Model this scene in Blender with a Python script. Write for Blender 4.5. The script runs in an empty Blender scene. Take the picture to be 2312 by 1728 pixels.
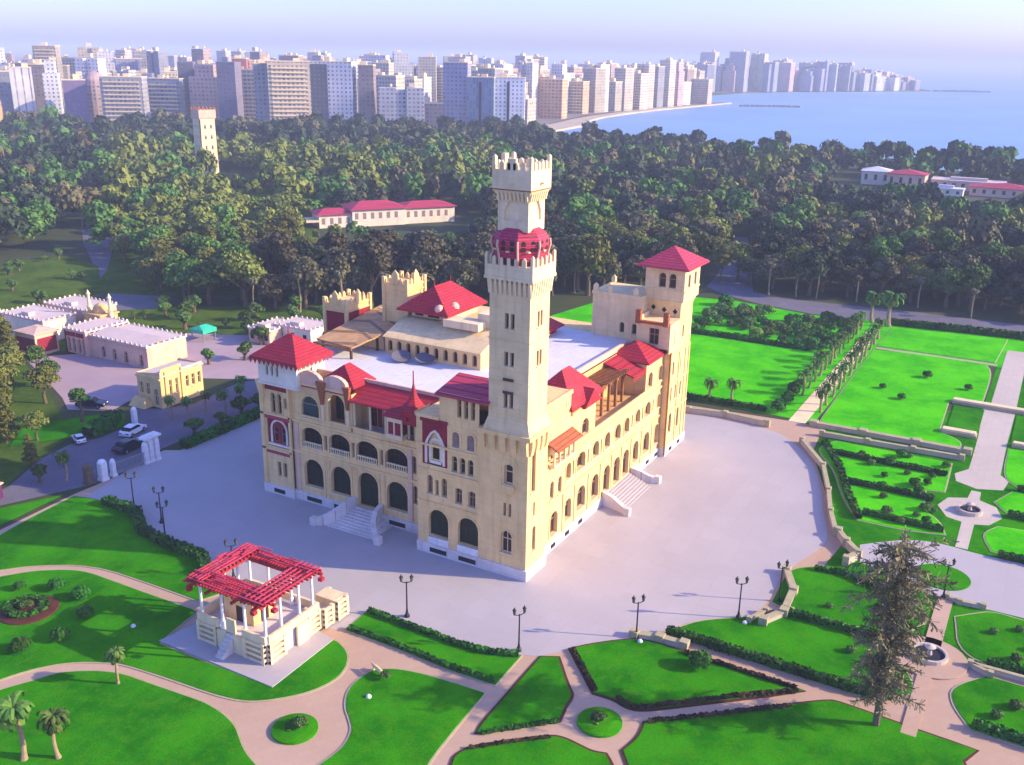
import bpy, bmesh, math, random
import numpy as np
from mathutils import Vector, Matrix
from mathutils.geometry import tessellate_polygon

# ---------------------------------------------------------------- camera, world, sun, exposure
scene = bpy.context.scene
COL = scene.collection
CAM = Vector((-91.4, -49.0, 60.0))
F_PX, HALF_W = 2200.0, 1156.0
PITCH, ROLL, HEAD = math.radians(18.52), math.radians(1.0), math.radians(29.3)
cam_data = bpy.data.cameras.new('camera')
cam_data.sensor_fit = 'HORIZONTAL'
cam_data.angle_x = 2 * math.atan(HALF_W / F_PX)
cam_data.clip_start = 1.0
cam_data.clip_end = 120000.0
cam = bpy.data.objects.new('camera', cam_data)
COL.objects.link(cam)
fh = Vector((math.cos(HEAD), math.sin(HEAD), 0)); rt = Vector((math.sin(HEAD), -math.cos(HEAD), 0)); up = Vector((0, 0, 1))
fw = fh * math.cos(PITCH) - up * math.sin(PITCH)
cu = fh * math.sin(PITCH) + up * math.cos(PITCH)
ir = rt * math.cos(ROLL) + cu * math.sin(ROLL)
iu = -rt * math.sin(ROLL) + cu * math.cos(ROLL)
m = Matrix.Identity(4)
for i in range(3):
    m[i][0], m[i][1], m[i][2], m[i][3] = ir[i], iu[i], -fw[i], CAM[i]
cam.matrix_world = m
scene.camera = cam

SUN_EL, SUN_DIR = math.radians(24), Vector((0.40, -0.917, 0)).normalized()
world = bpy.data.worlds.new('World'); scene.world = world; world.use_nodes = True
wn = world.node_tree.nodes; wl = world.node_tree.links; wn.clear()
sky = wn.new('ShaderNodeTexSky'); sky.sky_type = 'NISHITA'; sky.sun_disc = False
sky.sun_elevation = SUN_EL; sky.sun_rotation = math.atan2(SUN_DIR.x, SUN_DIR.y)
sky.altitude = 60; sky.air_density = 1.0; sky.dust_density = 1.25; sky.ozone_density = 5.0
bg = wn.new('ShaderNodeBackground'); bg.inputs['Strength'].default_value = 0.15
tint = wn.new('ShaderNodeMix'); tint.data_type = 'RGBA'; tint.blend_type = 'MULTIPLY'; tint.inputs[0].default_value = 1.0
tint.inputs[7].default_value = (1.04, 0.94, 1.40, 1)
wo = wn.new('ShaderNodeOutputWorld')
wl.new(sky.outputs[0], tint.inputs[6]); wl.new(tint.outputs[2], bg.inputs['Color']); wl.new(bg.outputs[0], wo.inputs['Surface'])
sd = bpy.data.lights.new('sun', 'SUN'); sd.energy = 4.0; sd.angle = math.radians(0.5); sd.color = (1.0, 0.80, 0.42)
sun = bpy.data.objects.new('sun', sd); COL.objects.link(sun)
to_sun = Vector((SUN_DIR.x * math.cos(SUN_EL), SUN_DIR.y * math.cos(SUN_EL), math.sin(SUN_EL)))
sun.rotation_euler = to_sun.to_track_quat('Z', 'Y').to_euler(); sun.location = (0, 0, 300)
vs = scene.view_settings
vs.view_transform = 'Standard'; vs.look = 'None'; vs.gamma = 1.0; vs.use_curve_mapping = False; vs.exposure = 1.0
scene.render.engine = 'CYCLES'
scene.cycles.max_bounces = 6; scene.cycles.diffuse_bounces = 3; scene.cycles.glossy_bounces = 2
scene.cycles.transparent_max_bounces = 8; scene.cycles.volume_bounces = 0
scene.cycles.use_denoising = True
R = random.Random(7)
HAZE = 0.00027

# ---------------------------------------------------------------- helpers
class MB:
    """collects verts and faces of one mesh"""
    def __init__(s): s.v = []; s.f = []; s.mi = []
    def add(s, vs, fs, mi=0):
        n = len(s.v); s.v += [tuple(p) for p in vs]
        for f in fs: s.f.append([i + n for i in f]); s.mi.append(mi)
        return s
    def box(s, x0, x1, y0, y1, z0, z1, mi=0):
        if x1 < x0: x0, x1 = x1, x0
        if y1 < y0: y0, y1 = y1, y0
        return s.add([(x0,y0,z0),(x1,y0,z0),(x1,y1,z0),(x0,y1,z0),(x0,y0,z1),(x1,y0,z1),(x1,y1,z1),(x0,y1,z1)],
                     [(0,3,2,1),(4,5,6,7),(0,1,5,4),(1,2,6,5),(2,3,7,6),(3,0,4,7)], mi)
    def frustum(s, c, hx0, hy0, z0, hx1, hy1, z1, mi=0):
        x, y = c
        return s.add([(x-hx0,y-hy0,z0),(x+hx0,y-hy0,z0),(x+hx0,y+hy0,z0),(x-hx0,y+hy0,z0),(x-hx1,y-hy1,z1),(x+hx1,y-hy1,z1),(x+hx1,y+hy1,z1),(x-hx1,y+hy1,z1)],
                     [(0,3,2,1),(4,5,6,7),(0,1,5,4),(1,2,6,5),(2,3,7,6),(3,0,4,7)], mi)
    def prism(s, poly, z0, z1, mi=0, bottom=False):
        n = len(poly)
        a = sum(poly[i][0]*poly[(i+1)%n][1]-poly[(i+1)%n][0]*poly[i][1] for i in range(n))
        if a < 0: poly = poly[::-1]
        vs = [(p[0], p[1], z0) for p in poly] + [(p[0], p[1], z1) for p in poly]
        fs = [(i, (i+1)%n, n+(i+1)%n, n+i) for i in range(n)]
        tri = tessellate_polygon([[Vector((p[0], p[1], 0)) for p in poly]])
        for t in tri:
            t = list(t)
            a, b, c = (poly[i] for i in t)
            if (b[0]-a[0])*(c[1]-a[1])-(b[1]-a[1])*(c[0]-a[0]) < 0: t.reverse()
            fs.append([n+i for i in t])
            if bottom: fs.append([i for i in t[::-1]])
        return s.add(vs, fs, mi)
    def tube(s, pts, radii, n=8, mi=0, cap=True):
        pts = [Vector(p) for p in pts]
        if not hasattr(radii, '__len__'): radii = [radii]*len(pts)
        vs, fs = [], []
        for i, p in enumerate(pts):
            d = (pts[min(i+1, len(pts)-1)] - pts[max(i-1, 0)])
            d = d.normalized() if d.length > 1e-9 else Vector((0,0,1))
            a = d.cross(Vector((0,0,1)) if abs(d.z) < 0.9 else Vector((1,0,0))).normalized(); b = d.cross(a)
            for k in range(n):
                t = 2*math.pi*k/n
                vs.append(p + (a*math.cos(t) + b*math.sin(t))*radii[i])
        for i in range(len(pts)-1):
            for k in range(n):
                fs.append((i*n+k, i*n+(k+1)%n, (i+1)*n+(k+1)%n, (i+1)*n+k))
        if cap: fs.append(tuple(range(n))); fs.append(tuple((len(pts)-1)*n+k for k in range(n))[::-1])
        return s.add(vs, fs, mi)
    def lathe(s, c, prof, n=12, mi=0):
        vs, fs = [], []
        for (r, z) in prof:
            for k in range(n):
                t = 2*math.pi*k/n; vs.append((c[0]+r*math.cos(t), c[1]+r*math.sin(t), c[2]+z))
        for i in range(len(prof)-1):
            for k in range(n): fs.append((i*n+k, i*n+(k+1)%n, (i+1)*n+(k+1)%n, (i+1)*n+k))
        fs.append(tuple(range(n))[::-1]); fs.append(tuple((len(prof)-1)*n+k for k in range(n)))
        return s.add(vs, fs, mi)
    def hip(s, x0, x1, y0, y1, z0, z1, ridge=0.0, axis='x', th=0.18, mi=0):
        """hipped roof over a rectangle with a ridge of the given length, and an eave edge of thickness th"""
        cx, cy = (x0+x1)/2, (y0+y1)/2; h = ridge/2
        a, b = ((cx-h, cy, z1), (cx+h, cy, z1)) if axis == 'x' else ((cx, cy-h, z1), (cx, cy+h, z1))
        vs = [(x0,y0,z0-th),(x1,y0,z0-th),(x1,y1,z0-th),(x0,y1,z0-th),(x0,y0,z0),(x1,y0,z0),(x1,y1,z0),(x0,y1,z0), a, b]
        fs = [(0,3,2,1),(0,1,5,4),(1,2,6,5),(2,3,7,6),(3,0,4,7)]
        if axis == 'x': fs += [(4,5,9,8),(5,6,9),(6,7,8,9),(7,4,8)]
        else: fs += [(4,5,8),(5,6,9,8),(6,7,9),(7,4,8,9)]
        return s.add(vs, fs, mi)
    def slab(s, quad, th, mi=0):
        q = [Vector(p) for p in quad]; n = (q[1]-q[0]).cross(q[3]-q[0]).normalized()
        if n.z < 0: n = -n
        b = [p - n*th for p in q]
        return s.add(q + b, [(0,1,2,3),(7,6,5,4),(0,4,5,1),(1,5,6,2),(2,6,7,3),(3,7,4,0)], mi)
    def build(s, name, mats, parent=None, loc=None, smooth=False):
        me = bpy.data.meshes.new(name); me.from_pydata(s.v, [], s.f)
        mats = mats if isinstance(mats, (list, tuple)) else [mats]
        for mm in mats: me.materials.append(mm)
        if any(s.mi): me.polygons.foreach_set('material_index', s.mi)
        bm = bmesh.new(); bm.from_mesh(me); bmesh.ops.recalc_face_normals(bm, faces=bm.faces); bm.to_mesh(me); bm.free()
        if smooth:
            for p in me.polygons: p.use_smooth = True
        me.update()
        return link(name, me, parent, loc)
def link(name, me, parent=None, loc=None):
    o = bpy.data.objects.new(name, me); COL.objects.link(o)
    if parent is not None: o.parent = parent
    if loc is not None: o.location = loc
    return o
def tag(o, label=None, cat=None, group=None, kind=None):
    if label: o['label'] = label
    if cat: o['category'] = cat
    if group: o['group'] = group
    if kind: o['kind'] = kind
    return o
def thing(name, label, cat, loc=(0,0,0), rz=0.0, group=None):
    o = bpy.data.objects.new(name, None); COL.objects.link(o); o.location = loc; o.rotation_euler = (0, 0, rz)
    o.empty_display_size = 0.3
    return tag(o, label, cat, group)
KIDS = {}
def copy_tree(o, parent=None):
    c = o.copy(); COL.objects.link(c)
    if parent is not None: c.parent = parent
    for ch in o.children: copy_tree(ch, c)
    return c
def place(proto, loc, rz=0.0, s=1.0, label=None, group=None, sz=None):
    """first call for a prototype moves it, later calls copy it"""
    if not proto.get('_used'): proto['_used'] = 1; o = proto
    else: o = copy_tree(proto)
    o.location = loc; o.rotation_euler = (0, 0, rz); o.scale = (s, s, sz or s)
    if label: o['label'] = label
    if group: o['group'] = group
    return o
def np_mesh(name, verts, quads, mats, parent=None, attr=None, loc=None):
    me = bpy.data.meshes.new(name)
    nv, nf = len(verts), len(quads)
    me.vertices.add(nv); me.vertices.foreach_set('co', np.asarray(verts, np.float32).ravel())
    me.loops.add(nf*4); me.loops.foreach_set('vertex_index', np.asarray(quads, np.int32).ravel())
    me.polygons.add(nf); me.polygons.foreach_set('loop_start', np.arange(0, nf*4, 4, dtype=np.int32))
    try: me.polygons.foreach_set('loop_total', np.full(nf, 4, dtype=np.int32))
    except Exception: pass
    for mm in (mats if isinstance(mats, (list, tuple)) else [mats]): me.materials.append(mm)
    if attr is not None:
        a = me.attributes.new('tone', 'FLOAT', 'POINT'); a.data.foreach_set('value', np.asarray(attr, np.float32))
    me.update(calc_edges=True); me.validate()
    return link(name, me, parent, loc)

# ---------------------------------------------------------------- materials
def mat(name, rough=0.8, spec=0.3):
    mm = bpy.data.materials.new(name); mm.use_nodes = True
    b = mm.node_tree.nodes['Principled BSDF']; b.inputs['Roughness'].default_value = rough
    b.inputs['Specular IOR Level'].default_value = spec
    return mm, mm.node_tree.nodes, mm.node_tree.links, b
def N(nodes, t, **kw):
    n = nodes.new(t)
    for k, v in kw.items(): setattr(n, k, v)
    return n
def mix(nodes, links, fac, a, b, blend='MIX'):
    n = nodes.new('ShaderNodeMix'); n.data_type = 'RGBA'; n.blend_type = blend
    for k, v in ((0, fac), (6, a), (7, b)):
        if isinstance(v, bpy.types.NodeSocket): links.new(v, n.inputs[k])
        elif k == 0: n.inputs[0].default_value = v
        else: n.inputs[k].default_value = (*v[:3], 1)
    return n.outputs[2]
def ramp(nodes, links, src, stops):
    n = nodes.new('ShaderNodeValToRGB'); cr = n.color_ramp
    while len(cr.elements) < len(stops): cr.elements.new(0.5)
    for e, (p, c) in zip(cr.elements, stops): e.position = p; e.color = (*c, 1) if len(c) == 3 else c
    links.new(src, n.inputs[0]); return n.outputs[0]
def noise(nodes, links, scale, detail=4, rough=0.55, coord='Object', vec=None):
    t = nodes.new('ShaderNodeTexCoord'); n = nodes.new('ShaderNodeTexNoise')
    n.inputs['Scale'].default_value = scale; n.inputs['Detail'].default_value = detail; n.inputs['Roughness'].default_value = rough
    if coord == 'World':
        g = nodes.new('ShaderNodeNewGeometry'); links.new(g.outputs['Position'], n.inputs['Vector'])
    else: links.new(t.outputs[coord], n.inputs['Vector'])
    return n.outputs['Fac']
def bump(nodes, links, bsdf, h, strength=0.3, dist=0.05):
    b = nodes.new('ShaderNodeBump'); b.inputs['Strength'].default_value = strength; b.inputs['Distance'].default_value = dist
    links.new(h, b.inputs['Height']); links.new(b.outputs[0], bsdf.inputs['Normal'])
def mottled(name, c1, c2, scale=0.6, rough=0.85, c3=None, scale2=4.0, bmp=0.2, spec=0.25, coord='World'):
    mm, n, l, b = mat(name, rough, spec)
    f = noise(n, l, scale, 5, 0.6, coord); col = ramp(n, l, f, [(0.32, c1), (0.68, c2)])
    f2 = noise(n, l, scale2, 4, 0.6, coord)
    if c3: col = mix(n, l, ramp(n, l, f2, [(0.5, (0,0,0)), (0.75, (1,1,1))]), col, c3)
    l.new(col, b.inputs['Base Color'])
    if bmp: bump(n, l, b, f2, bmp)
    return mm
def plain(name, c, rough=0.6, spec=0.3, metal=0.0):
    mm, n, l, b = mat(name, rough, spec)
    f = noise(n, l, 1.5, 3, 0.5, 'Object')
    col = ramp(n, l, f, [(0.3, tuple(x*0.86 for x in c)), (0.7, tuple(min(1, x*1.1) for x in c))])
    l.new(col, b.inputs['Base Color']); b.inputs['Metallic'].default_value = metal
    return mm
def leafy(name, c1, c2, rough=0.7):
    """leaf colour varied from clump to clump (mesh attribute) and from plant to plant"""
    mm, n, l, b = mat(name, rough, 0.2)
    a = N(n, 'ShaderNodeAttribute', attribute_name='tone'); oi = N(n, 'ShaderNodeObjectInfo')
    col = mix(n, l, a.outputs['Fac'], c1, c2)
    hs = N(n, 'ShaderNodeHueSaturation'); l.new(col, hs.inputs['Color'])
    mr = N(n, 'ShaderNodeMapRange'); mr.inputs['To Min'].default_value = 0.65; mr.inputs['To Max'].default_value = 1.3; l.new(oi.outputs['Random'], mr.inputs['Value']); l.new(mr.outputs[0], hs.inputs['Value'])
    mr2 = N(n, 'ShaderNodeMapRange'); mr2.inputs['To Min'].default_value = 0.485; mr2.inputs['To Max'].default_value = 0.52; l.new(oi.outputs['Random'], mr2.inputs['Value']); l.new(mr2.outputs[0], hs.inputs['Hue'])
    l.new(hs.outputs[0], b.inputs['Base Color'])
    return mm
def plaster(name, c, stain=0.75, course=0.45):
    mm, n, l, b = mat(name, 0.88, 0.2)
    f = noise(n, l, 0.35, 6, 0.65, 'World'); f2 = noise(n, l, 3.0, 5, 0.6, 'World')
    col = ramp(n, l, f, [(0.3, tuple(x*0.80 for x in c)), (0.7, tuple(min(1, x*1.05) for x in c))])
    # weather streaks: noise stretched along z
    g = N(n, 'ShaderNodeNewGeometry'); mp = N(n, 'ShaderNodeMapping'); mp.inputs['Scale'].default_value = (1.4, 1.4, 0.12)
    l.new(g.outputs['Position'], mp.inputs['Vector']); ns = N(n, 'ShaderNodeTexNoise'); ns.inputs['Scale'].default_value = 1.0; ns.inputs['Detail'].default_value = 5
    l.new(mp.outputs[0], ns.inputs['Vector'])
    st = ramp(n, l, ns.outputs['Fac'], [(0.52, (0,0,0)), (0.74, (1,1,1))])
    fac = N(n, 'ShaderNodeMath', operation='MULTIPLY'); l.new(st, fac.inputs[0]); fac.inputs[1].default_value = 0.55
    col = mix(n, l, fac.outputs[0], col, tuple(x*stain*0.8 for x in c))
    # faint stone courses
    sx = N(n, 'ShaderNodeSeparateXYZ'); l.new(g.outputs['Position'], sx.inputs[0])
    md = N(n, 'ShaderNodeMath', operation='PINGPONG'); md.inputs[1].default_value = course; l.new(sx.outputs['Z'], md.inputs[0])
    cr = ramp(n, l, md.outputs[0], [(0.0, (1,1,1)), (0.06, (0,0,0))])
    fm = N(n, 'ShaderNodeMath', operation='MULTIPLY'); l.new(cr, fm.inputs[0]); fm.inputs[1].default_value = 0.3
    col = mix(n, l, fm.outputs[0], col, tuple(x*0.6 for x in c))
    l.new(col, b.inputs['Base Color']); bump(n, l, b, f2, 0.25, 0.04)
    return mm
def tiles(name, c1, c2):
    mm, n, l, b = mat(name, 0.7, 0.35)
    tc = N(n, 'ShaderNodeNewGeometry'); w = N(n, 'ShaderNodeTexBrick'); mp = N(n, 'ShaderNodeMapping')
    mp.inputs['Scale'].default_value = (1, 1, 1); l.new(tc.outputs['Position'], mp.inputs['Vector'])
    sx = N(n, 'ShaderNodeSeparateXYZ'); l.new(mp.outputs[0], sx.inputs[0])
    ad = N(n, 'ShaderNodeMath', operation='ADD'); l.new(sx.outputs['X'], ad.inputs[0]); l.new(sx.outputs['Y'], ad.inputs[1])
    cb = N(n, 'ShaderNodeCombineXYZ'); l.new(ad.outputs[0], cb.inputs['X']); l.new(sx.outputs['Z'], cb.inputs['Y'])
    l.new(cb.outputs[0], w.inputs['Vector']); w.inputs['Scale'].default_value = 1.0
    w.inputs['Brick Width'].default_value = 0.7; w.inputs['Row Height'].default_value = 0.30; w.inputs['Mortar Size'].default_value = 0.035
    w.inputs['Color1'].default_value = (*c1, 1); w.inputs['Color2'].default_value = (*c2, 1); w.inputs['Mortar'].default_value = (*[x*0.3 for x in c1], 1)
    f = noise(n, l, 0.8, 5, 0.6, 'World')
    col = mix(n, l, ramp(n, l, f, [(0.40, (0,0,0)), (0.70, (0.7,0.7,0.7))]), w.outputs['Color'], tuple(x*0.5+0.02 for x in c1))
    l.new(col, b.inputs['Base Color']); bump(n, l, b, w.outputs['Fac'], -0.5, 0.05)
    return mm
def paved(name, c1, c2, cell=3.0, joint=0.35, stain=(0.3,0.26,0.25), rot=0.0, line=0.03):
    mm, n, l, b = mat(name, 0.85, 0.25)
    f = noise(n, l, 0.06, 6, 0.62, 'World'); col = ramp(n, l, f, [(0.3, c1), (0.7, c2)])
    f2 = noise(n, l, 0.9, 6, 0.7, 'World'); col = mix(n, l, ramp(n, l, f2, [(0.55, (0,0,0)), (0.8, (0.55,0.55,0.55))]), col, stain)
    g = N(n, 'ShaderNodeNewGeometry'); mp = N(n, 'ShaderNodeMapping'); mp.inputs['Rotation'].default_value = (0,0,rot); l.new(g.outputs['Position'], mp.inputs['Vector'])
    w = N(n, 'ShaderNodeTexBrick'); l.new(mp.outputs[0], w.inputs['Vector']); w.inputs['Scale'].default_value = 1.0
    w.inputs['Brick Width'].default_value = cell; w.inputs['Row Height'].default_value = cell*0.7; w.inputs['Mortar Size'].default_value = line
    w.inputs['Color1'].default_value = (1,1,1,1); w.inputs['Color2'].default_value = (0.955,0.955,0.955,1); w.inputs['Mortar'].default_value = (1-joint,)*3 + (1,)
    col = mix(n, l, 1.0, col, w.outputs['Color'], 'MULTIPLY')
    l.new(col, b.inputs['Base Color']); bump(n, l, b, f2, 0.15, 0.02)
    return mm
def grassy(name, c1, c2, c3):
    mm, n, l, b = mat(name, 1.0, 0.0)
    f = noise(n, l, 0.13, 5, 0.6, 'World'); col = ramp(n, l, f, [(0.40, c1), (0.60, c2)])
    f2 = noise(n, l, 0.7, 6, 0.7, 'World'); col = mix(n, l, ramp(n, l, f2, [(0.48, (0,0,0)), (0.70, (0.8,0.8,0.8))]), col, c3)
    f3 = noise(n, l, 5.0, 4, 0.7, 'World'); col = mix(n, l, ramp(n, l, f3, [(0.35, (0.45,0.45,0.45)), (0.65, (0,0,0))]), col, tuple(x*0.45 for x in c1))
    l.new(col, b.inputs['Base Color']); bump(n, l, b, f3, 0.6, 0.06)
    return mm
M = dict(
    cream=plaster('cream_plaster', (0.90, 0.61, 0.28)), shaft=plaster('tower_plaster', (0.86, 0.64, 0.35)), trim=plaster('pale_trim', (0.88, 0.69, 0.43)),
    plinth=plaster('plinth_stone', (0.74, 0.66, 0.64)), white=plaster('white_plaster', (0.86, 0.76, 0.62)), pink=plaster('pink_plaster', (0.78, 0.50, 0.38)), ochre=plaster('ochre_plaster', (0.72, 0.45, 0.20)),
    tile=tiles('red_tiles', (0.56, 0.018, 0.045), (0.40, 0.012, 0.03)), tile2=tiles('crimson_tiles', (0.62, 0.05, 0.12), (0.50, 0.03, 0.08)), canopy=tiles('ochre_tiles', (0.62, 0.36, 0.16), (0.52, 0.28, 0.12)), axis=paved('axis_path_paving', (0.50, 0.42, 0.36), (0.58, 0.49, 0.42), 1.5, 0.12),
    tile3=tiles('orange_tiles', (0.50, 0.13, 0.045), (0.40, 0.10, 0.03)),
    brick=mottled('red_brick_panel', (0.22, 0.012, 0.03), (0.34, 0.02, 0.045), 1.0, 0.8, (0.14, 0.01, 0.025), 5.0),
    redpaint=mottled('red_painted_timber', (0.36, 0.015, 0.03), (0.56, 0.04, 0.065), 1.6, 0.65, (0.22, 0.012, 0.02), 6.0),
    brown=mottled('brown_timber', (0.22, 0.09, 0.035), (0.32, 0.14, 0.055), 1.5), darkwood=mottled('dark_timber', (0.06, 0.03, 0.02), (0.10, 0.05, 0.03), 2.0),
    roofflat=paved('roof_terrace_paving', (0.62, 0.60, 0.64), (0.72, 0.70, 0.74), 1.6, 0.15),
    glass=plain('dark_glass', (0.010, 0.010, 0.012), 0.35, 0.25), green=plain('green_glazing', (0.005, 0.024, 0.014), 0.35, 0.25), bluepane=plain('blue_grey_glazing', (0.03, 0.045, 0.065), 0.2, 0.6),
    blind=plain('lilac_shutter', (0.30, 0.19, 0.20), 0.7), brownpane=plain('brown_shutter', (0.05, 0.02, 0.018), 0.5), frame=plain('window_frame', (0.36, 0.26, 0.18), 0.7), dark=plain('dark_opening', (0.015, 0.016, 0.03), 0.8),
    white_paint=plain('white_paint', (0.78, 0.76, 0.78), 0.5), iron=plain('black_iron', (0.012, 0.012, 0.018), 0.5, 0.4), lampglass=plain('lamp_glass', (0.10, 0.09, 0.09), 0.2, 0.6),
    plaza=paved('plaza_paving', (0.40, 0.36, 0.375), (0.465, 0.42, 0.435), 4.0, 0.07, (0.36, 0.32, 0.35), 0.0, 0.05),
    path=paved('garden_path_paving', (0.46, 0.30, 0.21), (0.53, 0.36, 0.26), 1.2, 0.12, (0.45, 0.34, 0.20), 0.6, 0.02), kerb=mottled('pale_kerb', (0.36, 0.31, 0.18), (0.46, 0.39, 0.25), 1.0),
    asphalt=mottled('asphalt', (0.125, 0.115, 0.15), (0.175, 0.16, 0.20), 0.15, 0.9, (0.10, 0.095, 0.12), 2.0, 0.1), court=paved('court_paving', (0.36, 0.26, 0.30), (0.45, 0.33, 0.36), 3.0, 0.1),
    lawn=grassy('lawn_grass', (0.014, 0.175, 0.0005), (0.045, 0.315, 0.0005), (0.075, 0.275, 0.002)), lawn_sunlit=grassy('bright_sunlit_lawn_grass', (0.040, 0.46, 0.001), (0.10, 0.68, 0.002), (0.13, 0.58, 0.004)),
    earth=mottled('woodland_floor', (0.030, 0.050, 0.014), (0.060, 0.072, 0.026), 0.05, 0.95, (0.07, 0.06, 0.03), 0.4), roofpink=paved('pink_roof_screed', (0.60, 0.47, 0.43), (0.70, 0.56, 0.52), 2.0, 0.12), soil=mottled('red_soil_and_edge_shade', (0.07, 0.018, 0.012), (0.10, 0.03, 0.02), 1.0),
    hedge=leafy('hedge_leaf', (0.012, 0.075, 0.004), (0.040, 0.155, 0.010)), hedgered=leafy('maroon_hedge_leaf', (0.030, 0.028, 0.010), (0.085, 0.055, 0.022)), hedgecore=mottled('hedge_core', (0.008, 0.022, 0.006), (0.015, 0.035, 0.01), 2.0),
    leaf_green=leafy('green_leaf', (0.04, 0.10, 0.018), (0.11, 0.19, 0.035)), leaf_olive=leafy('olive_leaf', (0.085, 0.11, 0.018), (0.20, 0.205, 0.04)), leaf_brown=leafy('brown_leaf', (0.055, 0.052, 0.026), (0.135, 0.115, 0.058)),
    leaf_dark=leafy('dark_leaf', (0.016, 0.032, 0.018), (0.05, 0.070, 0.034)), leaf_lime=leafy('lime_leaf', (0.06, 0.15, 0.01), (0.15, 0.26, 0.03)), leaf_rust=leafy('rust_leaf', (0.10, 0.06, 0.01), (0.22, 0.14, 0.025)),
    needle=leafy('grey_brown_needle', (0.12, 0.125, 0.05), (0.32, 0.27, 0.14)), meadow=grassy('rough_meadow', (0.05, 0.11, 0.012), (0.10, 0.17, 0.02), (0.14, 0.17, 0.04)), palm=leafy('palm_frond', (0.035, 0.10, 0.012), (0.12, 0.21, 0.035)), palm_dry=leafy('dry_frond', (0.24, 0.16, 0.06), (0.40, 0.30, 0.13)), palm_grey=leafy('grey_frond', (0.10, 0.10, 0.06), (0.20, 0.19, 0.10)),
    bark=mottled('bark', (0.10, 0.07, 0.045), (0.18, 0.13, 0.085), 3.0), palmbark=mottled('palm_bark', (0.26, 0.20, 0.11), (0.36, 0.27, 0.15), 3.0),
    turq=plain('turquoise_canvas', (0.03, 0.50, 0.32), 0.7), purple=plain('purple_panel', (0.10, 0.02, 0.10), 0.5), carwhite=plain('white_car_paint', (0.75, 0.76, 0.82), 0.25, 0.5), carblue=plain('navy_car_paint', (0.012, 0.018, 0.04), 0.25, 0.5), tyre=plain('tyre_rubber', (0.02, 0.02, 0.02), 0.8), lampred=plain('red_lamp', (0.4, 0.01, 0.01), 0.3),
    sand=mottled('beach_sand', (0.42, 0.34, 0.26), (0.52, 0.43, 0.33), 0.02), city=mottled('city_ground', (0.16, 0.14, 0.13), (0.24, 0.21, 0.19), 0.02), steel=plain('grey_metal', (0.22, 0.22, 0.26), 0.45, 0.5), brass=plain('gold_paint', (0.70, 0.52, 0.16), 0.5),
)

# ---------------------------------------------------------------- setting: land, sea, ground
def sheet(name, poly, z, material, kind='structure', thick=None):
    b = MB(); b.prism(poly, z - (thick or 0.02), z, bottom=False)
    return tag(b.build(name, material), kind=kind)
def soften(poly, it=2, sharp=48):
    """round the gentle bends of an outline, keep its sharp corners"""
    for _ in range(it):
        out, n = [], len(poly)
        for i in range(n):
            a, p, c = (Vector(poly[i-1]), Vector(poly[i]), Vector(poly[(i+1) % n])); d1, d2 = p-a, c-p
            if d1.length < 1e-6 or d2.length < 1e-6 or math.degrees(d1.angle(d2)) > sharp: out.append(tuple(p))
            else: out += [tuple(p-d1*0.25), tuple(p+d2*0.25)]
        poly = out
    return poly
def grow(poly, t):
    n = len(poly); a = sum(poly[i][0]*poly[(i+1) % n][1]-poly[(i+1) % n][0]*poly[i][1] for i in range(n)); sg = 1 if a > 0 else -1; out = []
    for i in range(n):
        d1 = (Vector(poly[i])-Vector(poly[i-1])).normalized(); d2 = (Vector(poly[(i+1) % n])-Vector(poly[i])).normalized()
        nn_ = Vector((d1.y+d2.y, -d1.x-d2.x))*sg; L = nn_.length
        nn_ = nn_/L if L > 1e-6 else Vector((0, 0)); out.append((poly[i][0]+nn_.x*t, poly[i][1]+nn_.y*t))
    return out
LAND = [(-400,-500),(300,-500),(480,-330),(535,-180),(550,-20),(548,132),(556,226),(546,282),(600,335),(670,366),(760,380),(831,398),(905,411),(983,417),(1100,424),(1208,418),(1373,410),(1290,470),(1300,560),(1480,590),(1700,540),(1900,540),(2060,500),(2230,390),(2400,296),(2440,270),(2600,320),(3300,900),(6000,3500),(14000,16000),(9000,24000),(-8000,24000),(-9000,-500)]
b = MB(); b.prism(LAND, -3.0, 0.0); land = tag(b.build('ground', M['earth']), kind='structure')
mm, n, l, bs = mat('sea_water', 0.5, 0.4)
f = noise(n, l, 0.004, 6, 0.6, 'World'); col = ramp(n, l, f, [(0.35, (0.16, 0.30, 0.50)), (0.65, (0.21, 0.37, 0.57))]); l.new(col, bs.inputs['Base Color'])
f2 = noise(n, l, 0.12, 5, 0.65, 'World'); bump(n, l, bs, f2, 0.5, 0.4)
b = MB(); b.add([(-9000,-14000,-1.6),(45000,-14000,-1.6),(45000,42000,-1.6),(-9000,42000,-1.6)], [(0,1,2,3)]); tag(b.build('sea', mm), kind='structure')
sheet('beach', [(540,282),(600,345),(665,372),(760,388),(831,404),(905,417),(983,423),(1100,430),(1208,424),(1373,412),(1373,408),(1208,411),(1100,414),(983,408),(905,400),(831,384),(770,358),(680,345),(610,318),(552,268)], 0.12, M['sand'], thick=1.9)
sheet('city_ground', [(380,720),(430,560),(500,470),(620,372),(700,372),(760,392),(905,425),(983,430),(1208,432),(1370,418),(1290,470),(1300,600),(1500,640),(2080,505),(2420,290),(2600,360),(2900,900),(1500,2600),(-200,3000),(-600,1500)], 0.08, M['city'], thick=0.05)
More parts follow.
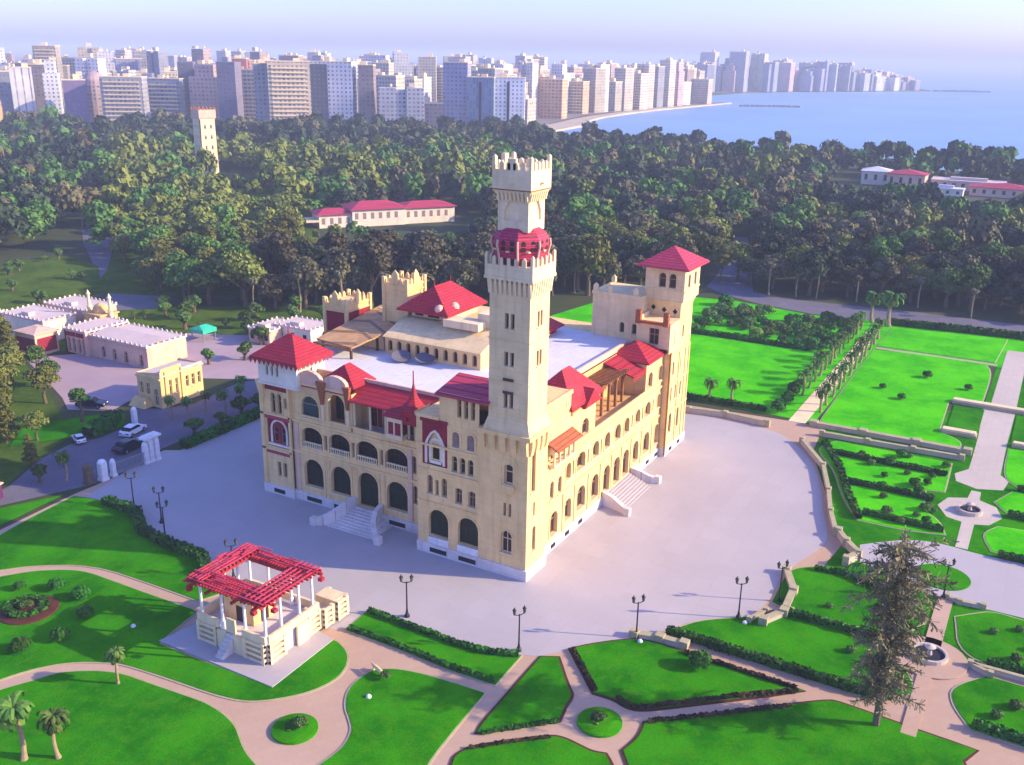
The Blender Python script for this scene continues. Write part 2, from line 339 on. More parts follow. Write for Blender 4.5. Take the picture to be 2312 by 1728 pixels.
LAWNS = {
 'lawn_up_left': [(-26.9,63.2),(-22.4,64.4),(-16.7,65.2),(-12.6,65.7),(-12.0,63.7),(-11.4,60.2),(-11.2,53.3),(-14.7,48.7),(-15.5,44.1),(-15.6,36.7),(-21.1,29.1),(-23.4,30.0),(-23.5,37.5),(-24.0,47.1),(-27.9,53.2),(-30.7,55.5),(-34.5,59)],
 'lawn_mid_left': [(-36.0,56.7),(-31.7,54.0),(-28.8,51.9),(-26.5,48.7),(-25.6,46.2),(-25.5,40.9),(-25.1,28.4),(-31.4,27.3),(-31.8,26.7),(-31.3,11.6),(-31.2,11.4),(-21.7,11.7),(-21.7,10.9),(-22.7,8.9),(-24.3,7.6),(-26.7,6.9),(-29.5,7.7),(-31.5,9.1),(-33.2,10.8),(-34.2,12.3),(-34.9,15.3),(-35.4,21.5),(-36.0,27.0),(-36.7,28.9),(-38.6,32.2),(-41.3,34.4),(-44.1,35.6),(-48,37)],
 'lawn_low_left': [(-49,35.4),(-45.2,34.0),(-42.6,32.5),(-40.4,31.6),(-38.4,28.8),(-37.3,26.1),(-37.1,23.1),(-36.4,15.8),(-36.5,14.3),(-36.8,12.3),(-37.5,10.3),(-38.6,8.7),(-39.6,7.1),(-40.3,5.3),(-40.9,3.2),(-50.1,10),(-60,25.3)],
 'lawn_centre': [(-23.4,4.5),(-24.9,4.9),(-26.8,4.9),(-28.3,4.4),(-29.9,3.3),(-31.1,1.8),(-32.2,0.6),(-34.0,-0.1),(-35.5,-0.2),(-37.3,0.1),(-39.0,0.1),(-42,-6),(-38.3,-13),(-34.3,-8.9),(-32.6,-7.8),(-21.2,-7.1),(-21.4,-3.1),(-22.0,1.8)],
 'lawn_strip': [(-15.0,12.1),(-15.1,5.3),(-15.3,-0.1),(-14.9,-3.9),(-13.7,-7.1),(-19.5,-7.3),(-19.7,-2.0),(-19.3,6.5),(-19.4,11.7)],
 'lawn_tri': [(-12.9,-9.0),(-12.0,-10.6),(-14.3,-12.3),(-16.2,-13.9),(-17.0,-14.7),(-18.9,-14.8),(-21.1,-15.3),(-23.6,-12.6),(-26.6,-9.5),(-24.6,-9.3),(-20.5,-9.2)],
 'lawn_right_a': [(-9.9,-11.0),(-7.3,-13.3),(-4.9,-15.9),(-4.3,-17.5),(-4.2,-21.3),(-4.1,-25.3),(-4.2,-30.0),(-4.4,-34.3),(-8.7,-29.4),(-13.1,-24.4),(-15.6,-21.5),(-15.9,-20.1),(-15.3,-18.5),(-15.5,-16.4),(-13.8,-14.8)],
 'lawn_bot_left': [(-29.1,-9.7),(-26.4,-12.4),(-23.5,-15.7),(-23.2,-16.9),(-23.4,-18.5),(-23.6,-19.9),(-23.2,-21.1),(-24.1,-22.0),(-29,-26.5),(-38.2,-14.8),(-31.5,-9.6)],
 'lawn_bot_right': [(-17.2,-22.5),(-11.7,-28.8),(-4.7,-36.8),(-4.5,-37.9),(-4.7,-41.1),(-5.1,-46.4),(-5.2,-50.3),(-7.4,-49.3),(-13,-52),(-28,-33),(-26.5,-26),(-23.2,-23.3),(-21.9,-22.3),(-20.3,-22.7),(-18.8,-22.8)],
 'lawn_r_b': [(-2.0,-18.6),(2.5,-20.9),(5.6,-25.1),(7.1,-26.2),(8.8,-27.2),(9.0,-29.5),(9.0,-34.7),(8.9,-39.6),(3.9,-43.2),(0.9,-44.0),(-1.3,-41.3),(-2.2,-39.8),(-2.1,-33.4),(-2.0,-28.4),(-1.8,-21.3)],
 'lawn_r_c': [(10.8,-27.0),(17.7,-26.7),(20.3,-27.4),(22.4,-30.1),(22.6,-32.8),(20.2,-39.7),(17.6,-43.0),(15.3,-43.2),(9.9,-40.3),(9.7,-34.9),(9.8,-29.3)],
 'lawn_r_d': [(17.0,-46.3),(18.5,-46.0),(20.6,-48.1),(21.9,-49.6),(21.6,-52.8),(21.4,-58),(10.1,-58),(10.0,-49.6),(12.1,-47.0)],
 'lawn_r_e': [(4.0,-47.2),(7.9,-50.2),(7.7,-58),(-2.3,-58),(-2.3,-52.8),(-2.0,-49.5),(1.1,-47.6)],
 'lawn_ur_a': [(117,22.2),(117.5,15.4),(117.6,-6.4),(110.2,-8.8),(75.9,-8.6),(74.8,7.0),(76.2,17.1),(100,30.6)],
 'lawn_ur_b': [(75.3,-17.6),(127.1,-17.6),(128.6,-27),(128.4,-39.9),(122.6,-41.5),(101.0,-41.5),(99.0,-36.0),(80.9,-36.5),(78.1,-40.2),(75.0,-40.5),(74.4,-23.6),(74.5,-18.4)],
 'lawn_ur_c': [(130.8,-17.6),(149.2,-18.1),(152.0,-34.6),(153,-42.4),(131,-41.4)],
 'lawn_ur_d': [(63.6,-20.8),(66.8,-22.4),(66.9,-40.1),(60.3,-40.3),(54.6,-40.5),(54,-38),(46.5,-38.5),(44,-41),(39.9,-42.3),(38.6,-37.9),(38.3,-31.4),(44.5,-28.0),(54.7,-24.7),(60.4,-20.9)],
 'lawn_ur_e': [(78.4,-47.6),(80.1,-58),(61.7,-58),(61.8,-50.2),(65.3,-47.6)],
 'lawn_ur_f': [(54.7,-47.3),(60.0,-49.3),(60.0,-58),(51.9,-58),(51.5,-49.2)],
 'lawn_ur_g': [(42.8,-46.6),(46.3,-48.4),(48,-58),(37.3,-58),(38.1,-48.2)],
 'parterre': [(83,-37.4),(97.0,-37.2),(97.0,-42.3),(83,-42.4)],
 'parterre2': [(97.0,-47.6),(99.3,-58),(81.3,-58),(82.2,-47.6)],
}
PLAZA = [(78.8,31.4),(64.6,9.8),(66.4,3.6),(67.3,-2.8),(66.7,-11.3),(62.1,-17.2),(53.3,-22.3),(44.6,-25.0),(37.7,-26.8),(32.3,-28.7),(28.0,-29.1),(18.9,-26.2),(10.7,-26.6),(7.1,-25.8),(5.6,-25.1),(2.5,-20.5),(-1.5,-18.3),(-4.8,-15.8),(-7.3,-13.1),(-9.9,-10.9),(-12.8,-8.8),(-13.5,-7.1),(-14.9,-3.9),(-15.1,5.3),(-15.0,12.1),(-19.4,12.0),(-20.9,15.1),(-18.9,24.8),(-18.6,30.6),(-15.4,36.7),(-15.3,43.8),(-14.6,48.4),(-11.1,53.1),(-11.2,60.4),(-11.7,64.3),(0.4,67.7),(5.9,68.4),(7.6,65.6),(25.4,65.6),(52.0,67.2),(78,60)]
PLAZA2 = [(35.3,-37.3),(37.2,-41.4),(36.2,-47.6),(37.0,-52.0),(37.2,-60),(22.4,-60),(22.4,-52.7),(22.3,-48.7),(22.0,-44.7),(22.5,-41.9),(25.3,-38.9),(26,-34),(31,-33)]
sheet('garden_path', [(-90,30),(-62,50),(-36,64),(-12,66.5),(80,66),(80,32),(70,12),(72.4,-12.5),(72.4,-19.0),(60,-20),(30,-31),(11,-29),(9.6,-62),(-10,-62),(-60,-40),(-75,-10)], 0.03, M['path'])
sheet('lawn', [(72.3,-19.1),(60,-20.1),(30,-31.1),(11,-29.1),(9.7,-62),(110,-75),(128,-62),(128,-42),(100,-42)], 0.035, M['lawn'])
sheet('meadow', [(74,-17),(74,34),(90,60),(150,50),(155,22),(151,2),(154,-15),(157,-60),(128,-60),(128.5,-17.6)], 0.02, M['lawn_sunlit'])
sheet('plaza', soften(PLAZA), 0.055, M['plaza']); sheet('plaza', soften(PLAZA2), 0.055, M['plaza'])
sheet('road', [(166.7,34.4),(185,37),(250,52),(252,44),(192.0,29.1),(167.8,21.5),(164.8,12.8),(167.3,-9.0),(168.8,-20.0),(171,-75),(158,-75),(156.1,-45.4),(153.5,-15.2),(152.3,2.5),(155,15.5),(160.1,26.6)], 0.03, M['asphalt'])
sheet('road', [(-60,64),(-21.3,72.6),(-14.1,69.5),(-9.1,67.3),(-4.9,66.7),(0.6,67.6),(6.3,69.2),(29.5,69.9),(52,71),(60,78),(40,80),(37.3,82.8),(23.7,80.8),(19.2,83.3),(16.1,88.2),(10.6,81.6),(3.9,81.2),(-0.3,82.9),(-6.3,81.6),(-15.3,76.5),(-60,74)], 0.035, M['asphalt'])
sheet('road', [(58,150),(64,134),(74,143),(80,156),(97,185),(122,223),(150,262),(143,266),(114,227),(88,188),(72,163)], 0.03, M['asphalt'])
sheet('courtyard', [(29.4,127.0),(33.8,122.4),(34.5,104.4),(33.9,98.8),(30,92),(17.9,91.5),(13.4,89.9),(10,97),(13.4,103.0),(20.5,119.2),(24,128)], 0.04, M['court'])
sheet('courtyard', [(34,104),(60,120),(75,100),(62,80),(40,81),(34,92)], 0.03, M['court'])
sheet('avenue_path', [(72.4,-12.9),(72.6,-15.8),(141.0,-15.9),(141.8,-13.2)], 0.06, M['trim'])
sheet('axis_path', [(143.0,-43.0),(101,-43.0),(99,-42.0),(82,-42.6),(72,-42.7),(66,-42.7),(63,-41),(60,-41.5),(58.5,-44.5),(60,-48),(64,-48.5),(66,-47.2),(80.9,-47.1),(98.0,-47.3),(143.5,-47.2)], 0.06, M['axis'])
sheet('axis_path', [(57.5,-43.9),(54.3,-43.7),(53,-41.2),(49.5,-40.2),(46,-41.8),(45.4,-43.8),(37.0,-43.9),(37.0,-45.4),(45.4,-45.4),(46.2,-47.2),(49.5,-48.6),(53,-47.6),(54.3,-45.3),(57.5,-45.2)], 0.06, M['axis'])
sheet('meadow', [(58,86),(64,100),(50,130),(58,150),(74,134),(90,110),(112,82),(100,72),(80,72)], 0.05, M['meadow'])
sheet('meadow', [(70,168),(90,186),(124,224),(170,300),(220,330),(260,260),(200,205),(150,160),(110,120),(86,126)], 0.04, M['meadow'])
sheet('meadow', [(-70,77),(-15,77.5),(-6,82.5),(2,86),(9,98),(19.5,119),(24,130),(28,128),(60,128),(64,136),(40,175),(-60,150)], 0.015, M['meadow'])
sheet('gravel_path', [(128.3,-17.6),(129.6,-17.6),(130.2,-42),(128.8,-42)], 0.05, M['kerb'])
sheet('lawn', [(50,160),(38,174),(60,196),(80,218),(98,214),(92,192),(72,166)], 0.1, M['meadow'])
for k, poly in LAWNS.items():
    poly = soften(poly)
    mt = M['lawn_sunlit'] if '_ur_' in k else M['lawn']  # upper right lawns: brighter green with sunlight partly put into its colour
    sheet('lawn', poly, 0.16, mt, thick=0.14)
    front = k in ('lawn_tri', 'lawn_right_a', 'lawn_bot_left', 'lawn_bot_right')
    if not k.startswith('parterre'): sheet('kerb', grow(poly, 0.30 if front else 0.22), 0.11, M['soil'] if front else M['kerb'], thick=0.1)  # dark strips round the front lawns: hedge shadow put into the kerb colour
sheet('lawn', [(-34,64.5),(-26,66),(-13,67.4),(-21.3,71.5),(-60,63)], 0.12, M['lawn'])
sheet('lawn', [(2.3,84.5),(4.5,82.5),(9.8,82.3),(13.6,86.7),(12.5,89.2),(7.3,92.5),(0,95),(-6,90)], 0.14, M['lawn'])

# ---------------------------------------------------------------- walls with real openings
def arch(c, w, z0, z1, rise=None, pointed=False, n=8):
    h = w/2; rise = h if rise is None else rise; zs = z1 - rise
    pts = [(c-h, z0), (c+h, z0)]
    for k in range(n+1):
        t = math.pi*k/n
        if pointed:
            u = math.cos(t); pts.append((c+h*u, zs + rise*(1-abs(u)**1.6)))
        else: pts.append((c+h*math.cos(t), zs + rise*math.sin(t)))
    return pts
def rect(c, w, z0, z1): return [(c-w/2, z0), (c+w/2, z0), (c+w/2, z1), (c-w/2, z1)]
def mp(axis, c, d):
    """maps (u, z, depth) on a wall plane to 3D; depth goes into the building"""
    return (lambda u, z, e=0.0: (c+(d+e), u, z)) if axis == 'x' else (lambda u, z, e=0.0: (u, c+(d+e), z))
def wall(mb, axis, c, outer, holes, depth=0.45, mi=0, inner=1):
    f0 = mp(axis, c, 0.0)
    loops = [outer] + holes
    tri = tessellate_polygon([[Vector((p[0], p[1], 0)) for p in lp] for lp in loops])
    flat = [p for lp in loops for p in lp]
    mb.add([f0(u, z) for u, z in flat], [tuple(t) for t in tri], mi)
    for h in holes:
        k = len(h)
        mb.add([f0(u, z) for u, z in h] + [f0(u, z, depth*inner) for u, z in h], [(i, (i+1)%k, k+(i+1)%k, k+i) for i in range(k)], mi)
    return mb
def inset(poly, t):
    cx = sum(p[0] for p in poly)/len(poly); cz = sum(p[1] for p in poly)/len(poly)
    w = max(p[0] for p in poly)-min(p[0] for p in poly); h = max(p[1] for p in poly)-min(p[1] for p in poly)
    xm = (max(p[0] for p in poly)+min(p[0] for p in poly))/2; zm = (max(p[1] for p in poly)+min(p[1] for p in poly))/2
    return [(xm+(p[0]-xm)*(1-2*t/w), zm+(p[1]-zm)*(1-2*t/h)) for p in poly]
def window(parent, axis, c, hole, pane, depth=0.4, frame=None, bars=1, sill=True, name='window', rail=True, sub=1):
    """frame, glass and glazing bars in one opening"""
    mb = MB(); f = mp(axis, c, depth); k = len(hole); ins = inset(hole, 0.12)
    mb.add([f(u, z, -0.06) for u, z in hole] + [f(u, z, -0.06) for u, z in ins] + [f(u, z) for u, z in ins],
           [(i, (i+1)%k, k+(i+1)%k, k+i) for i in range(k)] + [(k+i, k+(i+1)%k, 2*k+(i+1)%k, 2*k+i) for i in range(k)], 0)
    mb.add([f(u, z) for u, z in ins], [tuple(range(k))], 1)
    u0, u1 = min(p[0] for p in ins), max(p[0] for p in ins); z0, z1 = min(p[1] for p in ins), max(p[1] for p in ins)
    def bar(ua, ub, za, zb, d0=-0.07, d1=-0.005):
        a, bb = f(ua, za, d0), f(ub, zb, d1); mb.box(a[0], bb[0], a[1], bb[1], a[2], bb[2], 0)
    for j in range(bars):
        u = u0 + (u1-u0)*(j+1)/(bars+1); bar(u-0.045, u+0.045, z0, z1 - 0.1)
    if rail and z1-z0 > 1.6: bar(u0, u1, z0+(z1-z0)*0.62-0.05, z0+(z1-z0)*0.62+0.05)
    if sill:
        f2 = mp(axis, c, 0.0); a, bb = f2(min(p[0] for p in hole)-0.15, min(p[1] for p in hole)-0.14, -0.16), f2(max(p[0] for p in hole)+0.15, min(p[1] for p in hole)-0.003, depth)
        mb.box(a[0], bb[0], a[1], bb[1], a[2], bb[2], 2)
    return mb.build(name, [frame or M['frame'], pane, M['trim']], parent)
def surround(mb, axis, c, hole, t=0.22, proud=0.09, mi=0):
    """raised band round the arched part of an opening"""
    f = mp(axis, c, 0.0); pts = hole[1:] + [hole[0]]; k = len(pts)
    cu = sum(p[0] for p in hole)/len(hole); zc = min(p[1] for p in hole)
    out = []
    for u, z in pts:
        dx, dz = u-cu, max(0.0, z-(max(p[1] for p in hole)-(max(p[0] for p in hole)-min(p[0] for p in hole))/2))
        L = math.hypot(dx, dz) or 1; out.append((u+dx/L*t, z+(dz/L*t if dz > 0 else 0)))
    vs = [f(u, z, -proud) for u, z in pts] + [f(u, z, -proud) for u, z in out] + [f(u, z, 0.0) for u, z in out] + [f(u, z, 0.0) for u, z in pts]
    fs = []
    for i in range(k-1): fs += [(i, i+1, k+i+1, k+i), (k+i, k+i+1, 2*k+i+1, 2*k+i), (3*k+i, 3*k+i+1, i+1, i)]
    return mb.add(vs, fs, mi)
def band(mb, axis, c, u0, u1, z0, z1, proud=0.15, mi=0, back=0.0):
    f = mp(axis, c, 0.0); a, bb = f(u0, z0, -proud), f(u1, z1, back-0.002); mb.box(a[0], bb[0], a[1], bb[1], a[2], bb[2], mi)
def crenels(mb, x0, x1, y0, y1, z, h=0.9, w=0.55, gap=0.5, t=0.35, point=0.25, corner=0.0, mi=0):
    def run(a0, a1, fixed, ax, lo):
        L = a1-a0; n = max(2, round((L+gap)/(w+gap))); st = (L-w)/(n-1)
        for i in range(n):
            s = a0+i*st; hh = h + (corner if i in (0, n-1) else 0)
            if ax == 'x': bx = (s, s+w, fixed if lo else fixed-t, fixed+t if lo else fixed)
            else:
                if i in (0, n-1): continue
                bx = (fixed if lo else fixed-t, fixed+t if lo else fixed, s, s+w)
            mb.box(bx[0], bx[1], bx[2], bx[3], z, z+hh, mi)
            mb.frustum(((bx[0]+bx[1])/2, (bx[2]+bx[3])/2), (bx[1]-bx[0])/2, (bx[3]-bx[2])/2, z+hh, 0.05, 0.05, z+hh+point, mi)
    run(x0, x1, y0, 'x', True); run(x0, x1, y1, 'x', False); run(y0, y1, x0, 'y', True); run(y0, y1, x1, 'y', False)

# ---------------------------------------------------------------- the palace
PAL = thing('palace', 'huge cream palace with a battlemented tower and red tiled roofs on the paved square', 'palace')
# --- plinth with cellar lights
b = MB()
b.box(-0.18, 12, 6.75, 15.7, 0, 1.45); b.box(3.32, 12, 15.75, 38.85, 0, 1.45); b.box(2.98, 12, 38.9, 44.5, 0, 1.45)
b.box(5.0, 45.3, 0.82, 8, 0, 1.45); b.box(45.32, 54.4, -0.2, 9.2, 0, 1.45); b.box(-0.2, 4.98, -0.2, 6.7, 0, 1.45)
b.build('plinth', M['plinth'], PAL)
for (x, y0, y1) in [(-0.2, 11.2, 13.7), (-0.2, 6.9, 9.4), (3.3, 34.2, 36.8), (3.3, 29.5, 32.0), (3.3, 20.0, 22.6), (2.96, 40.6, 42.6)]:
    b = MB(); b.box(x-0.02, x+0.3, y0, y1, 0.35, 0.95); b.build('cellar_light', M['dark'], PAL)
for x in (8.2, 12.2, 16.2, 40.0, 43.6, 47.2, 50.8):
    b = MB(); y = 0.80 if x < 45 else -0.22; b.box(x, x+1.3, y, y+0.3, 0.35, 0.95); b.build('cellar_light', M['dark'], PAL)
# --- core masses behind the fronts, and the flat roof
b = MB()
b.box(7.0, 45.2, 15.0, 44.0, 0.0, 17.9); b.box(12.0, 45.2, 7.0, 15.0, 0.0, 17.9); b.box(6.6, 12.0, 30, 44, 0, 17.4)
b.box(14, 54, 44.0, 50, 0, 17.0); b.box(45.2, 54, 9, 46, 0, 17.5)
b.build('rear_walls', M['cream'], PAL)
b = MB(); b.box(6.9, 47.0, 14.9, 44.1, 17.91, 18.05); b.box(12.3, 47.0, 6.4, 14.88, 17.91, 18.05); b.build('roof_terrace', M['roofflat'], PAL)
b = MB()
for (x0, x1, y0, y1) in [(6.8, 7.1, 15.6, 38), (12.2, 12.5, 6.4, 14.9), (7.1, 12.4, 14.75, 15.05), (12.5, 44, 6.2, 6.5), (7, 14, 43.8, 44.1)]:
    b.box(x0, x1, y0, y1, 17.9, 18.75)
b.build('roof_parapet', M['pink'], PAL)

# --- the entrance front (left in the picture), plane x = 3.5
EF = MB(); X = 3.5
bays = [35.5, 30.75, 26.1, 21.3]
holes = [arch(y, 3.4, 2.5, 6.7) for y in (35.5, 30.75, 21.3)] + [arch(26.1, 3.4, 1.75, 6.9)]
holes += [arch(y, 3.6, 8.3, 11.4, 1.2) for y in bays] + [rect(y, 0.55, 8.55, 10.7) for y in (33.15, 28.42, 23.75)]
holes += [arch(18.5, 0.75, 8.5, 11.0), arch(16.7, 0.75, 8.5, 11.2), arch(18.4, 0.8, 4.2, 6.8), arch(16.9, 0.6, 2.6, 6.0), arch(35.6, 3.1, 12.75, 15.95), arch(31.0, 2.8, 12.95, 17.0), arch(16.7, 0.8, 12.2, 15.0)]
outer = [(15.6, 1.4), (38.9, 1.4), (38.9, 17.5), (28.6, 17.5), (28.6, 13.05), (19.2, 13.05), (19.2, 13.1), (18.4, 13.1), (18.4, 17.6), (15.6, 17.6)]
wall(EF, 'x', X, outer, holes, 0.5)
for h in holes[:8] + holes[11:13] + holes[15:17]: surround(EF, 'x', X, h, 0.26, 0.08)
for z0, z1, p in ((7.3, 7.65, 0.22), (11.85, 12.15, 0.25), (12.85, 13.1, 0.18)): band(EF, 'x', X, 15.7, 38.85, z0, z1, p)
band(EF, 'x', X, 28.7, 38.8, 17.45, 17.75, 0.3)
for y in (38.2, 33.15, 28.42, 23.75, 19.1):                       # slender pilasters between the bays
    if y in (33.15, 28.42, 23.75):
        for s in (-0.42, 0.42): band(EF, 'x', X, y+s-0.11, y+s+0.11, 1.5, 7.28, 0.14)
EF.box(3.5, 3.9, 15.6, 15.9, 1.4, 17.6); EF.box(X, 7, 28.4, 28.62, 12.2, 17.4)
front = EF.build('entrance_front', M['cream'], PAL)
for y in (38.2, 19.1): b = MB(); band(b, 'x', X, y-0.32, y+0.32, 1.5, 11.8, 0.16); b.build('pink_pilaster', M['pink'], front)
for y0, y1 in ((28.8, 38.8),): b = MB(); band(b, 'x', X, y0, y1, 17.2, 17.44, 0.2); b.build('red_cornice', M['tile2'], front)
for h in (holes[0], holes[1], holes[2]): window(front, 'x', X, h, M['green'], 0.6, M['darkwood'], 2)
window(front, 'x', X, holes[3], M['green'], 0.6, M['darkwood'], 1, False, 'entrance_door')
for h in holes[4:8]: window(front, 'x', X, h, M['glass'], 0.75, M['darkwood'], 3, False)
for h in holes[8:11] + holes[11:15] + holes[17:]: window(front, 'x', X, h, M['glass'], 0.35, M['frame'], 1, False)
window(front, 'x', X, holes[15], M['bluepane'], 0.3, M['frame'], 0); window(front, 'x', X, holes[16], M['glass'], 1.6, M['darkwood'], 2, False)
for y in bays:                                                    # balustrades in the first-floor arches
    b = MB(); b.box(X-0.12, X+0.1, y-1.62, y+1.62, 9.05, 9.2); b.box(X-0.1, X+0.08, y-1.62, y+1.62, 8.36, 8.46)
    for k in range(9): b.box(X-0.06, X+0.06, y-1.5+k*0.375-0.06, y-1.5+k*0.375+0.06, 8.46, 9.05)
    b.build('balustrade', M['trim'], front)
# open terrace on the second floor with its tiled lean-to roof
b = MB(); b.box(3.9, 7.0, 15.8, 28.4, 11.9, 12.2); b.build('terrace_floor', M['plinth'], PAL)
T = MB(); th = [arch(27.3, 1.3, 12.25, 15.6), arch(25.0, 1.3, 12.25, 15.6), arch(22.5, 1.5, 12.25, 15.7), arch(20.0, 1.3, 12.25, 15.6), arch(17.6, 1.2, 12.25, 15.6)]
wall(T, 'x', 6.6, [(15.6, 12.2), (28.4, 12.2), (28.4, 17.9), (15.6, 17.9)], th, 0.4)
tw_ = T.build('terrace_wall', M['cream'], PAL)
for i, h in enumerate(th): window(tw_, 'x', 6.6, h, M['glass'] if i % 2 else M['brownpane'], 0.35, M['redpaint'], 1, False)
for y0, y1 in ((25.8, 26.5), (23.4, 24.2), (20.9, 21.6)):
    b = MB(); b.box(6.5, 6.597, y0, y1, 12.4, 16.2); b.build('red_panel', M['brick'], tw_)
b = MB(); b.slab([(3.0, 15.9, 16.75), (3.0, 28.9, 16.75), (6.9, 28.9, 18.35), (6.9, 15.9, 18.35)], 0.2); b.build('lean_to_roof', M['tile'], PAL)
for y in (28.2, 25.6, 23.1, 19.4):
    b = MB(); b.lathe((3.75, y, 12.9), [(0.22, 0), (0.17, 0.2), (0.15, 3.2), (0.24, 3.5), (0.24, 3.72)], 8); b.build('column', M['trim'], PAL)
# oriel at the end of the terrace
b = MB(); b.box(2.5, 3.9, 19.6, 22.2, 13.12, 13.7); b.box(2.6, 3.9, 19.7, 22.1, 15.4, 16.2)
for y in (19.7, 20.85, 21.9): b.box(2.6, 2.8, y, y+0.2, 13.7, 15.4)
ori = b.build('oriel', M['trim'], PAL)
b = MB(); b.box(2.68, 3.88, 19.92, 20.83, 13.72, 15.38); b.box(2.68, 3.88, 21.07, 21.88, 13.72, 15.38); b.build('red_panel', M['brick'], ori)
b = MB(); b.hip(2.2, 4.2, 18.6, 22.6, 16.3, 17.2, 2.0, 'y'); b.build('oriel_roof', M['tile'], ori)
# slim red turret with a spike
b = MB(); b.lathe((3.6, 18.5, 17.6), [(1.7, 0), (1.2, 0.5), (0.62, 1.3), (0.30, 2.2), (0.10, 3.2), (0.07, 4.9)], 8); b.box(2.6, 4.6, 17.4, 19.6, 15.5, 17.65)
b.build('spire', M['tile'], PAL)
# hipped roof and shaped gables over the two left bays
b = MB(); b.hip(3.9, 8.8, 28.3, 34.2, 18.3, 20.6, 1.2, 'x'); g1 = b.build('hipped_roof', M['tile'], PAL)
b = MB()
for y in (35.4, 31.1):
    pts = arch(y, 4.0, 17.7, 19.6, 1.2); k = len(pts)
    b.add([(3.3, u, z) for u, z in pts] + [(3.9, u, z) for u, z in pts], [tuple(range(k)), tuple(range(k, 2*k))[::-1]] + [(i, (i+1)%k, k+(i+1)%k, k+i) for i in range(k)])
b.build('shaped_gable', M['pink'], PAL)
for y, dy in ((33.25, 0.7), (28.95, 0.5)):
    b = MB(); b.add([(xx_, y+sg*w_, z) for xx_ in (3.05, 3.44) for (sg, w_, z) in ((-1, dy, 18.0), (1, dy, 18.0), (1, dy*0.55, 16.6), (1, 0.14, 15.3), (-1, 0.14, 15.3), (-1, dy*0.55, 16.6))], [tuple(range(6)), tuple(range(6, 12))[::-1]] + [(i, (i+1) % 6, 6+(i+1) % 6, 6+i) for i in range(6)])
    b.box(2.95, 3.45, y-dy-0.05, y+dy+0.05, 18.01, 18.5); b.build('carved_spandrel', M['tile3'], PAL)
    b = MB(); b.box(3.2, 3.48, y-0.22, y+0.22, 13.15, 15.29); b.box(3.1, 3.48, y-0.3, y+0.3, 12.96, 13.14); b.build('pilaster', M['trim'], PAL)
# --- left corner tower
b = MB(); xx = 3.2
h0 = [rect(41.6, 0.75, 2.9, 5.1), rect(40.55, 0.75, 2.9, 5.1)]
h2 = [arch(42.0, 0.85, 12.4, 15.4), arch(40.85, 0.85, 12.4, 15.4), arch(39.75, 0.55, 13.4, 15.0)]
wall(b, 'x', xx, [(38.92, 1.4), (44.4, 1.4), (44.4, 16.9), (38.92, 16.9)], h0 + h2 + [rect(41.3, 4.3, 7.3, 11.9)], 0.4)
for h in h2: surround(b, 'x', xx, h, 0.2, 0.08)
wall(b, 'y', 38.92, [(3.2, 12), (7.5, 12), (7.5, 17), (3.2, 17)], [], 0.3); wall(b, 'y', 44.4, [(3.2, 1.4), (14, 1.4), (14, 17), (3.2, 17)], [], 0.3)
for z in (6.75, 12.0): band(b, 'x', xx, 38.9, 44.4, z, z+0.3, 0.2)
b.box(xx-0.2, xx-0.003, 43.75, 44.4, 1.5, 16.9); b.box(xx-0.2, xx-0.003, 38.95, 39.3, 1.5, 16.9)
b.frustum((3.3, 43.9), 0.25, 0.3, 14.2, 0.7, 0.7, 17.0)
lt = b.build('corner_tower', M['cream'], PAL)
b = MB(); b.box(xx-0.05, xx-0.003, 39.35, 43.7, 15.75, 16.5); b.build('red_panel', M['brick'], lt)
b = MB(); b.box(xx-0.05, xx-0.003, 39.35, 43.7, 6.2, 6.7); b.build('crimson_band', M['tile2'], lt)
for h in h0 + h2: window(lt, 'x', xx, h, M['glass'], 0.35, M['frame'], 0 if h in h2 else 1, False)
b = MB(); pw = [rect(42.0, 0.8, 8.0, 10.3), rect(40.6, 0.8, 8.0, 10.3)]
wall(b, 'x', xx+0.15, [(39.2, 7.3), (43.4, 7.3), (43.4, 11.9), (39.2, 11.9)], pw, 0.25); rp = b.build('red_panel', M['brick'], lt)
b = MB()
for s in (-0.02,): surround(b, 'x', xx+0.15, arch(41.3, 2.5, 7.9, 11.2), 0.3, 0.12)
band(b, 'x', xx+0.15, 39.3, 43.3, 7.5, 7.8, 0.25); b.build('white_moulding', M['white'], lt)
b = MB(); b.box(xx-0.3, xx-0.003, 39.1, 43.5, 11.55, 11.95); b.build('crimson_cornice', M['tile2'], lt)
for h in pw: window(lt, 'x', xx+0.15, h, M['glass'], 0.2, M['blind'], 0, False)
# turret room on top with its scalloped pyramid roof
b = MB(); hs = [arch(y, 0.42, 18.1, 19.5, 0.2) for y in (42.2, 41.3, 40.4)]
wall(b, 'x', 2.6, [(36.9, 17.0), (43.8, 17.0), (43.8, 20.4), (36.9, 20.4)], hs, 0.3)
wall(b, 'y', 36.9, [(2.6, 17.0), (8.4, 17.0), (8.4, 20.4), (2.6, 20.4)], [arch(5.6, 0.42, 18.1, 19.3, 0.2)], 0.3)
wall(b, 'y', 43.8, [(2.6, 17.0), (8.4, 17.0), (8.4, 20.4), (2.6, 20.4)], [], 0.3); wall(b, 'x', 8.4, [(36.9, 17.0), (43.8, 17.0), (43.8, 20.4), (36.9, 20.4)], [], 0.3)
b.add([(2.6, 36.9, 17), (8.4, 36.9, 17), (8.4, 43.8, 17), (2.6, 43.8, 17)], [(0, 1, 2, 3)]); b.box(2.45, 8.5, 36.75, 43.95, 16.72, 16.99)
tr = b.build('turret_room', M['white'], PAL)
for h in hs: window(tr, 'x', 2.6, h, M['glass'], 0.25, M['frame'], 0, False)
window(tr, 'y', 36.9, arch(5.6, 0.42, 18.1, 19.3, 0.2), M['glass'], 0.25, M['frame'], 0, False)
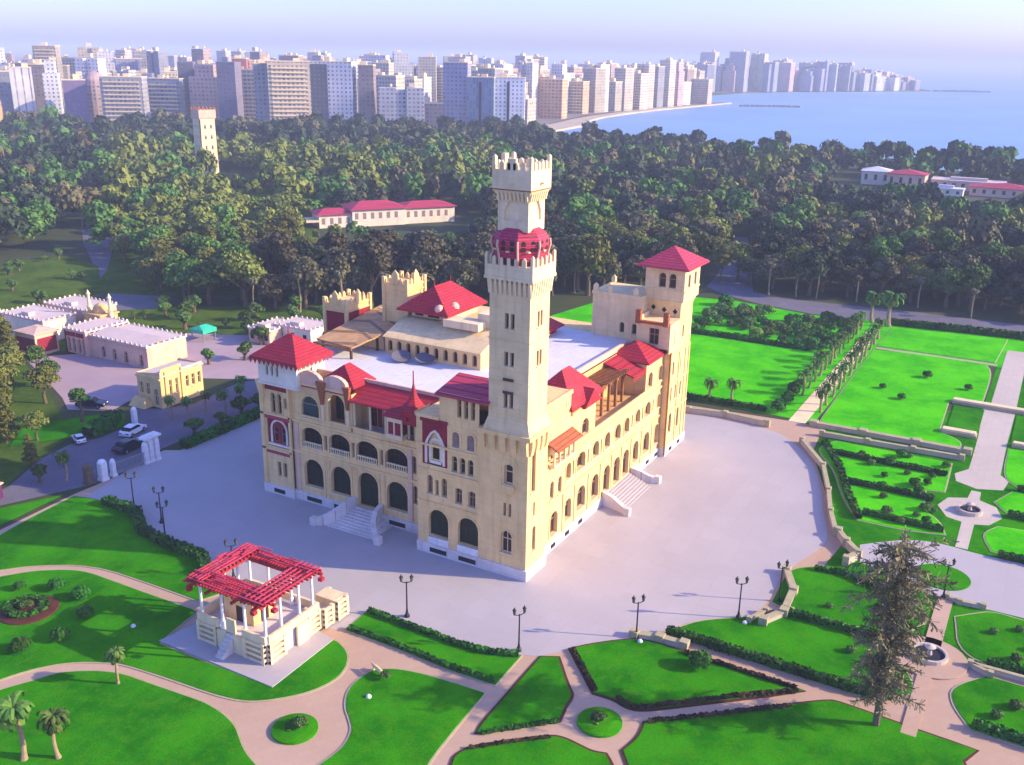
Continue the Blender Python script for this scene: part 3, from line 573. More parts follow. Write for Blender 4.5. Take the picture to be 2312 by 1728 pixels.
b = MB(); b.hip(1.7, 9.3, 36.0, 44.4, 20.75, 23.6, 0.6, 'y', 0.3)
for i in range(11):
    y = 36.2+i*0.8; b.add([(1.72, y-0.4, 20.45), (1.72, y+0.4, 20.45), (1.72, y, 19.7)], [(0, 1, 2)])
for i in range(9):
    x = 2.1+i*0.85; b.add([(x-0.4, 36.02, 20.45), (x+0.4, 36.02, 20.45), (x, 36.02, 19.7)], [(0, 1, 2)])
b.tube([(5.4, 40.5, 23.5), (5.4, 40.5, 24.8)], [0.12, 0.03], 6)
b.build('turret_roof', M['tile'], tr)

# --- tower wing (x = 0, between tower and entrance front)
b = MB()
wh = [arch(12.45, 2.95, 2.6, 6.35), arch(8.1, 2.95, 2.6, 6.35)]
wm = [arch(13.7, 0.8, 8.3, 10.8), arch(12.65, 0.5, 8.3, 10.4), arch(11.6, 0.8, 8.3, 10.8), arch(9.5, 1.0, 7.9, 10.0, 0.25), arch(7.6, 1.0, 7.9, 10.0, 0.25)]
wt = [arch(10.1, 0.8, 12.0, 14.1), arch(8.95, 0.8, 12.0, 14.1), arch(7.8, 0.8, 12.0, 14.1)]
wb = [arch(9.85, 1.05, 15.3, 17.3), arch(7.75, 1.05, 15.3, 17.3)]
ws = [rect(9.4, 0.6, 19.2, 21.6), rect(8.45, 0.6, 19.2, 21.6), rect(7.5, 0.6, 19.2, 21.6)]
wall(b, 'x', 0, [(6.6, 1.4), (15.6, 1.4), (15.6, 18.6), (12.2, 18.6), (12.2, 22.0), (6.6, 22.0)], wh + wm + wt + wb + ws + [rect(12.95, 3.7, 12.2, 18.2)], 0.5)
for h in wh + wb: surround(b, 'x', 0, h, 0.25, 0.08)
wall(b, 'y', 15.6, [(0, 1.4), (3.5, 1.4), (3.5, 12), (7, 12), (7, 18.6), (0, 18.6)], [arch(1.7, 0.9, 8.4, 11.2)], 0.3)
window_side = arch(1.7, 0.9, 8.4, 11.2)
wall(b, 'y', 12.2, [(0, 18.6), (5.2, 18.6), (5.2, 22.0), (0, 22.0)], [], 0.3); wall(b, 'x', 5.2, [(5.0, 18.6), (12.2, 18.6), (12.2, 22.0), (5.0, 22.0)], [], 0.3)
b.add([(0, 12.2, 18.6), (0, 15.6, 18.6), (12.2, 15.6, 18.6), (12.2, 12.2, 18.6)], [(0, 1, 2, 3)]); b.add([(5.2, 5, 18.6), (5.2, 12.2, 18.6), (12.2, 12.2, 18.6), (12.2, 5, 18.6)], [(0, 1, 2, 3)])
for z in (7.0, 11.35, 14.7): band(b, 'x', 0, 6.7, 15.55, z, z+0.28, 0.16)
band(b, 'x', 0, 12.25, 15.6, 18.35, 18.75, 0.25); band(b, 'y', 15.6, 0, 3.4, 18.35, 18.75, -0.3, back=0.3)
tw = b.build('tower_wing', M['cream'], PAL)
for h in wh: window(tw, 'x', 0, h, M['green'], 0.5, M['darkwood'], 2)
for h in wm: window(tw, 'x', 0, h, M['brownpane'], 0.35, M['frame'], 1, True)
for h in wt: window(tw, 'x', 0, h, M['green'], 0.35, M['frame'], 0, True)
for h in wb: window(tw, 'x', 0, h, M['blind'], 0.15, M['frame'], 1, True)
for h in ws: window(tw, 'x', 0, h, M['brownpane'], 0.4, M['frame'], 0, False)
window(tw, 'y', 15.6, window_side, M['glass'], 0.25, M['frame'], 0, False)
b = MB(); wall(b, 'x', 0.12, [(11.1, 12.2), (14.8, 12.2), (14.8, 18.2), (11.1, 18.2)], [arch(12.95, 2.3, 12.4, 16.6, 1.7, True)], 0.25); b.box(-0.25, -0.003, 11.0, 14.9, 17.9, 18.3)
b.build('red_panel', M['brick'], tw)
b = MB(); surround(b, 'x', 0.12, arch(12.95, 2.3, 12.4, 16.6, 1.7, True), 0.3, 0.14); surround(b, 'x', 0.36, arch(12.95, 1.3, 12.6, 15.4), 0.35, 0.1); b.box(0.12, 0.36, 12.1, 13.8, 12.2, 12.75); b.build('white_moulding', M['white'], tw)
b = MB(); b.box(0.37, 0.5, 11.8, 14.1, 12.3, 16.7); b.build('pointed_niche', M['cream'], tw)
b = MB(); b.box(0.30, 0.366, 12.5, 13.4, 13.0, 14.8); b.build('niche_window', M['glass'], tw)
for y in (12.45, 8.1):
    b = MB(); b.box(-0.16, 0.3, y-1.5, y+1.5, 1.5, 2.55); b.box(-0.24, -0.16, y-1.5, y+1.5, 2.1, 2.25); b.build('white_apron', M['white_paint'], tw)
b = MB(); b.slab([(-0.5, 5.3, 21.85), (-0.5, 12.6, 21.85), (5.0, 12.6, 22.95), (5.0, 5.3, 22.95)], 0.25); b.build('shed_roof', M['tile2'], tw)

# --- the great tower
TX0, TX1, TY0, TY1 = 0.0, 4.9, 0.0, 6.6
b = MB()
fl = [arch(2.7, 1.5, 3.1, 6.1), rect(3.0, 0.36, 8.0, 9.7), rect(2.3, 0.36, 8.0, 9.7), arch(2.55, 1.15, 12.2, 14.7, 0.3)]
fr = [arch(1.9, 0.85, 3.3, 6.6), rect(1.8, 0.45, 8.0, 9.8), arch(1.35, 0.95, 11.3, 16.4)]
wall(b, 'x', 0, [(0, 1.4), (6.6, 1.4), (6.6, 18.4), (0, 18.4)], fl, 0.45); wall(b, 'y', 0, [(0, 1.4), (4.9, 1.4), (4.9, 18.4), (0, 18.4)], fr, 0.45)
wall(b, 'x', 4.9, [(0, 1.4), (1.0, 1.4), (1.0, 18.4), (0, 18.4)], [], 0.2)
surround(b, 'x', 0, fl[0], 0.2, 0.07); surround(b, 'y', 0, fr[2], 0.2, 0.07); surround(b, 'x', 0, arch(2.55, 1.9, 11.9, 15.6), 0.25, 0.08)
b.box(-0.4, -0.003, 1.7, 3.4, 11.6, 12.1); b.box(-0.25, -0.003, 1.9, 3.2, 11.1, 11.6)
for i in range(5):
    y = 0.45+i*1.42; b.frustum((-0.13, y), 0.12, 0.42, 16.3, 0.3, 0.42, 17.6)
    b.box(-0.45, -0.003, y-0.42, y+0.42, 17.6, 18.2)
for i in range(4): x = 0.6+i*1.25; b.box(x-0.35, x+0.35, -0.42, -0.003, 17.3, 18.2); b.frustum((x, -0.13), 0.35, 0.1, 16.2, 0.35, 0.28, 17.3)
b.box(-0.5, 4.95, -0.48, 6.65, 18.2, 18.7)
tb = b.build('tower_base', M['cream'], PAL)
window(tb, 'x', 0, fl[0], M['brownpane'], 0.4, M['trim'], 1)
for h in fl[1:3]: window(tb, 'x', 0, h, M['brownpane'], 0.35, M['frame'], 0, False)
window(tb, 'x', 0, fl[3], M['brownpane'], 0.4, M['trim'], 0)
for h in fr: window(tb, 'y', 0, h, M['blind'], 0.3, M['frame'], 0, True)
b = MB()
s1 = [rect(3.25, 0.5, z0, z1) for z0, z1 in ((21.6, 23.3), (26.6, 28.3), (31.0, 32.8))] + [rect(2.5, 0.5, z0, z1) for z0, z1 in ((21.6, 23.3), (26.6, 28.3), (31.0, 32.8))]
s2 = [rect(2.3, 0.5, z0, z1) for z0, z1 in ((26.6, 28.4), (31.2, 33.0))] + [rect(3.0, 0.5, z0, z1) for z0, z1 in ((26.6, 28.4), (31.2, 33.0))]
wall(b, 'x', 0.25, [(0.3, 18.7), (5.5, 18.7), (5.5, 36.2), (0.3, 36.2)], s1, 0.35); wall(b, 'y', 0.3, [(0.25, 18.7), (4.9, 18.7), (4.9, 36.2), (0.25, 36.2)], s2, 0.35)
wall(b, 'x', 4.9, [(0.3, 18.7), (5.5, 18.7), (5.5, 36.2), (0.3, 36.2)], [], 0.2); wall(b, 'y', 5.5, [(0.25, 18.7), (4.9, 18.7), (4.9, 36.2), (0.25, 36.2)], [], 0.2)
b.frustum((2.57, 2.9), 2.75, 3.1, 18.7, 2.36, 2.64, 20.2)
for z in (24.6, 29.6): b.box(0.17, 4.98, 0.22, 5.58, z, z+0.16)
ts = b.build('tower_shaft', M['shaft'], PAL)
for h in s1: window(ts, 'x', 0.25, h, M['brownpane'], 0.3, M['frame'], 0, True)
for h in s2: window(ts, 'y', 0.3, h, M['brownpane'], 0.3, M['frame'], 0, True)
for z, m_ in ((23.35, 'darkwood'), (24.9, 'darkwood')):
    b = MB(); b.box(0.05, 0.165, 2.2, 3.55, z, z+0.3); b.build('lintel', M[m_], ts)
b = MB()
for i in range(9):
    y = 0.3+i*0.62; b.frustum((0.2, y), 0.1, 0.16, 34.9, 0.32, 0.16, 36.6)
    x = 0.25+i*0.55; b.frustum((x+0.1, 0.2), 0.16, 0.1, 34.9, 0.16, 0.32, 36.6); b.frustum((4.95, y), 0.1, 0.16, 34.9, 0.30, 0.16, 36.6); b.frustum((x+0.1, 5.55), 0.16, 0.1, 34.9, 0.16, 0.3, 36.6)
b.box(-0.22, 5.37, -0.2, 6.0, 36.6, 36.95); b.box(-0.15, 5.3, -0.13, 5.93, 36.95, 38.25)
crenels(b, -0.15, 5.3, -0.13, 5.93, 38.25, 0.75, 0.45, 0.55, 0.3, 0.25, 0.35)
b.build('battlement_gallery', M['trim'], ts)
# red arcade lantern: eight-sided, flaring outwards, with pale pilasters and dark arches
b = MB(); cx, cy = 2.6, 2.95
def oct_(r, z, k0=0.5): return [(cx+r*math.cos(math.pi*(k+k0)/4), cy+r*1.02*math.sin(math.pi*(k+k0)/4), z) for k in range(8)]
prof = [(2.85, 38.25), (3.0, 39.6), (3.2, 40.4), (3.16, 41.0), (2.75, 41.7), (2.0, 42.25)]
vs_ = [p for r, z in prof for p in oct_(r, z)]; b.add(vs_, [(i*8+k, i*8+(k+1) % 8, i*8+8+(k+1) % 8, i*8+8+k) for i in range(5) for k in range(8)] + [tuple(range(40, 48))])
lan = b.build('lantern_arcade', M['tile2'], ts)
b = MB()
for k in range(8):
    t = math.pi*(k+0.5)/4
    b.tube([(cx+r*math.cos(t), cy+r*1.02*math.sin(t), z) for r, z in ((2.9, 38.25), (3.05, 39.6), (3.26, 40.4), (3.2, 41.05))], 0.14, 6)
b.build('lantern_pilasters', M['pink'], lan)
for k in range(8):
    t = math.pi*k/4; ux, uy = math.cos(t), math.sin(t)
    for zz, rr_, w_, hh in ((38.4, 2.70, 0.40, 1.0), (39.95, 2.93, 0.34, 0.8)):
        for s_ in (-0.55, 0.55):
            b = MB(); px, py = cx+ux*(rr_+0.02)-uy*s_, cy+uy*(rr_+0.07)+ux*s_
            q = arch(0, w_*1.5, zz, zz+hh+0.3, 0.3); b.add([(px-uy*u, py+ux*u, z) for u, z in q] + [(px-uy*u-ux*0.2, py+ux*u-uy*0.2, z) for u, z in q], [tuple(range(len(q)))] + [(i, (i+1) % len(q), len(q)+(i+1) % len(q), len(q)+i) for i in range(len(q))]); b.build('lantern_opening', M['brownpane'], lan)
    b = MB(); px, py = cx+ux*2.82, cy+uy*2.88; b.box(px-0.2, px+0.2, py-0.2, py+0.2, 39.75, 39.92); b.build('lantern_bracket', M['trim'], lan)
b = MB()
w1 = [arch(cy, 2.3, 43.0, 45.6, 1.6, True)]; w2 = [arch(cx, 2.1, 43.0, 45.6, 1.6, True)]
wall(b, 'x', cx-1.85, [(cy-1.9, 41.9), (cy+1.9, 41.9), (cy+1.9, 46.2), (cy-1.9, 46.2)], w1, 0.25); wall(b, 'y', cy-1.9, [(cx-1.85, 41.9), (cx+1.85, 41.9), (cx+1.85, 46.2), (cx-1.85, 46.2)], w2, 0.25)
wall(b, 'x', cx+1.85, [(cy-1.9, 41.9), (cy+1.9, 41.9), (cy+1.9, 46.2), (cy-1.9, 46.2)], [], 0.2); wall(b, 'y', cy+1.9, [(cx-1.85, 41.9), (cx+1.85, 41.9), (cx+1.85, 46.2), (cx-1.85, 46.2)], [], 0.2)
b.add([(cx-1.6, cy-1.4, 42.9), (cx-1.6, cy+1.4, 42.9), (cx-1.6, cy+1.4, 45.8), (cx-1.6, cy-1.4, 45.8)], [(0, 1, 2, 3)]); b.add([(cx-1.3, cy-1.65, 42.9), (cx+1.3, cy-1.65, 42.9), (cx+1.3, cy-1.65, 45.8), (cx-1.3, cy-1.65, 45.8)], [(0, 1, 2, 3)])
for i in range(8):
    y = cy-1.75+i*0.5; b.frustum((cx-1.95, y), 0.1, 0.13, 45.2, 0.34, 0.13, 46.2); x = cx-1.7+i*0.49; b.frustum((x, cy-2.0), 0.13, 0.1, 45.2, 0.13, 0.34, 46.2)
b.frustum((cx, cy), 1.85, 1.9, 45.6, 2.3, 2.4, 46.3); b.box(cx-2.3, cx+2.3, cy-2.4, cy+2.4, 46.3, 48.5)
for s in (-1, 1):
    b.box(cx-2.75 if s < 0 else cx+2.3, cx-2.3 if s < 0 else cx+2.75, cy-0.12, cy+0.12, 47.0, 47.2); b.box(cx-0.12, cx+0.12, cy-2.8 if s < 0 else cy+2.4, cy-2.4 if s < 0 else cy+2.8, 47.0, 47.2)
crenels(b, cx-2.3, cx+2.3, cy-2.4, cy+2.4, 48.5, 0.7, 0.5, 0.35, 0.35, 0.2, 0.6)
b.box(cx-2.3, cx-1.9, cy-0.5, cy+0.5, 48.5, 49.7); b.box(cx-0.4, cx+0.4, cy+1.9, cy+2.4, 48.5, 50.0)
b.build('tower_top', M['trim'], ts)
b = MB(); b.box(cx-2.34, cx-2.3, cy-2.4, cy+2.4, 46.33, 46.45); b.box(cx-2.3, cx+2.3, cy-2.44, cy-2.4, 46.33, 46.45); b.build('string_course', M['brown'], ts)

# --- the side front (right in the picture), plane y = 1
Y = 1.0
b = MB()
ga = [arch(9.1, 2.1, 2.0, 5.3), arch(13.1, 1.9, 2.5, 5.5), arch(17.0, 2.6, 2.5, 5.8), arch(21.4, 2.3, 2.2, 5.8), arch(25.3, 2.2, 1.6, 5.7), arch(28.8, 2.2, 1.6, 5.7), arch(32.1, 2.2, 1.6, 5.7), arch(35.8, 2.1, 2.5, 5.8), arch(40.0, 2.4, 2.5, 5.8), arch(44.1, 1.6, 2.5, 5.8)]
gb = [arch(8.4, 1.0, 7.3, 9.7), arch(10.6, 1.0, 7.3, 9.6)]
gc = [arch(12.9, 1.4, 8.3, 10.6), arch(16.6, 2.6, 8.4, 10.8, 0.9), arch(21.2, 2.0, 8.4, 10.8), arch(25.0, 1.8, 8.4, 10.8), arch(28.6, 2.0, 8.4, 10.8), arch(31.8, 1.8, 8.4, 10.8), arch(35.9, 1.8, 8.6, 10.8), arch(39.8, 2.2, 8.5, 10.8), arch(44.2, 1.3, 8.5, 10.8)]
gs = [rect(14.4, 0.45, 8.4, 10.4), rect(18.9, 0.45, 8.4, 10.4), rect(23.1, 0.4, 8.4, 10.4), rect(33.9, 0.45, 8.6, 10.5), rect(37.9, 0.45, 8.6, 10.5), rect(42.1, 0.4, 8.6, 10.5)]
gd = [arch(17.4, 2.2, 12.95, 15.3), arch(40.1, 1.7, 13.0, 15.4), arch(44.2, 1.4, 13.0, 15.4), rect(8.2, 0.9, 12.2, 13.6), rect(9.6, 0.9, 12.2, 13.6), rect(11.0, 0.9, 12.2, 13.6)]
wall(b, 'y', Y, [(4.9, 1.4), (45.3, 1.4), (45.3, 17.2), (38.4, 17.2), (38.4, 12.9), (20.6, 12.9), (20.6, 17.2), (13.0, 17.2), (13.0, 20.4), (4.9, 20.4)], ga + gb + gc + gs + gd, 0.5)
for h in ga + gc + gd[:3]: surround(b, 'y', Y, h, 0.22, 0.08)
for z0, z1, p in ((6.9, 7.2, 0.18), (11.7, 12.0, 0.25), (12.7, 12.95, 0.2)): band(b, 'y', Y, 5.0, 45.2, z0, z1, p)
band(b, 'y', Y, 13.1, 20.6, 16.95, 17.3, 0.3); band(b, 'y', Y, 38.4, 45.2, 16.95, 17.3, 0.3); band(b, 'y', Y, 5.0, 13.0, 20.1, 20.6, 0.25)
for x in (11.7, 15.1, 19.3, 23.2, 27.0, 30.5, 34.0, 38.0, 42.2): band(b, 'y', Y, x-0.22, x+0.22, 1.5, 6.85, 0.14)
b.box(4.95, 13.0, Y+0.01, 6.3, 20.35, 20.45); b.box(12.7, 13.0, Y+0.01, 6.3, 17, 20.35); b.box(20.3, 20.6, Y+0.01, 6.5, 12, 17.2); b.box(38.4, 38.7, Y+0.01, 6.5, 12, 17.2)
sf = b.build('side_front', M['cream'], PAL)
for h in ga: window(sf, 'y', Y, h, M['brownpane'], 0.5, M['frame'], 1)
for h in gb: window(sf, 'y', Y, h, M['green'], 0.35, M['frame'], 1)
for h in gc: window(sf, 'y', Y, h, M['brownpane'], 0.6, M['frame'], 1)
for h in gs: window(sf, 'y', Y, h, M['brownpane'], 0.35, M['frame'], 0, False)
for h in gd: window(sf, 'y', Y, h, M['brownpane'], 0.4, M['frame'], 1)
b = MB()
for i in range(6):
    hw = arch(6.0+i*1.2, 0.5, 17.6, 19.2); surround(b, 'y', Y, hw, 0.12, 0.06)
b.build('blind_arcade', M['trim'], sf)
b = MB(); b.box(7.2, 13.2, 0.1, Y-0.003, 12.0, 12.3); b.box(7.3, 13.1, 0.2, Y-0.003, 13.7, 14.6)
for x in (7.3, 8.75, 10.15, 11.5, 12.85): b.box(x, x+0.25, 0.2, 0.45, 12.3, 13.7)
o2 = b.build('oriel', M['trim'], sf); b = MB(); b.slab([(6.8, -0.6, 14.5), (13.6, -0.6, 14.5), (13.6, Y-0.003, 15.4), (6.8, Y-0.003, 15.4)], 0.18); b.build('oriel_roof', M['tile3'], o2)
b = MB(); b.hip(12.6, 22.2, 0.6, 7.6, 18.0, 21.7, 2.2, 'x', 0.3); b.build('hipped_roof', M['tile'], PAL)
b = MB(); b.add([(15.6, 0.2, 17.2), (20.8, 0.2, 17.2), (18.2, 0.2, 19.3), (15.6, 3.0, 17.2), (20.8, 3.0, 17.2), (18.2, 4.0, 19.3)], [(0, 1, 2), (0, 2, 5, 3), (1, 4, 5, 2)]); b.build('pediment_roof', M['tile'], PAL)
b = MB(); b.box(13.2, 21.8, 1.4, 7.2, 17.2, 17.9); b.box(4.95, 12.6, 6.3, 6.6, 12, 20.4); b.build('attic_wall', M['pink'], PAL)
# open side terrace with timber loggia
b = MB(); b.box(20.6, 38.4, 1.5, 6.0, 11.8, 12.05); b.build('terrace_floor', M['ochre'], PAL)
b = MB(); th = [arch(22.6, 1.4, 12.1, 15.2), arch(25.2, 1.4, 12.1, 15.2), arch(36.4, 1.4, 12.1, 15.2), rect(28.4, 1.0, 12.1, 15.2), rect(31.0, 1.6, 12.1, 15.4), rect(33.6, 1.0, 12.1, 15.2)]
wall(b, 'y', 5.9, [(20.6, 12.0), (38.4, 12.0), (38.4, 17.9), (20.6, 17.9)], th, 0.3); lw = b.build('terrace_wall', M['ochre'], PAL)
for h in th: window(lw, 'y', 5.9, h, M['brownpane'], 0.25, M['brown'], 1, False)
for x in (27.2, 29.6, 32.0, 34.4):
    b = MB(); b.box(x-0.17, x+0.17, 2.9, 3.24, 12.05, 16.4); b.box(x-0.3, x+0.3, 2.77, 3.37, 16.0, 16.4); b.build('timber_post', M['brown'], PAL)
b = MB(); b.box(26.7, 34.9, 2.8, 3.3, 16.41, 16.85)
for i in range(14): x = 26.9+i*0.6; b.box(x-0.1, x+0.1, 2.2, 5.88, 16.86, 17.05)
b.build('timber_loggia', M['brown'], PAL)
b = MB(); b.slab([(33.6, 1.0, 16.4), (38.2, 1.0, 16.4), (38.2, 5.9, 17.8), (33.6, 5.9, 17.8)], 0.22)
for i in range(6): x = 33.9+i*0.8; b.add([(x-0.35, 0.98, 16.2), (x+0.35, 0.98, 16.2), (x, 0.98, 15.3)], [(0, 1, 2)])
b.build('lean_to_roof', M['tile'], PAL)
b = MB(); b.hip(38.0, 46.0, 0.5, 7.8, 17.3, 19.3, 1.0, 'x', 0.25); b.build('hipped_roof', M['tile'], PAL)

# --- right end tower with turret
b = MB()
e1 = [arch(47.3, 1.2, 3.5, 6.8), arch(50.7, 1.0, 3.5, 6.8), arch(46.9, 0.6, 8.9, 11.2), arch(48.8, 0.6, 8.9, 11.2), arch(51.0, 0.7, 8.9, 11.2), arch(47.2, 0.7, 13.2, 15.4), arch(50.2, 0.7, 13.2, 15.4), arch(50.5, 0.7, 18.6, 20.6), arch(48.0, 0.7, 18.6, 20.6)]
wall(b, 'y', 0, [(45.4, 1.4), (54.2, 1.4), (54.2, 23.8), (48.7, 23.8), (48.7, 21.9), (45.4, 21.9)], e1, 0.4)
wall(b, 'x', 45.4, [(0, 1.4), (1.0, 1.4), (1.0, 17.9), (0, 17.9)], [], 0.2); wall(b, 'x', 54.2, [(0, 1.4), (9, 1.4), (9, 23.8), (0, 23.8)], [], 0.2)
wall(b, 'x', 48.7, [(0, 17.9), (7, 17.9), (7, 23.8), (0, 23.8)], [], 0.2); wall(b, 'y', 7.0, [(48.7, 17.9), (54.2, 17.9), (54.2, 23.8), (48.7, 23.8)], [], 0.2)
for z in (7.1, 11.8, 16.6): band(b, 'y', 0, 45.45, 54.2, z, z+0.3, 0.18)
for x in (45.5, 49.4, 52.2, 53.7): band(b, 'y', 0, x, x+0.4, 1.5, 16.5, 0.14)
et = b.build('end_tower', M['cream'], PAL)
for h in e1: window(et, 'y', 0, h, M['brownpane'], 0.35, M['frame'], 0)
for y, z in ((0.9, 22.9), (2.7, 23.0), (4.5, 23.2)):
    b = MB(); b.add([(48.66, y, z-0.45), (48.66, y-0.4, z), (48.66, y, z+0.45), (48.66, y+0.4, z), (48.74, y, z-0.45), (48.74, y-0.4, z), (48.74, y, z+0.45), (48.74, y+0.4, z)], [(0,1,2,3), (0,4,5,1), (1,5,6,2), (2,6,7,3), (3,7,4,0)]); b.build('lozenge_opening', M['dark'], et)
b = MB(); t1 = [arch(3.1, 1.15, 26.6, 28.9), arch(1.45, 1.15, 26.6, 28.9)]; t2 = [arch(50.3, 1.0, 26.6, 28.7), arch(53.0, 1.0, 26.6, 28.7)]
wall(b, 'x', 48.2, [(-0.5, 24.6), (5.9, 24.6), (5.9, 29.8), (-0.5, 29.8)], t1, 0.35); wall(b, 'y', -0.5, [(48.2, 24.6), (55.0, 24.6), (55.0, 29.8), (48.2, 29.8)], t2, 0.35)
wall(b, 'x', 55.0, [(-0.5, 24.6), (5.9, 24.6), (5.9, 29.8), (-0.5, 29.8)], [], 0.2); wall(b, 'y', 5.9, [(48.2, 24.6), (55.0, 24.6), (55.0, 29.8), (48.2, 29.8)], [], 0.2)
b.frustum((51.5, 2.9), 2.8, 2.9, 23.6, 3.4, 3.2, 24.6)
for h in t1: surround(b, 'x', 48.2, h, 0.15, 0.06)
band(b, 'x', 48.2, -0.5, 5.9, 26.1, 26.35, 0.14); band(b, 'y', -0.5, 48.2, 55.0, 26.1, 26.35, 0.14)
tt = b.build('turret_room', M['shaft'], et)
for h in t1: window(tt, 'x', 48.2, h, M['brownpane'], 0.3, M['frame'], 0, False)
for h in t2: window(tt, 'y', -0.5, h, M['brownpane'], 0.3, M['frame'], 0, False)
b = MB(); b.hip(46.9, 56.3, -1.5, 7.0, 29.95, 32.6, 0.2, 'x', 0.25); b.box(48.4, 54.8, -0.3, 5.7, 29.4, 29.69); b.build('turret_roof', M['tile2'], tt)
for x, y in ((45.32, -0.12), (4.98, 0.86)): b = MB(); b.tube([(x, y, 0.3), (x, y, 17.3)], 0.15, 6); b.build('downpipe', M['brown'], PAL)
b = MB(); d1 = [rect(2.5, 1.6, 18.4, 21.0)]; wall(b, 'x', 44.4, [(-0.1, 17.9), (5.4, 17.9), (5.4, 22.0), (-0.1, 22.0)], d1, 0.4); wall(b, 'y', -0.1, [(44.4, 17.2), (48.7, 17.2), (48.7, 21.9), (44.4, 21.9)], [arch(46.4, 0.8, 18.4, 20.6)], 0.3)
wall(b, 'y', 5.4, [(44.4, 17.9), (48.7, 17.9), (48.7, 22.0), (44.4, 22.0)], [], 0.2); b.add([(44.4, -0.1, 22), (48.7, -0.1, 22), (48.7, 5.4, 22), (44.4, 5.4, 22)], [(0,1,2,3)])
b.box(44.25, 48.6, 4.9, 5.4, 22.0, 22.6)
sb = b.build('roof_pavilion', M['shaft'], PAL)
window(sb, 'x', 44.4, d1[0], M['brownpane'], 0.35, M['frame'], 1, False, 'door'); window(sb, 'y', -0.1, arch(46.4, 0.8, 18.4, 20.6), M['brownpane'], 0.25, M['frame'], 0)
for y in (4.6, 0.1):
    b = MB(); b.box(43.7, 44.39, y, y+0.8, 21.6, 23.7); b.build('terracotta_pier', M['tile3'], sb)
b = MB(); b.box(43.75, 44.38, 0.95, 4.55, 21.7, 22.1); b.build('terracotta_lintel', M['tile3'], sb)
b = MB(); bw = [arch(8.6, 0.8, 19.0, 20.7), arch(6.5, 0.8, 19.0, 20.7)]
wall(b, 'x', 46.2, [(5.5, 17.9), (13.8, 17.9), (13.8, 25.2), (5.5, 25.2)], bw, 0.35); b.box(46.22, 54, 5.45, 5.9, 17.9, 25.2); b.box(46.22, 54, 13.4, 13.8, 17.9, 25.2); b.add([(46.3, 5.9, 25.0), (54, 5.9, 25.0), (54, 13.4, 25.0), (46.3, 13.4, 25.0)], [(0,1,2,3)])
b.box(46.0, 46.18, 5.4, 13.9, 24.7, 25.2)
for x, y in ((46.4, 13.4), (46.4, 10.9), (46.4, 6.6), (53.4, 13.4)): b.box(x-0.3, x+0.3, y-0.35, y+0.35, 25.21, 26.0); b.frustum((x, y), 0.3, 0.35, 26.0, 0.05, 0.05, 26.4)
bb = b.build('roof_block', M['shaft'], PAL)
for h in bw: window(bb, 'x', 46.2, h, M['glass'], 0.3, M['frame'], 0)
b = MB(); b.hip(36, 45, 18, 24, 19.2, 21.6, 2.0, 'x'); b.box(37, 44, 19, 23, 18.0, 19.0); b.build('rear_pavilion_roof', M['tile'], PAL)

# --- things rising from the roof terrace
b = MB(); gl = [arch(19.6+i*1.62, 0.8, 18.45, 20.15, 0.4) for i in range(10)]
wall(b, 'x', 20.0, [(18.6, 18.0), (35.1, 18.0), (35.1, 20.6), (18.6, 20.6)], gl, 0.35)
wall(b, 'y', 18.6, [(20, 18.0), (30, 18.0), (30, 22.3), (25, 22.3), (20, 20.6)], [], 0.2); wall(b, 'y', 35.1, [(20, 18.0), (30, 18.0), (30, 22.3), (25, 22.3), (20, 20.6)], [], 0.2)
for h in gl: surround(b, 'x', 20.0, h, 0.12, 0.05)
ga_ = b.build('roof_gallery', M['cream'], PAL)
for h in gl: window(ga_, 'x', 20.0, h, M['brownpane'], 0.3, M['frame'], 0, False)
b = MB(); b.box(19.78, 19.997, 18.5, 35.2, 20.45, 20.6); b.build('gallery_cornice', M['darkwood'], ga_)
b = MB(); b.slab([(19.6, 18.4, 20.62), (19.6, 35.3, 20.62), (25.0, 35.3, 22.5), (25.0, 18.4, 22.5)], 0.15); b.box(25.0, 34, 18.6, 35.1, 22.2, 22.5); b.build('gallery_roof', M['shaft'], ga_)
b = MB(); b.box(26.0, 33.5, 27.5, 34.5, 22.5, 23.9); b.box(23.2, 26, 21, 27, 22.5, 23.6); b.box(25.5, 30, 18.6, 22.5, 22.5, 24.6); lant = b.build('lantern_room', M['trim'], PAL)
b = MB(); b.box(25.9, 25.997, 29.5, 31.5, 22.7, 23.7); b.box(25.9, 25.997, 32.4, 33.8, 22.7, 23.7); b.build('lantern_window', M['glass'], lant)
b = MB(); b.hip(23.6, 34.8, 26.4, 35.6, 23.95, 27.3, 4.5, 'x', 0.25)
for x in (27.0, 31.4): b.tube([(x, 31, 27.2), (x, 31, 28.2)], [0.12, 0.03], 6)
b.build('hipped_roof', M['tile'], PAL)
for x, y in ((24.6, 28.5), (27.2, 27.6)): b = MB(); b.lathe((x, y, 24.0), [(0.75, 0), (0.75, 0.7), (0.45, 1.1), (0.05, 1.25)], 10); b.build('roof_ventilator', M['pink'], lant)
b = MB(); b.slab([(14.0, 36.6, 20.0), (14.6, 43.6, 20.2), (33.0, 45.5, 21.2), (24.0, 35.6, 21.0)], 0.25); cn = b.build('terracotta_canopy', M['canopy'], PAL)
b = MB(); b.box(13.85, 14.0, 36.6, 43.6, 19.55, 19.9); b.build('fascia', M['brown'], cn)
for x, y in ((14.6, 37.2), (15.1, 42.8), (20.0, 36.6), (19.5, 43.0)):
    b = MB(); b.box(x-0.15, x+0.15, y-0.15, y+0.15, 18.05, 19.95 if y < 40 else 20.0); b.build('post', M['darkwood'], cn)
b = MB(); b.box(21, 34, 36.2, 43.5, 18.0, 20.2); b.build('canopy_house', M['shaft'], PAL)
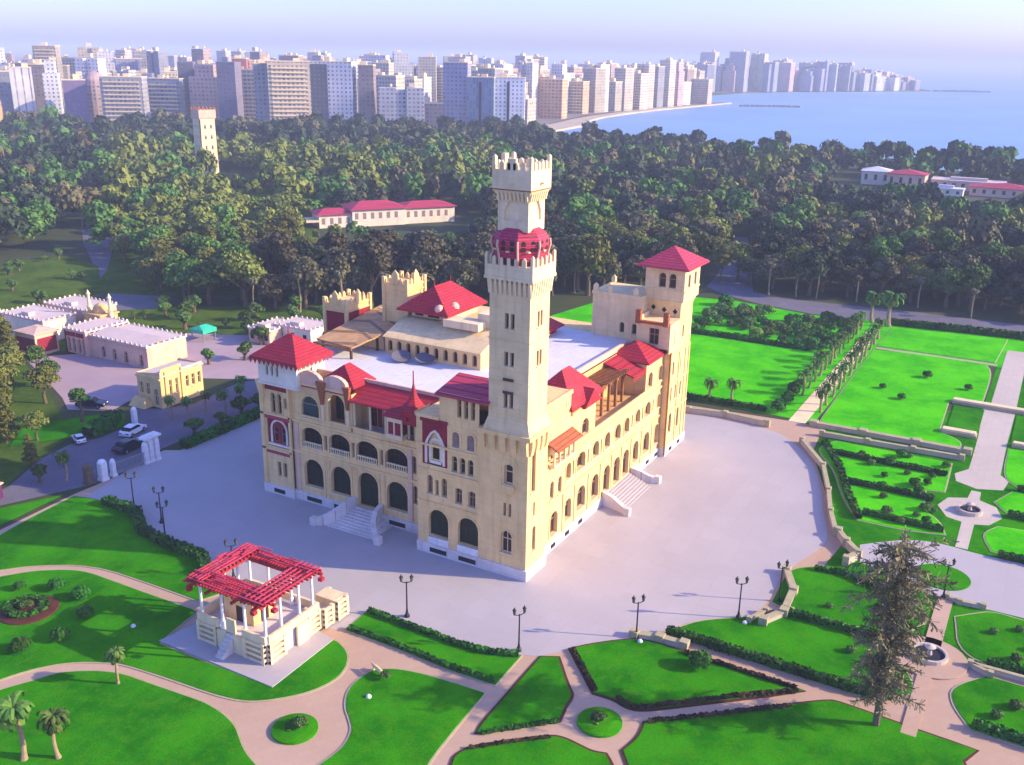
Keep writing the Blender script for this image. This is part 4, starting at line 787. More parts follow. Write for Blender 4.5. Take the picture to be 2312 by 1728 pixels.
def mini_tower(x0, x1, y0, y1, z0, z1, name):
    b = MB(); b.box(x0, x1, y0, y1, z0, z1)
    for x in (x0, x1):
        for y in (y0, y1): b.box(x-0.25, x+0.25, y-0.25, y+0.25, z0, z1+0.9)
    for z in (z1-0.35, z1-1.2): b.box(x0-0.15, x1+0.15, y0-0.15, y1+0.15, z, z+0.2)
    crenels(b, x0, x1, y0, y1, z1, 0.55, 0.55, 0.5, 0.25, 0.35)
    cxm, cym = (x0+x1)/2, (y0+y1)/2
    for px, py, hx, hy in ((x0, cym, 0.15, 0.6), (cxm, y0, 0.6, 0.15)): b.box(px-hx, px+hx, py-hy, py+hy, z1, z1+1.4); b.frustum((px, py), hx, hy, z1+1.4, 0.05, 0.05, z1+2.1)
    return b.build(name, M['cream'], PAL)
mt = mini_tower(25.0, 31.0, 46.3, 50.6, 10, 22.6, 'battlement_turret')
b = MB(); b.slab([(24.3, 45.6, 17.2), (24.3, 51, 17.2), (24.99, 51, 17.9), (24.99, 45.6, 17.9)], 0.15); b.build('turret_skirt_roof', M['tile3'], mt)
b = MB(); b.box(24.9, 24.997, 46.7, 50.2, 18.0, 21.3); b.build('red_panel', M['brick'], mt)
b = MB(); b.box(25.4, 30.6, 46.2, 46.297, 18.0, 21.3); b.build('red_panel', M['brick'], mt)
mini_tower(26.0, 30.6, 35.3, 39.6, 17, 27.0, 'battlement_turret')
b = MB(); b.box(31, 40, 40, 44.5, 17.9, 21.2); b.box(29, 34, 42.5, 46, 17.5, 20.6); b.build('stair_house', M['cream'], PAL)
# --- staircases
def stair_wall(pts, zs, name, w=0.32):
    b = MB()
    for i in range(len(pts)-1):
        (xa, ya), (xb, yb) = pts[i], pts[i+1]; d = Vector((xb-xa, yb-ya)).normalized(); nx, ny = -d.y*w, d.x*w
        za, zb = zs[i], zs[i+1]
        b.add([(xa-nx, ya-ny, 0), (xa+nx, ya+ny, 0), (xb+nx, yb+ny, 0), (xb-nx, yb-ny, 0), (xa-nx, ya-ny, za), (xa+nx, ya+ny, za), (xb+nx, yb+ny, zb), (xb-nx, yb-ny, zb)], [(4,5,6,7), (0,1,5,4), (1,2,6,5), (2,3,7,6), (3,0,4,7)])
    x, y = pts[-1]; b.box(x-0.42, x+0.42, y-0.42, y+0.42, 0, zs[-1]+0.15)
    return b.build(name, M['plinth'], PAL)
b = MB()
for i in range(9):
    t = (i+1)/9; x = 3.3-4.4*(1-t)*1.0; wv = 1.9+2.4*(1-t)**1.4
    b.box(-1.1+(i)*0.49, 3.32, 26.1-wv, 26.1+wv, i*0.19, (i+1)*0.19)
b.build('front_steps', M['plinth'], PAL)
stair_wall([(3.3, 28.3), (1.6, 28.6), (0.2, 29.3), (-1.0, 30.4), (-1.6, 31.4)], [2.9, 2.7, 2.0, 1.3, 1.0], 'stair_balustrade'); stair_wall([(3.3, 23.9), (1.6, 23.6), (0.2, 22.9), (-1.0, 21.8), (-1.6, 20.8)], [2.9, 2.7, 2.0, 1.3, 1.0], 'stair_balustrade')
b = MB()
for i in range(8): b.box(24.8, 33.6, -2.6+i*0.43, 0.82, i*0.18, (i+1)*0.18)
b.build('side_steps', M['plaza'], PAL)
stair_wall([(24.2, 0.8), (24.0, -0.8), (23.6, -2.2), (23.0, -3.4)], [2.2, 1.8, 1.2, 1.0], 'stair_balustrade'); stair_wall([(34.2, 0.8), (34.4, -0.8), (34.8, -2.0), (35.4, -3.0)], [2.2, 1.8, 1.2, 1.0], 'stair_balustrade')
for i, (x, y, tilt) in enumerate(((17.8, 30.6, 0.25), (18.8, 27.2, 0.18))):
    d = thing('roof_dish', ['tilted grey disc on the roof terrace, nearer the red corner turret', 'pale round disc on the roof terrace, nearer the great tower'][i], 'dish', (x, y, 18.05), group='round dishes on the roof terrace')
    b = MB(); b.lathe((0, 0, 0), [(0.15, 0), (0.12, 0.5)], 8); b.build('stand', M['steel'], d)
    b = MB(); b.lathe((0, 0, 0), [(0.3, 0.0), (1.35, 0.22), (1.45, 0.32), (1.30, 0.28), (0.2, 0.1)], 18); bo = b.build('bowl', M['asphalt'], d, (0, 0, 0.5)); bo.rotation_euler = (tilt, -tilt, 0)

# ---------------------------------------------------------------- garden pavilion with red pergola
PV = thing('garden_pavilion', 'cream garden pavilion under a red timber pergola on its own paved terrace', 'pavilion', (-25, 19, 0))
def pv(mb, name, m_, parent=None): return mb.build(name, m_, parent or PV)
b = MB(); b.prism([(-6.4, 8.3), (-6.3, -7.6), (3.3, -7.4), (5.8, 5.8)], 0.06, 0.26); o = pv(b, 'paved_terrace', M['plaza'])
# raised platform (local coordinates: x -4..4, y -5..5)
b = MB(); b.box(-3.6, 3.8, -4.6, 4.9, 0.26, 2.35); pv(b, 'platform', M['plinth'])
b = MB()
def lattice(x0, x1, y0, y1, z0, z1, gaps=3):
    """pier-and-rail wall with open slots"""
    horiz = abs(x1-x0) > abs(y1-y0); n = gaps; h = (z1-z0)/(2*n+1)
    for k in range(n+1): b.box(x0, x1, y0, y1, z0+2*k*h, z0+(2*k+1)*h)
    for e in (0, 1):
        if horiz: xa = x0 if e == 0 else x1-0.35; b.box(xa, xa+0.35, y0-0.06, y1+0.06, z0, z1+0.12)
        else: ya = y0 if e == 0 else y1-0.35; b.box(x0-0.06, x1+0.06, ya, ya+0.35, z0, z1+0.12)
for (x0, x1, y0, y1) in ((-4.05, -3.7, -4.5, -1.6), (-4.05, -3.7, 2.2, 5.0), (-3.6, -1.2, -4.95, -4.65), (2.4, 4.4, -4.95, -4.65), (4.4, 6.0, -5.4, -5.1), (6.4, 8.2, -5.6, -5.3), (8.2, 8.5, -5.4, -2.6), (-3.6, -0.8, 4.95, 5.25)):
    b = MB(); lattice(x0, x1, y0, y1, 0.26, 2.5); pv(b, 'lattice_wall', M['trim'])
b = MB()
for (x0, x1, y0, y1) in ((-4.0, -3.7, -1.55, -0.2), (-4.0, -3.7, 0.9, 2.15)): b.box(x0, x1, y0, y1, 0.26, 2.4)
for (x0, x1, y0, y1) in ((-3.9, -3.6, -4.6, -1.4), (-3.9, -3.6, 2.0, 5.0), (-3.5, 4.0, -4.85, -4.55), (-3.5, 4.0, 4.9, 5.2), (4.0, 4.3, -4.8, 5.1)): b.box(x0, x1, y0, y1, 2.52, 3.45)
b.box(0.4, 2.2, -5.15, -4.9, 0.26, 2.6); b.box(4.4, 8.4, -5.0, -2.2, 0.26, 1.7); b.box(6.4, 8.4, -5.2, -2.4, 1.7, 2.6)
pv(b, 'parapet_wall', M['trim'])
b = MB()
for i in range(6): b.box(-5.6+i*0.33, -3.5, -0.15, 0.85, 0.26+i*0.33, 0.26+(i+1)*0.33)
pv(b, 'steps', M['plinth'])
for x, y in ((-3.5, -4.4), (-3.5, -1.6), (-3.5, 1.6), (-3.5, 4.6), (-1.2, -4.4), (1.6, -4.4), (3.7, -4.4), (3.7, -1.4), (3.7, 1.8), (3.7, 4.6), (0.0, 4.6), (1.9, 4.6)):
    b = MB(); b.lathe((x, y, 2.36), [(0.26, 0), (0.26, 0.9), (0.17, 1.0), (0.15, 4.2), (0.25, 4.5), (0.25, 4.7)], 10); pv(b, 'column', M['white_paint'])
b = MB(); b.box(-1.6, 1.7, -0.9, 3.3, 2.36, 4.9); b.box(-1.7, 1.8, -1.0, 3.4, 4.9, 5.15); kio = pv(b, 'inner_room', M['cream'])
b = MB(); b.box(-1.66, -1.603, 0.6, 1.5, 2.4, 4.2); b.box(-0.5, 0.6, -0.96, -0.903, 2.4, 4.3); pv(b, 'inner_door', M['brownpane'], kio)
b = MB(); b.box(-3.75, -3.55, -0.35, 0.95, 2.4, 4.0)
pv(b, 'doorway_arch', M['trim'])
# pergola: ring of main beams and many short rafters round an open middle
b = MB()
for y in (-4.4, -1.6, 2.0, 4.6): b.box(-5.2, 4.3, y-0.14, y+0.14, 7.08, 7.36) if y in (-4.4, 4.6) else b.box(-5.2, -2.2, y-0.13, y+0.13, 7.08, 7.36)
for x in (-3.5, 3.7): b.box(x-0.14, x+0.14, -6.0, 5.1, 7.37, 7.66)
for x in (-2.2, 2.2): b.box(x-0.12, x+0.12, -4.3, 4.4, 7.37, 7.62)
for y in (-3.2, 2.9): b.box(-3.4, 3.6, y-0.12, y+0.12, 7.63, 7.86)
pv(b, 'pergola_beam', M['redpaint'])
rr = random.Random(3)
b = MB()
for i in range(26):                                                # rafters of the four sides
    y = -5.5+i*0.42; j = rr.uniform(-0.15, 0.15)
    b.box(-5.05+j, -2.0, y-0.09, y+0.09, 7.67, 7.90); 
    if i < 24: b.box(2.0, 3.95+j, y+0.1, y+0.28, 7.67, 7.90)
for i in range(16):
    x = -4.6+i*0.545; j = rr.uniform(-0.15, 0.15)
    b.box(x-0.09, x+0.09, -6.0+j, -3.0, 7.91, 8.12); b.box(x-0.09, x+0.09, 2.7, 4.9+j, 7.91, 8.12)
pv(b, 'rafters', M['redpaint'])
b = MB()
for k in range(5):                                                 # battens across the rafters
    b.box(-4.95+k*0.7, -4.77+k*0.7, -5.7, 4.8, 8.13+0.0, 8.24) if k < 4 else None
    b.box(-4.7, 3.8, -5.8+k*0.62, -5.62+k*0.62, 8.25, 8.36); b.box(-4.7, 3.8, 2.8+k*0.45, 2.96+k*0.45, 8.25, 8.36)
b.box(2.3, 2.46, -5.7, 4.8, 8.13, 8.24); b.box(3.3, 3.46, -5.7, 4.8, 8.13, 8.24)
pv(b, 'battens', M['tile2'])
for (x, y) in ((-4.9, -4.4), (-4.9, 4.6), (-3.5, -5.8), (3.7, -5.8)):
    b = MB(); b.box(x-0.26, x+0.26, y-0.26, y+0.26, 6.95 if abs(y) > 6 else 6.7, 7.369 if abs(y) > 6 else 7.079); pv(b, 'beam_end_block', M['tile'])
# roofed patches of the pergola
rr = random.Random(8)
for i in range(34):                                                # loose laths lying across the rafters
    s_ = rr.choice((0, 1, 2, 3)); z = 8.37+rr.uniform(0, 0.12); L_ = rr.uniform(0.8, 2.2); b = MB()
    if s_ == 0: x, y = rr.uniform(-4.8, -2.8), rr.uniform(-5.0, 4.0); b.box(x-0.08, x+0.08, y-L_/2, y+L_/2, z, z+0.09)
    elif s_ == 1: x, y = rr.uniform(2.2, 3.8), rr.uniform(-5.8, 4.4); b.box(x-0.08, x+0.08, y-L_/2, y+L_/2, z, z+0.09)
    elif s_ == 2: x, y = rr.uniform(-4.4, 3.4), rr.uniform(-6.1, -3.4); b.box(x-L_/2, x+L_/2, y-0.08, y+0.08, z, z+0.09)
    else: x, y = rr.uniform(-4.4, 3.4), rr.uniform(3.0, 5.0); b.box(x-L_/2, x+L_/2, y-0.08, y+0.08, z, z+0.09)
    pv(b, 'lath', M['tile2'])

# ---------------------------------------------------------------- lamp posts
def lamp_post():
    t = thing('street_lamp', 'lamp', 'street lamp')
    b = MB(); b.lathe((0, 0, 0), [(0.30, 0), (0.30, 0.2), (0.16, 0.45), (0.09, 0.9), (0.07, 4.1), (0.09, 4.2)], 8); b.tube([(0, -0.55, 4.25), (0, 0, 4.1), (0, 0.55, 4.25)], 0.045, 6); b.build('pole', M['iron'], t)
    for y in (-0.55, 0.55):
        b = MB(); b.lathe((0, y, 4.25), [(0.08, 0), (0.14, 0.12), (0.19, 0.52)], 8); hd = b.build('lantern', M['lampglass'], t)
        b = MB(); b.lathe((0, y, 4.77), [(0.23, 0), (0.17, 0.12), (0.05, 0.26), (0.02, 0.38)], 8); b.build('lantern_cap', M['iron'], hd)
    return t
LP = lamp_post()
for x, y, lab in [(-10.5, 55.9, 'black twin lantern lamp post at the far left corner of the square near the gate'), (-11.8, 49.0, 'rear one of the two close black lamp posts on the left edge of the square'), (-14.6, 45.2, 'front one of the two close black lamp posts on the left edge of the square'),
                  (-13.7, 7.6, 'black twin lantern lamp post beside the long narrow lawn near the pavilion'), (-13.0, -6.4, 'black twin lantern lamp post at the end of the narrow lawn nearest the viewer'), (-4.3, -16.2, 'tall black lamp post at the tip of the lawn right of the round bed paths'),
                  (5.4, -24.6, 'black lamp post on the grass verge at the right edge of the square'), (11.4, -27.6, 'thin lamp post beside the garden stair right of the square'), (22.1, -44.2, 'black lamp post at the lower right paving beyond the bare conifer'), (-17.6, 30.2, 'dark lamp post standing behind the red pergola')]:
    place(LP, (x, y, 0.05), R.uniform(0.6, 1.2), 1.05, lab, 'twin lantern lamp posts round the square')

# ---------------------------------------------------------------- gate, cars, low buildings on the left
for x, y, h, lab in [(-6.6, 67.0, 3.3, 'thick white gate pillar with a rounded top, leftmost of the gate'), (-4.9, 66.9, 2.8, 'slim white gate pillar at the left end of the sliding gate'), (0.9, 66.6, 3.6, 'white gate pillar at the right end of the sliding gate'), (1.75, 66.5, 3.9, 'white gate pillar in the middle of the right hand trio'), (2.7, 66.3, 4.0, 'white gate pillar, rightmost of the trio by the hedge'), (10.8, 80.8, 3.4, 'white pillar with a rounded top beside the clipped bushes across the road'), (-8.6, 67.6, 3.2, 'brown weathered pillar left of the white gate')]:
    t = thing('gate_pillar', lab, 'pillar', (x, y, 0.03), group=None); w = 0.36 if h > 3.35 else (0.5 if h > 3 else 0.32)
    mm_ = M['white_paint'] if 'brown' not in lab else M['bark']
    b = MB(); b.box(-w-0.1, w+0.1, -w-0.1, w+0.1, 0, 0.4); b.box(-w, w, -w, w, 0.4, h-0.6); b.build('shaft', mm_, t); b = MB(); b.lathe((0, 0, h-0.6), [(w*1.3, 0), (w*1.25, 0.2), (w*0.9, 0.45), (0.1, 0.6)], 10); b.build('cap', mm_, t)
t = thing('pillar_canopy', 'white canopy slab joining the three right hand gate pillars', 'gate', (1.8, 66.45, 4.05)); b = MB(); b.box(-1.5, 1.6, -0.75, 0.75, 0, 0.3); b.box(-1.2, 1.3, -0.55, 0.55, 0.3, 0.5); b.build('slab', M['white_paint'], t)
t = thing('sliding_gate', 'low dark metal sliding gate across the road between white pillars', 'gate', (-2.0, 66.8, 0.08), math.radians(-3))
b = MB(); b.box(-2.6, 2.5, -0.05, 0.05, 0, 0.45); b.box(-2.6, 2.5, -0.05, 0.05, 1.75, 1.9)
for i in range(24): b.box(-2.6+i*0.22, -2.5+i*0.22, -0.03, 0.03, 0.45, 1.75)
b.build('frame', M['steel'], t); b = MB()
for i in range(2): b.lathe((-2.0+i*4.0, 0, -0.03), [(0.1, 0), (0.1, 0.06)], 8)
b.build('wheel', M['tyre'], t)
def car(paint):
    t = thing('parked_car', 'car', 'car')
    b = MB(); prof = [(-2.15, 0.35), (-2.2, 0.75), (-1.95, 0.98), (-1.2, 1.05), (1.0, 0.98), (1.95, 0.86), (2.2, 0.65), (2.18, 0.35)]
    def ex(pr, w, mi):
        k = len(pr); b.add([(x, -w, z) for x, z in pr] + [(x, w, z) for x, z in pr], [tuple(range(k)), tuple(range(k, 2*k))[::-1]] + [(i, (i+1) % k, k+(i+1) % k, k+i) for i in range(k)], mi)
    ex(prof, 0.88, 0); ex([(-1.25, 1.40), (0.35, 1.42), (0.2, 1.48), (-1.0, 1.47)], 0.66, 0); b.build('body', paint, t)
    b = MB(); ex([(-1.75, 1.0), (1.0, 0.98), (0.38, 1.405), (-1.27, 1.395)], 0.74, 0); b.build('window', M['glass'], t)
    for x in (-1.35, 1.35):
        for y in (-0.86, 0.86):
            b = MB(); b.tube([(x, y-0.11, 0.33), (x, y+0.11, 0.33)], 0.33, 12); w = b.build('wheel', M['tyre'], t); b = MB(); b.tube([(x, y-0.12, 0.33), (x, y+0.12, 0.33)], 0.2, 10); b.build('rim', M['steel'], w)
    for y in (-0.6, 0.6):
        b = MB(); b.box(2.12, 2.23, y-0.2, y+0.2, 0.62, 0.76); b.build('headlight', M['white_paint'], t); b = MB(); b.box(-2.24, -2.16, y-0.2, y+0.2, 0.7, 0.85); b.build('tail_light', M['lampred'], t)
    return t
cw, cb = car(M['carwhite']), car(M['carblue'])
place(cw, (8.2, 78.2, 0.04), 0.25, 1.1, 'white car on the road behind the sliding gate', 'cars by the palace gate'); place(cb, (3.2, 73.2, 0.04), 0.1, 1.2, 'dark navy car just inside the sliding gate', 'cars by the palace gate'); place(cb, (12.9, 94.3, 0.15), -1.1, 1.15, 'dark navy car parked under the small round tree', 'cars by the palace gate'); place(cw, (1.2, 82.6, 0.15), 1.2, 0.8, 'small white car half hidden below the clipped bushes', 'cars by the palace gate')
# arcaded range
AR = thing('arcaded_range', 'long low pinkish building with four dark arched doors facing the courtyard', 'building', (33.3, 103.5, 0))
b = MB(); hs = [arch(y, 1.15, 0.2, 2.7) for y in (1.9, 6.3, 9.7, 13.0)]
wall(b, 'x', 0.0, [(0, 0), (17.2, 0), (17.2, 4.3), (0, 4.3)], hs, 0.4); wall(b, 'y', 0.0, [(0, 0), (10, 0), (10, 4.3), (0, 4.3)], [], 0.2); wall(b, 'y', 24, [(0, 0), (10, 0), (10, 4.3), (0, 4.3)], [], 0.2); wall(b, 'x', 10, [(0, 0), (24, 0), (24, 4.3), (0, 4.3)], [], 0.2)
ha = [arch(18.2, 0.9, 0.2, 3.3), arch(19.7, 0.9, 0.2, 3.3), arch(21.3, 0.9, 0.2, 3.3), arch(22.9, 0.9, 0.2, 3.3)]
wall(b, 'x', -0.5, [(17.2, 0), (24, 0), (24, 4.8), (17.2, 4.8)], ha, 0.4); b.box(-0.9, 0.0, 16.9, 17.5, 0, 5.0); b.box(-0.5, 0.0, 23.6, 24, 0, 4.8); band(b, 'x', 0, 0, 17.0, 3.6, 3.8, 0.12)
b.build('wall', M['pink'], AR)
for h in hs: window(AR, 'x', 0, h, M['dark'], 0.35, M['pink'], 1, False, 'door')
for h in ha: window(AR, 'x', -0.5, h, M['dark'], 0.4, M['pink'], 0, False, 'arch_opening')
b = MB(); b.box(-0.3, 10.2, -0.2, 17.18, 4.3, 4.6); b.box(-0.7, 10.2, 17.18, 24.2, 4.81, 5.1); b.slab([(0.4, 0.4, 4.62), (0.4, 16.6, 4.62), (5, 16.6, 5.3), (5, 0.4, 5.3)], 0.02); crenels(b, -0.3, 10.2, -0.2, 17.1, 4.6, 0.28, 0.5, 0.9, 0.2, 0.15); crenels(b, -0.7, 10.2, 17.3, 24.2, 5.1, 0.3, 0.5, 0.8, 0.2, 0.2); b.build('roof', M['roofpink'], AR)
for y0, y1 in ((17.6, 20.4), (20.6, 23.5)): b = MB(); b.box(-0.56, -0.503, y0, y1, 3.6, 4.5); b.build('red_panel', M['brick'], AR)
t = thing('ornate_kiosk', 'golden yellow kiosk with two slim finials behind the arcaded building', 'kiosk', (44, 130, 0))
b = MB(); b.box(-2.2, 2.2, -2.6, 2.6, 0, 5.4); b.box(-2.5, 2.5, -2.9, 2.9, 5.4, 5.7); b.lathe((0, 0, 5.7), [(1.6, 0), (1.7, 0.6), (1.2, 1.5), (0.1, 2.1)], 12); b.build('body', M['ochre'], t)
for y in (3.6, -3.2):
    b = MB(); b.lathe((0, y, 0), [(0.55, 0), (0.5, 6.2), (0.65, 6.4), (0.35, 6.9), (0.30, 9.0), (0.5, 9.2), (0.05, 10.2)], 10); b.build('finial', M['trim'], t)
for x, y, sx, sy, h, lab, mm_ in [(31, 158, 9, 13, 4.4, 'pale flat roofed building at the left edge beyond the annexe', 'pink'), (38, 143, 8, 14, 4.6, 'low pale flat roofed building beside the left edge behind the dark trees', 'white'), (48, 142, 8, 14, 4.9, 'pale flat roofed shed behind the arcaded building', 'pink'), (63, 98, 9, 6, 3.0, 'low pinkish wall building with a flat roof behind the small cream house', 'pink'), (66, 92, 7, 10, 3.4, 'low flat roofed pink building behind the left corner turret', 'white')]:
    t = thing('flat_roof_building', lab, 'building', (x, y, 0)); b = MB(); b.box(-sx/2, sx/2, -sy/2, sy/2, 0, h); w_ = b.build('wall', M[mm_], t)
    b = MB(); b.box(-sx/2-0.2, sx/2+0.2, -sy/2-0.2, sy/2+0.2, h+0.003, h+0.3); b.box(-sx/2+1, -sx/2+2.6, -1, 1.5, h+0.3, h+1.1); crenels(b, -sx/2-0.18, sx/2+0.18, -sy/2-0.18, sy/2+0.18, h+0.3, 0.3, 0.5, 0.9, 0.2, 0.15); b.build('roof', M['roofpink'], t)
    for k in range(3): b = MB(); yy = -sy/2+sy*(k+0.5)/3; b.box(-sx/2-0.06, -sx/2-0.003, yy-0.45, yy+0.45, 0.9, 2.4); b.build('window', M['dark'], w_)
t = thing('annexe', 'small pinkish annexe with dark red panelled sides by the left trees', 'building', (29.6, 132.2, 0)); b = MB(); b.box(-2.6, 2.6, -3.2, 3.2, 0, 4.4); b.hip(-2.9, 2.9, -3.5, 3.5, 4.65, 5.5, 1.5, 'y'); b.build('wall', M['pink'], t)
for (x0, x1, y0, y1) in ((-2.66, -2.603, -2.8, 2.8), (-2.2, 2.2, -3.26, -3.203)): b = MB(); b.box(x0, x1, y0, y1, 0.6, 3.6); b.build('red_panel', M['brick'], t)
# little yellow house
HS = thing('gate_house', 'small cream two storey gate house with tall windows beside the road', 'house', (19, 83.4, 0))
b = MB(); hl = [rect(1.4, 1.0, 0.3, 3.4), rect(3.4, 1.0, 2.0, 4.2), rect(5.0, 0.9, 2.0, 4.2)]; hr = [rect(2.2, 0.6, 2.0, 4.8), rect(3.6, 0.6, 2.0, 4.8), rect(6.0, 0.7, 2.4, 4.6), rect(7.4, 0.7, 2.4, 4.6), rect(8.8, 0.7, 2.4, 4.6)]
wall(b, 'x', 0, [(0, 0), (6, 0), (6, 5.8), (0, 6.6)], hl, 0.3); wall(b, 'y', 0, [(0, 0), (9.6, 0), (9.6, 6.0), (4.8, 6.0), (4.8, 7.2), (0.4, 7.2), (0, 6.6)], hr, 0.3); wall(b, 'y', 6, [(0, 0), (9.6, 0), (9.6, 5.8), (0, 5.8)], [], 0.2); wall(b, 'x', 9.6, [(0, 0), (6, 0), (6, 6), (0, 6)], [], 0.2)
band(b, 'y', 0, 0.9, 1.2, 0, 6.6, 0.25); band(b, 'y', 0, 4.5, 4.8, 0, 6.6, 0.25); band(b, 'x', 0, 0, 6, 5.2, 5.5, 0.3); b.frustum((-0.8, 4.5), 1.2, 2.0, 0, 0.3, 1.4, 1.6)
hw_ = b.build('wall', M['cream'], HS)
for h in hl: window(hw_, 'x', 0, h, M['brownpane'], 0.25, M['trim'], 1)
for h in hr: window(hw_, 'y', 0, h, M['brownpane'], 0.25, M['trim'], 0)
b = MB(); b.add([(0.1, 0.1, 5.9), (9.5, 0.1, 5.9), (9.5, 5.9, 5.6), (0.1, 5.9, 5.6)], [(0, 1, 2, 3)]); b.box(-0.3, 9.8, -0.3, -0.003, 5.75, 5.99); b.box(4.9, 9.7, 0.02, 0.3, 6.0, 6.35); b.build('roof', M['roofpink'], HS)
t = thing('canvas_kiosk', 'turquoise canvas kiosk on the grass behind the left corner turret', 'kiosk', (54.5, 110.5, 0)); b = MB(); b.hip(-2.0, 2.0, -2.0, 2.0, 2.6, 3.3, 2.0, 'x', 0.8); b.build('canopy', M['turq'], t)
for x in (-1.7, 1.7):
    for y in (-1.7, 1.7): b = MB(); b.box(x-0.08, x+0.08, y-0.08, y+0.08, 0, 1.85); b.build('post', M['steel'], t)
t = thing('sales_kiosk', 'purple sided kiosk with a pale roof at the far left edge by the road', 'kiosk', (-20.4, 74.6, 0.05), 0.3); b = MB(); b.box(-2.2, 2.2, -1.5, 1.5, 0, 2.1); b.build('body', M['purple'], t); b = MB(); b.box(-2.4, 2.4, -1.7, 1.7, 2.103, 2.3); b.box(-1.2, 1.0, -0.8, 0.8, 2.3, 2.7); b.build('roof', M['pink'], t)

# ---------------------------------------------------------------- garden walls, stairs, fountains
def garden_wall(name, pts, h, w, lab, m_='trim', cat='wall', posts=True):
    t = thing(name, lab, cat, (pts[0][0], pts[0][1], 0)); ox, oy = pts[0]
    b = MB(); cb_ = MB(); pb = []
    for (xa, ya), (xb, yb) in zip(pts[:-1], pts[1:]):
        d = Vector((xb-xa, yb-ya)); L = d.length; d.normalize(); nx, ny = -d.y*w/2, d.x*w/2
        for mb, k, z0, z1 in ((b, 1.0, 0, h), (cb_, 1.35, h+0.002, h+0.14)):
            mb.add([(xa-ox-nx*k, ya-oy-ny*k, z0), (xa-ox+nx*k, ya-oy+ny*k, z0), (xb-ox+nx*k, yb-oy+ny*k, z0), (xb-ox-nx*k, yb-oy-ny*k, z0), (xa-ox-nx*k, ya-oy-ny*k, z1), (xa-ox+nx*k, ya-oy+ny*k, z1), (xb-ox+nx*k, yb-oy+ny*k, z1), (xb-ox-nx*k, yb-oy-ny*k, z1)], [(4,5,6,7), (0,1,5,4), (1,2,6,5), (2,3,7,6), (3,0,4,7)])
    b.build('wall_panel', M['axis'], t); cb_.build('coping', M['kerb'], t)
    if posts:
        for (x, y) in pts: q = MB(); q.box(x-ox-w*0.8, x-ox+w*0.8, y-oy-w*0.8, y-oy+w*0.8, 0, h+0.35); q.build('post', M['kerb'], t)
    return t
garden_wall('garden_wall', [(79, 31), (65.3, 10), (67, 3.6), (68.2, -2.8), (67.6, -10.5)], 0.9, 0.5, 'pale low wall along the far edge of the square behind the right facade')
garden_wall('garden_wall', [(63, -17.5), (54, -23.0), (45, -25.8), (38, -27.6), (32, -29.6)], 0.8, 0.45, 'pale low wall curving round the right edge of the square')
garden_wall('garden_wall', [(72.3, -17.3), (72.5, -25.5), (72.6, -34), (72.6, -41.8)], 0.7, 0.8, 'far one of the two long straight pale walls below the bright lawn')
garden_wall('garden_wall', [(68.2, -19.6), (68.5, -27), (68.9, -34), (69.3, -41.3)], 0.7, 0.5, 'near one of the two long straight pale walls below the bright lawn')
garden_wall('garden_wall', [(32, -30), (29.5, -31.5), (27, -33.5), (24.5, -32.5)], 1.0, 0.5, 'short pale wall of the garden stair at the right end of the square')
garden_wall('garden_wall', [(5.2, -25.9), (8.0, -27.0), (9.4, -29.5), (9.4, -39.8)], 0.5, 0.35, 'pale low terrace wall right of the square nearest the bare conifer')
garden_wall('garden_wall', [(18.5, -26.6), (14.0, -28.6), (8.6, -28.9), (5.6, -27.4)], 0.7, 0.6, 'slanting pale stair wall with two runs at the right edge of the square')
garden_wall('garden_wall', [(7.9, -50.4), (8.9, -48.4), (9.0, -60)], 0.5, 0.35, 'pale low terrace wall at the right edge below the lower paving')
garden_wall('garden_wall', [(22.2, -48.5), (21.9, -46.0), (22.4, -44.5)], 0.4, 0.4, 'short curved pale wall at the edge of the lower paving')
garden_wall('garden_wall', [(-4.1, -15.9), (-3.4, -18.6), (-3.2, -21.3)], 0.5, 0.6, 'short pale wall at the tip of the lawn right of the round paths')
for (x0, x1, y0, y1, lab) in [(80.5, 82.5, -42.4, -36.8, 'pale stone bench terrace left of the long axis path'), (98.0, 100.0, -52, -36.6, 'pale stone step crossing the long axis path farther off'), (79.6, 81.2, -56, -47.8, 'pale stone bench terrace right of the long axis path')]:
    t = thing('stone_terrace', lab, 'terrace', ((x0+x1)/2, (y0+y1)/2, 0.06)); b = MB(); b.box((x0-x1)/2, (x1-x0)/2, (y0-y1)/2, (y1-y0)/2, 0, 0.45); b.build('step', M['kerb'], t); b = MB(); b.box((x0-x1)/2+0.3, (x1-x0)/2-0.3, (y0-y1)/2+0.2, (y1-y0)/2-0.2, 0.452, 0.8); b.build('seat', M['trim'], t)
def fountain(x, y, r, lab):
    t = thing('fountain', lab, 'fountain', (x, y, 0.06)); b = MB(); b.lathe((0, 0, 0), [(r, 0), (r, 0.55), (r-0.3, 0.55), (r-0.3, 0.2)], 24); b.build('basin', M['axis'], t)
    b = MB(); b.lathe((0, 0, 0.2), [(r-0.32, 0), (r-0.32, 0.12)], 24); b.build('water', M['dark'], t); b = MB(); b.lathe((0, 0, 0.33), [(0.3, 0), (0.2, 0.5), (0.6, 0.9), (0.1, 1.1)], 12); b.build('jet_bowl', M['axis'], t)
fountain(49.4, -44.4, 1.7, 'small round fountain on the far white cross path'); fountain(8.6, -44.4, 1.9, 'round stone fountain in the lower right garden behind the bare conifer'); 
b = MB(); b.lathe((8.4, -44.3, 0.08), [(4.0, 0), (4.0, 0.1)], 28); tag(b.build('round_path', M['path']), kind='structure')
b = MB(); b.lathe((27.5, -43.5, 0.08), [(3.2, 0), (3.2, 0.1)], 28); tag(b.build('lawn', M['lawn']), kind='structure')
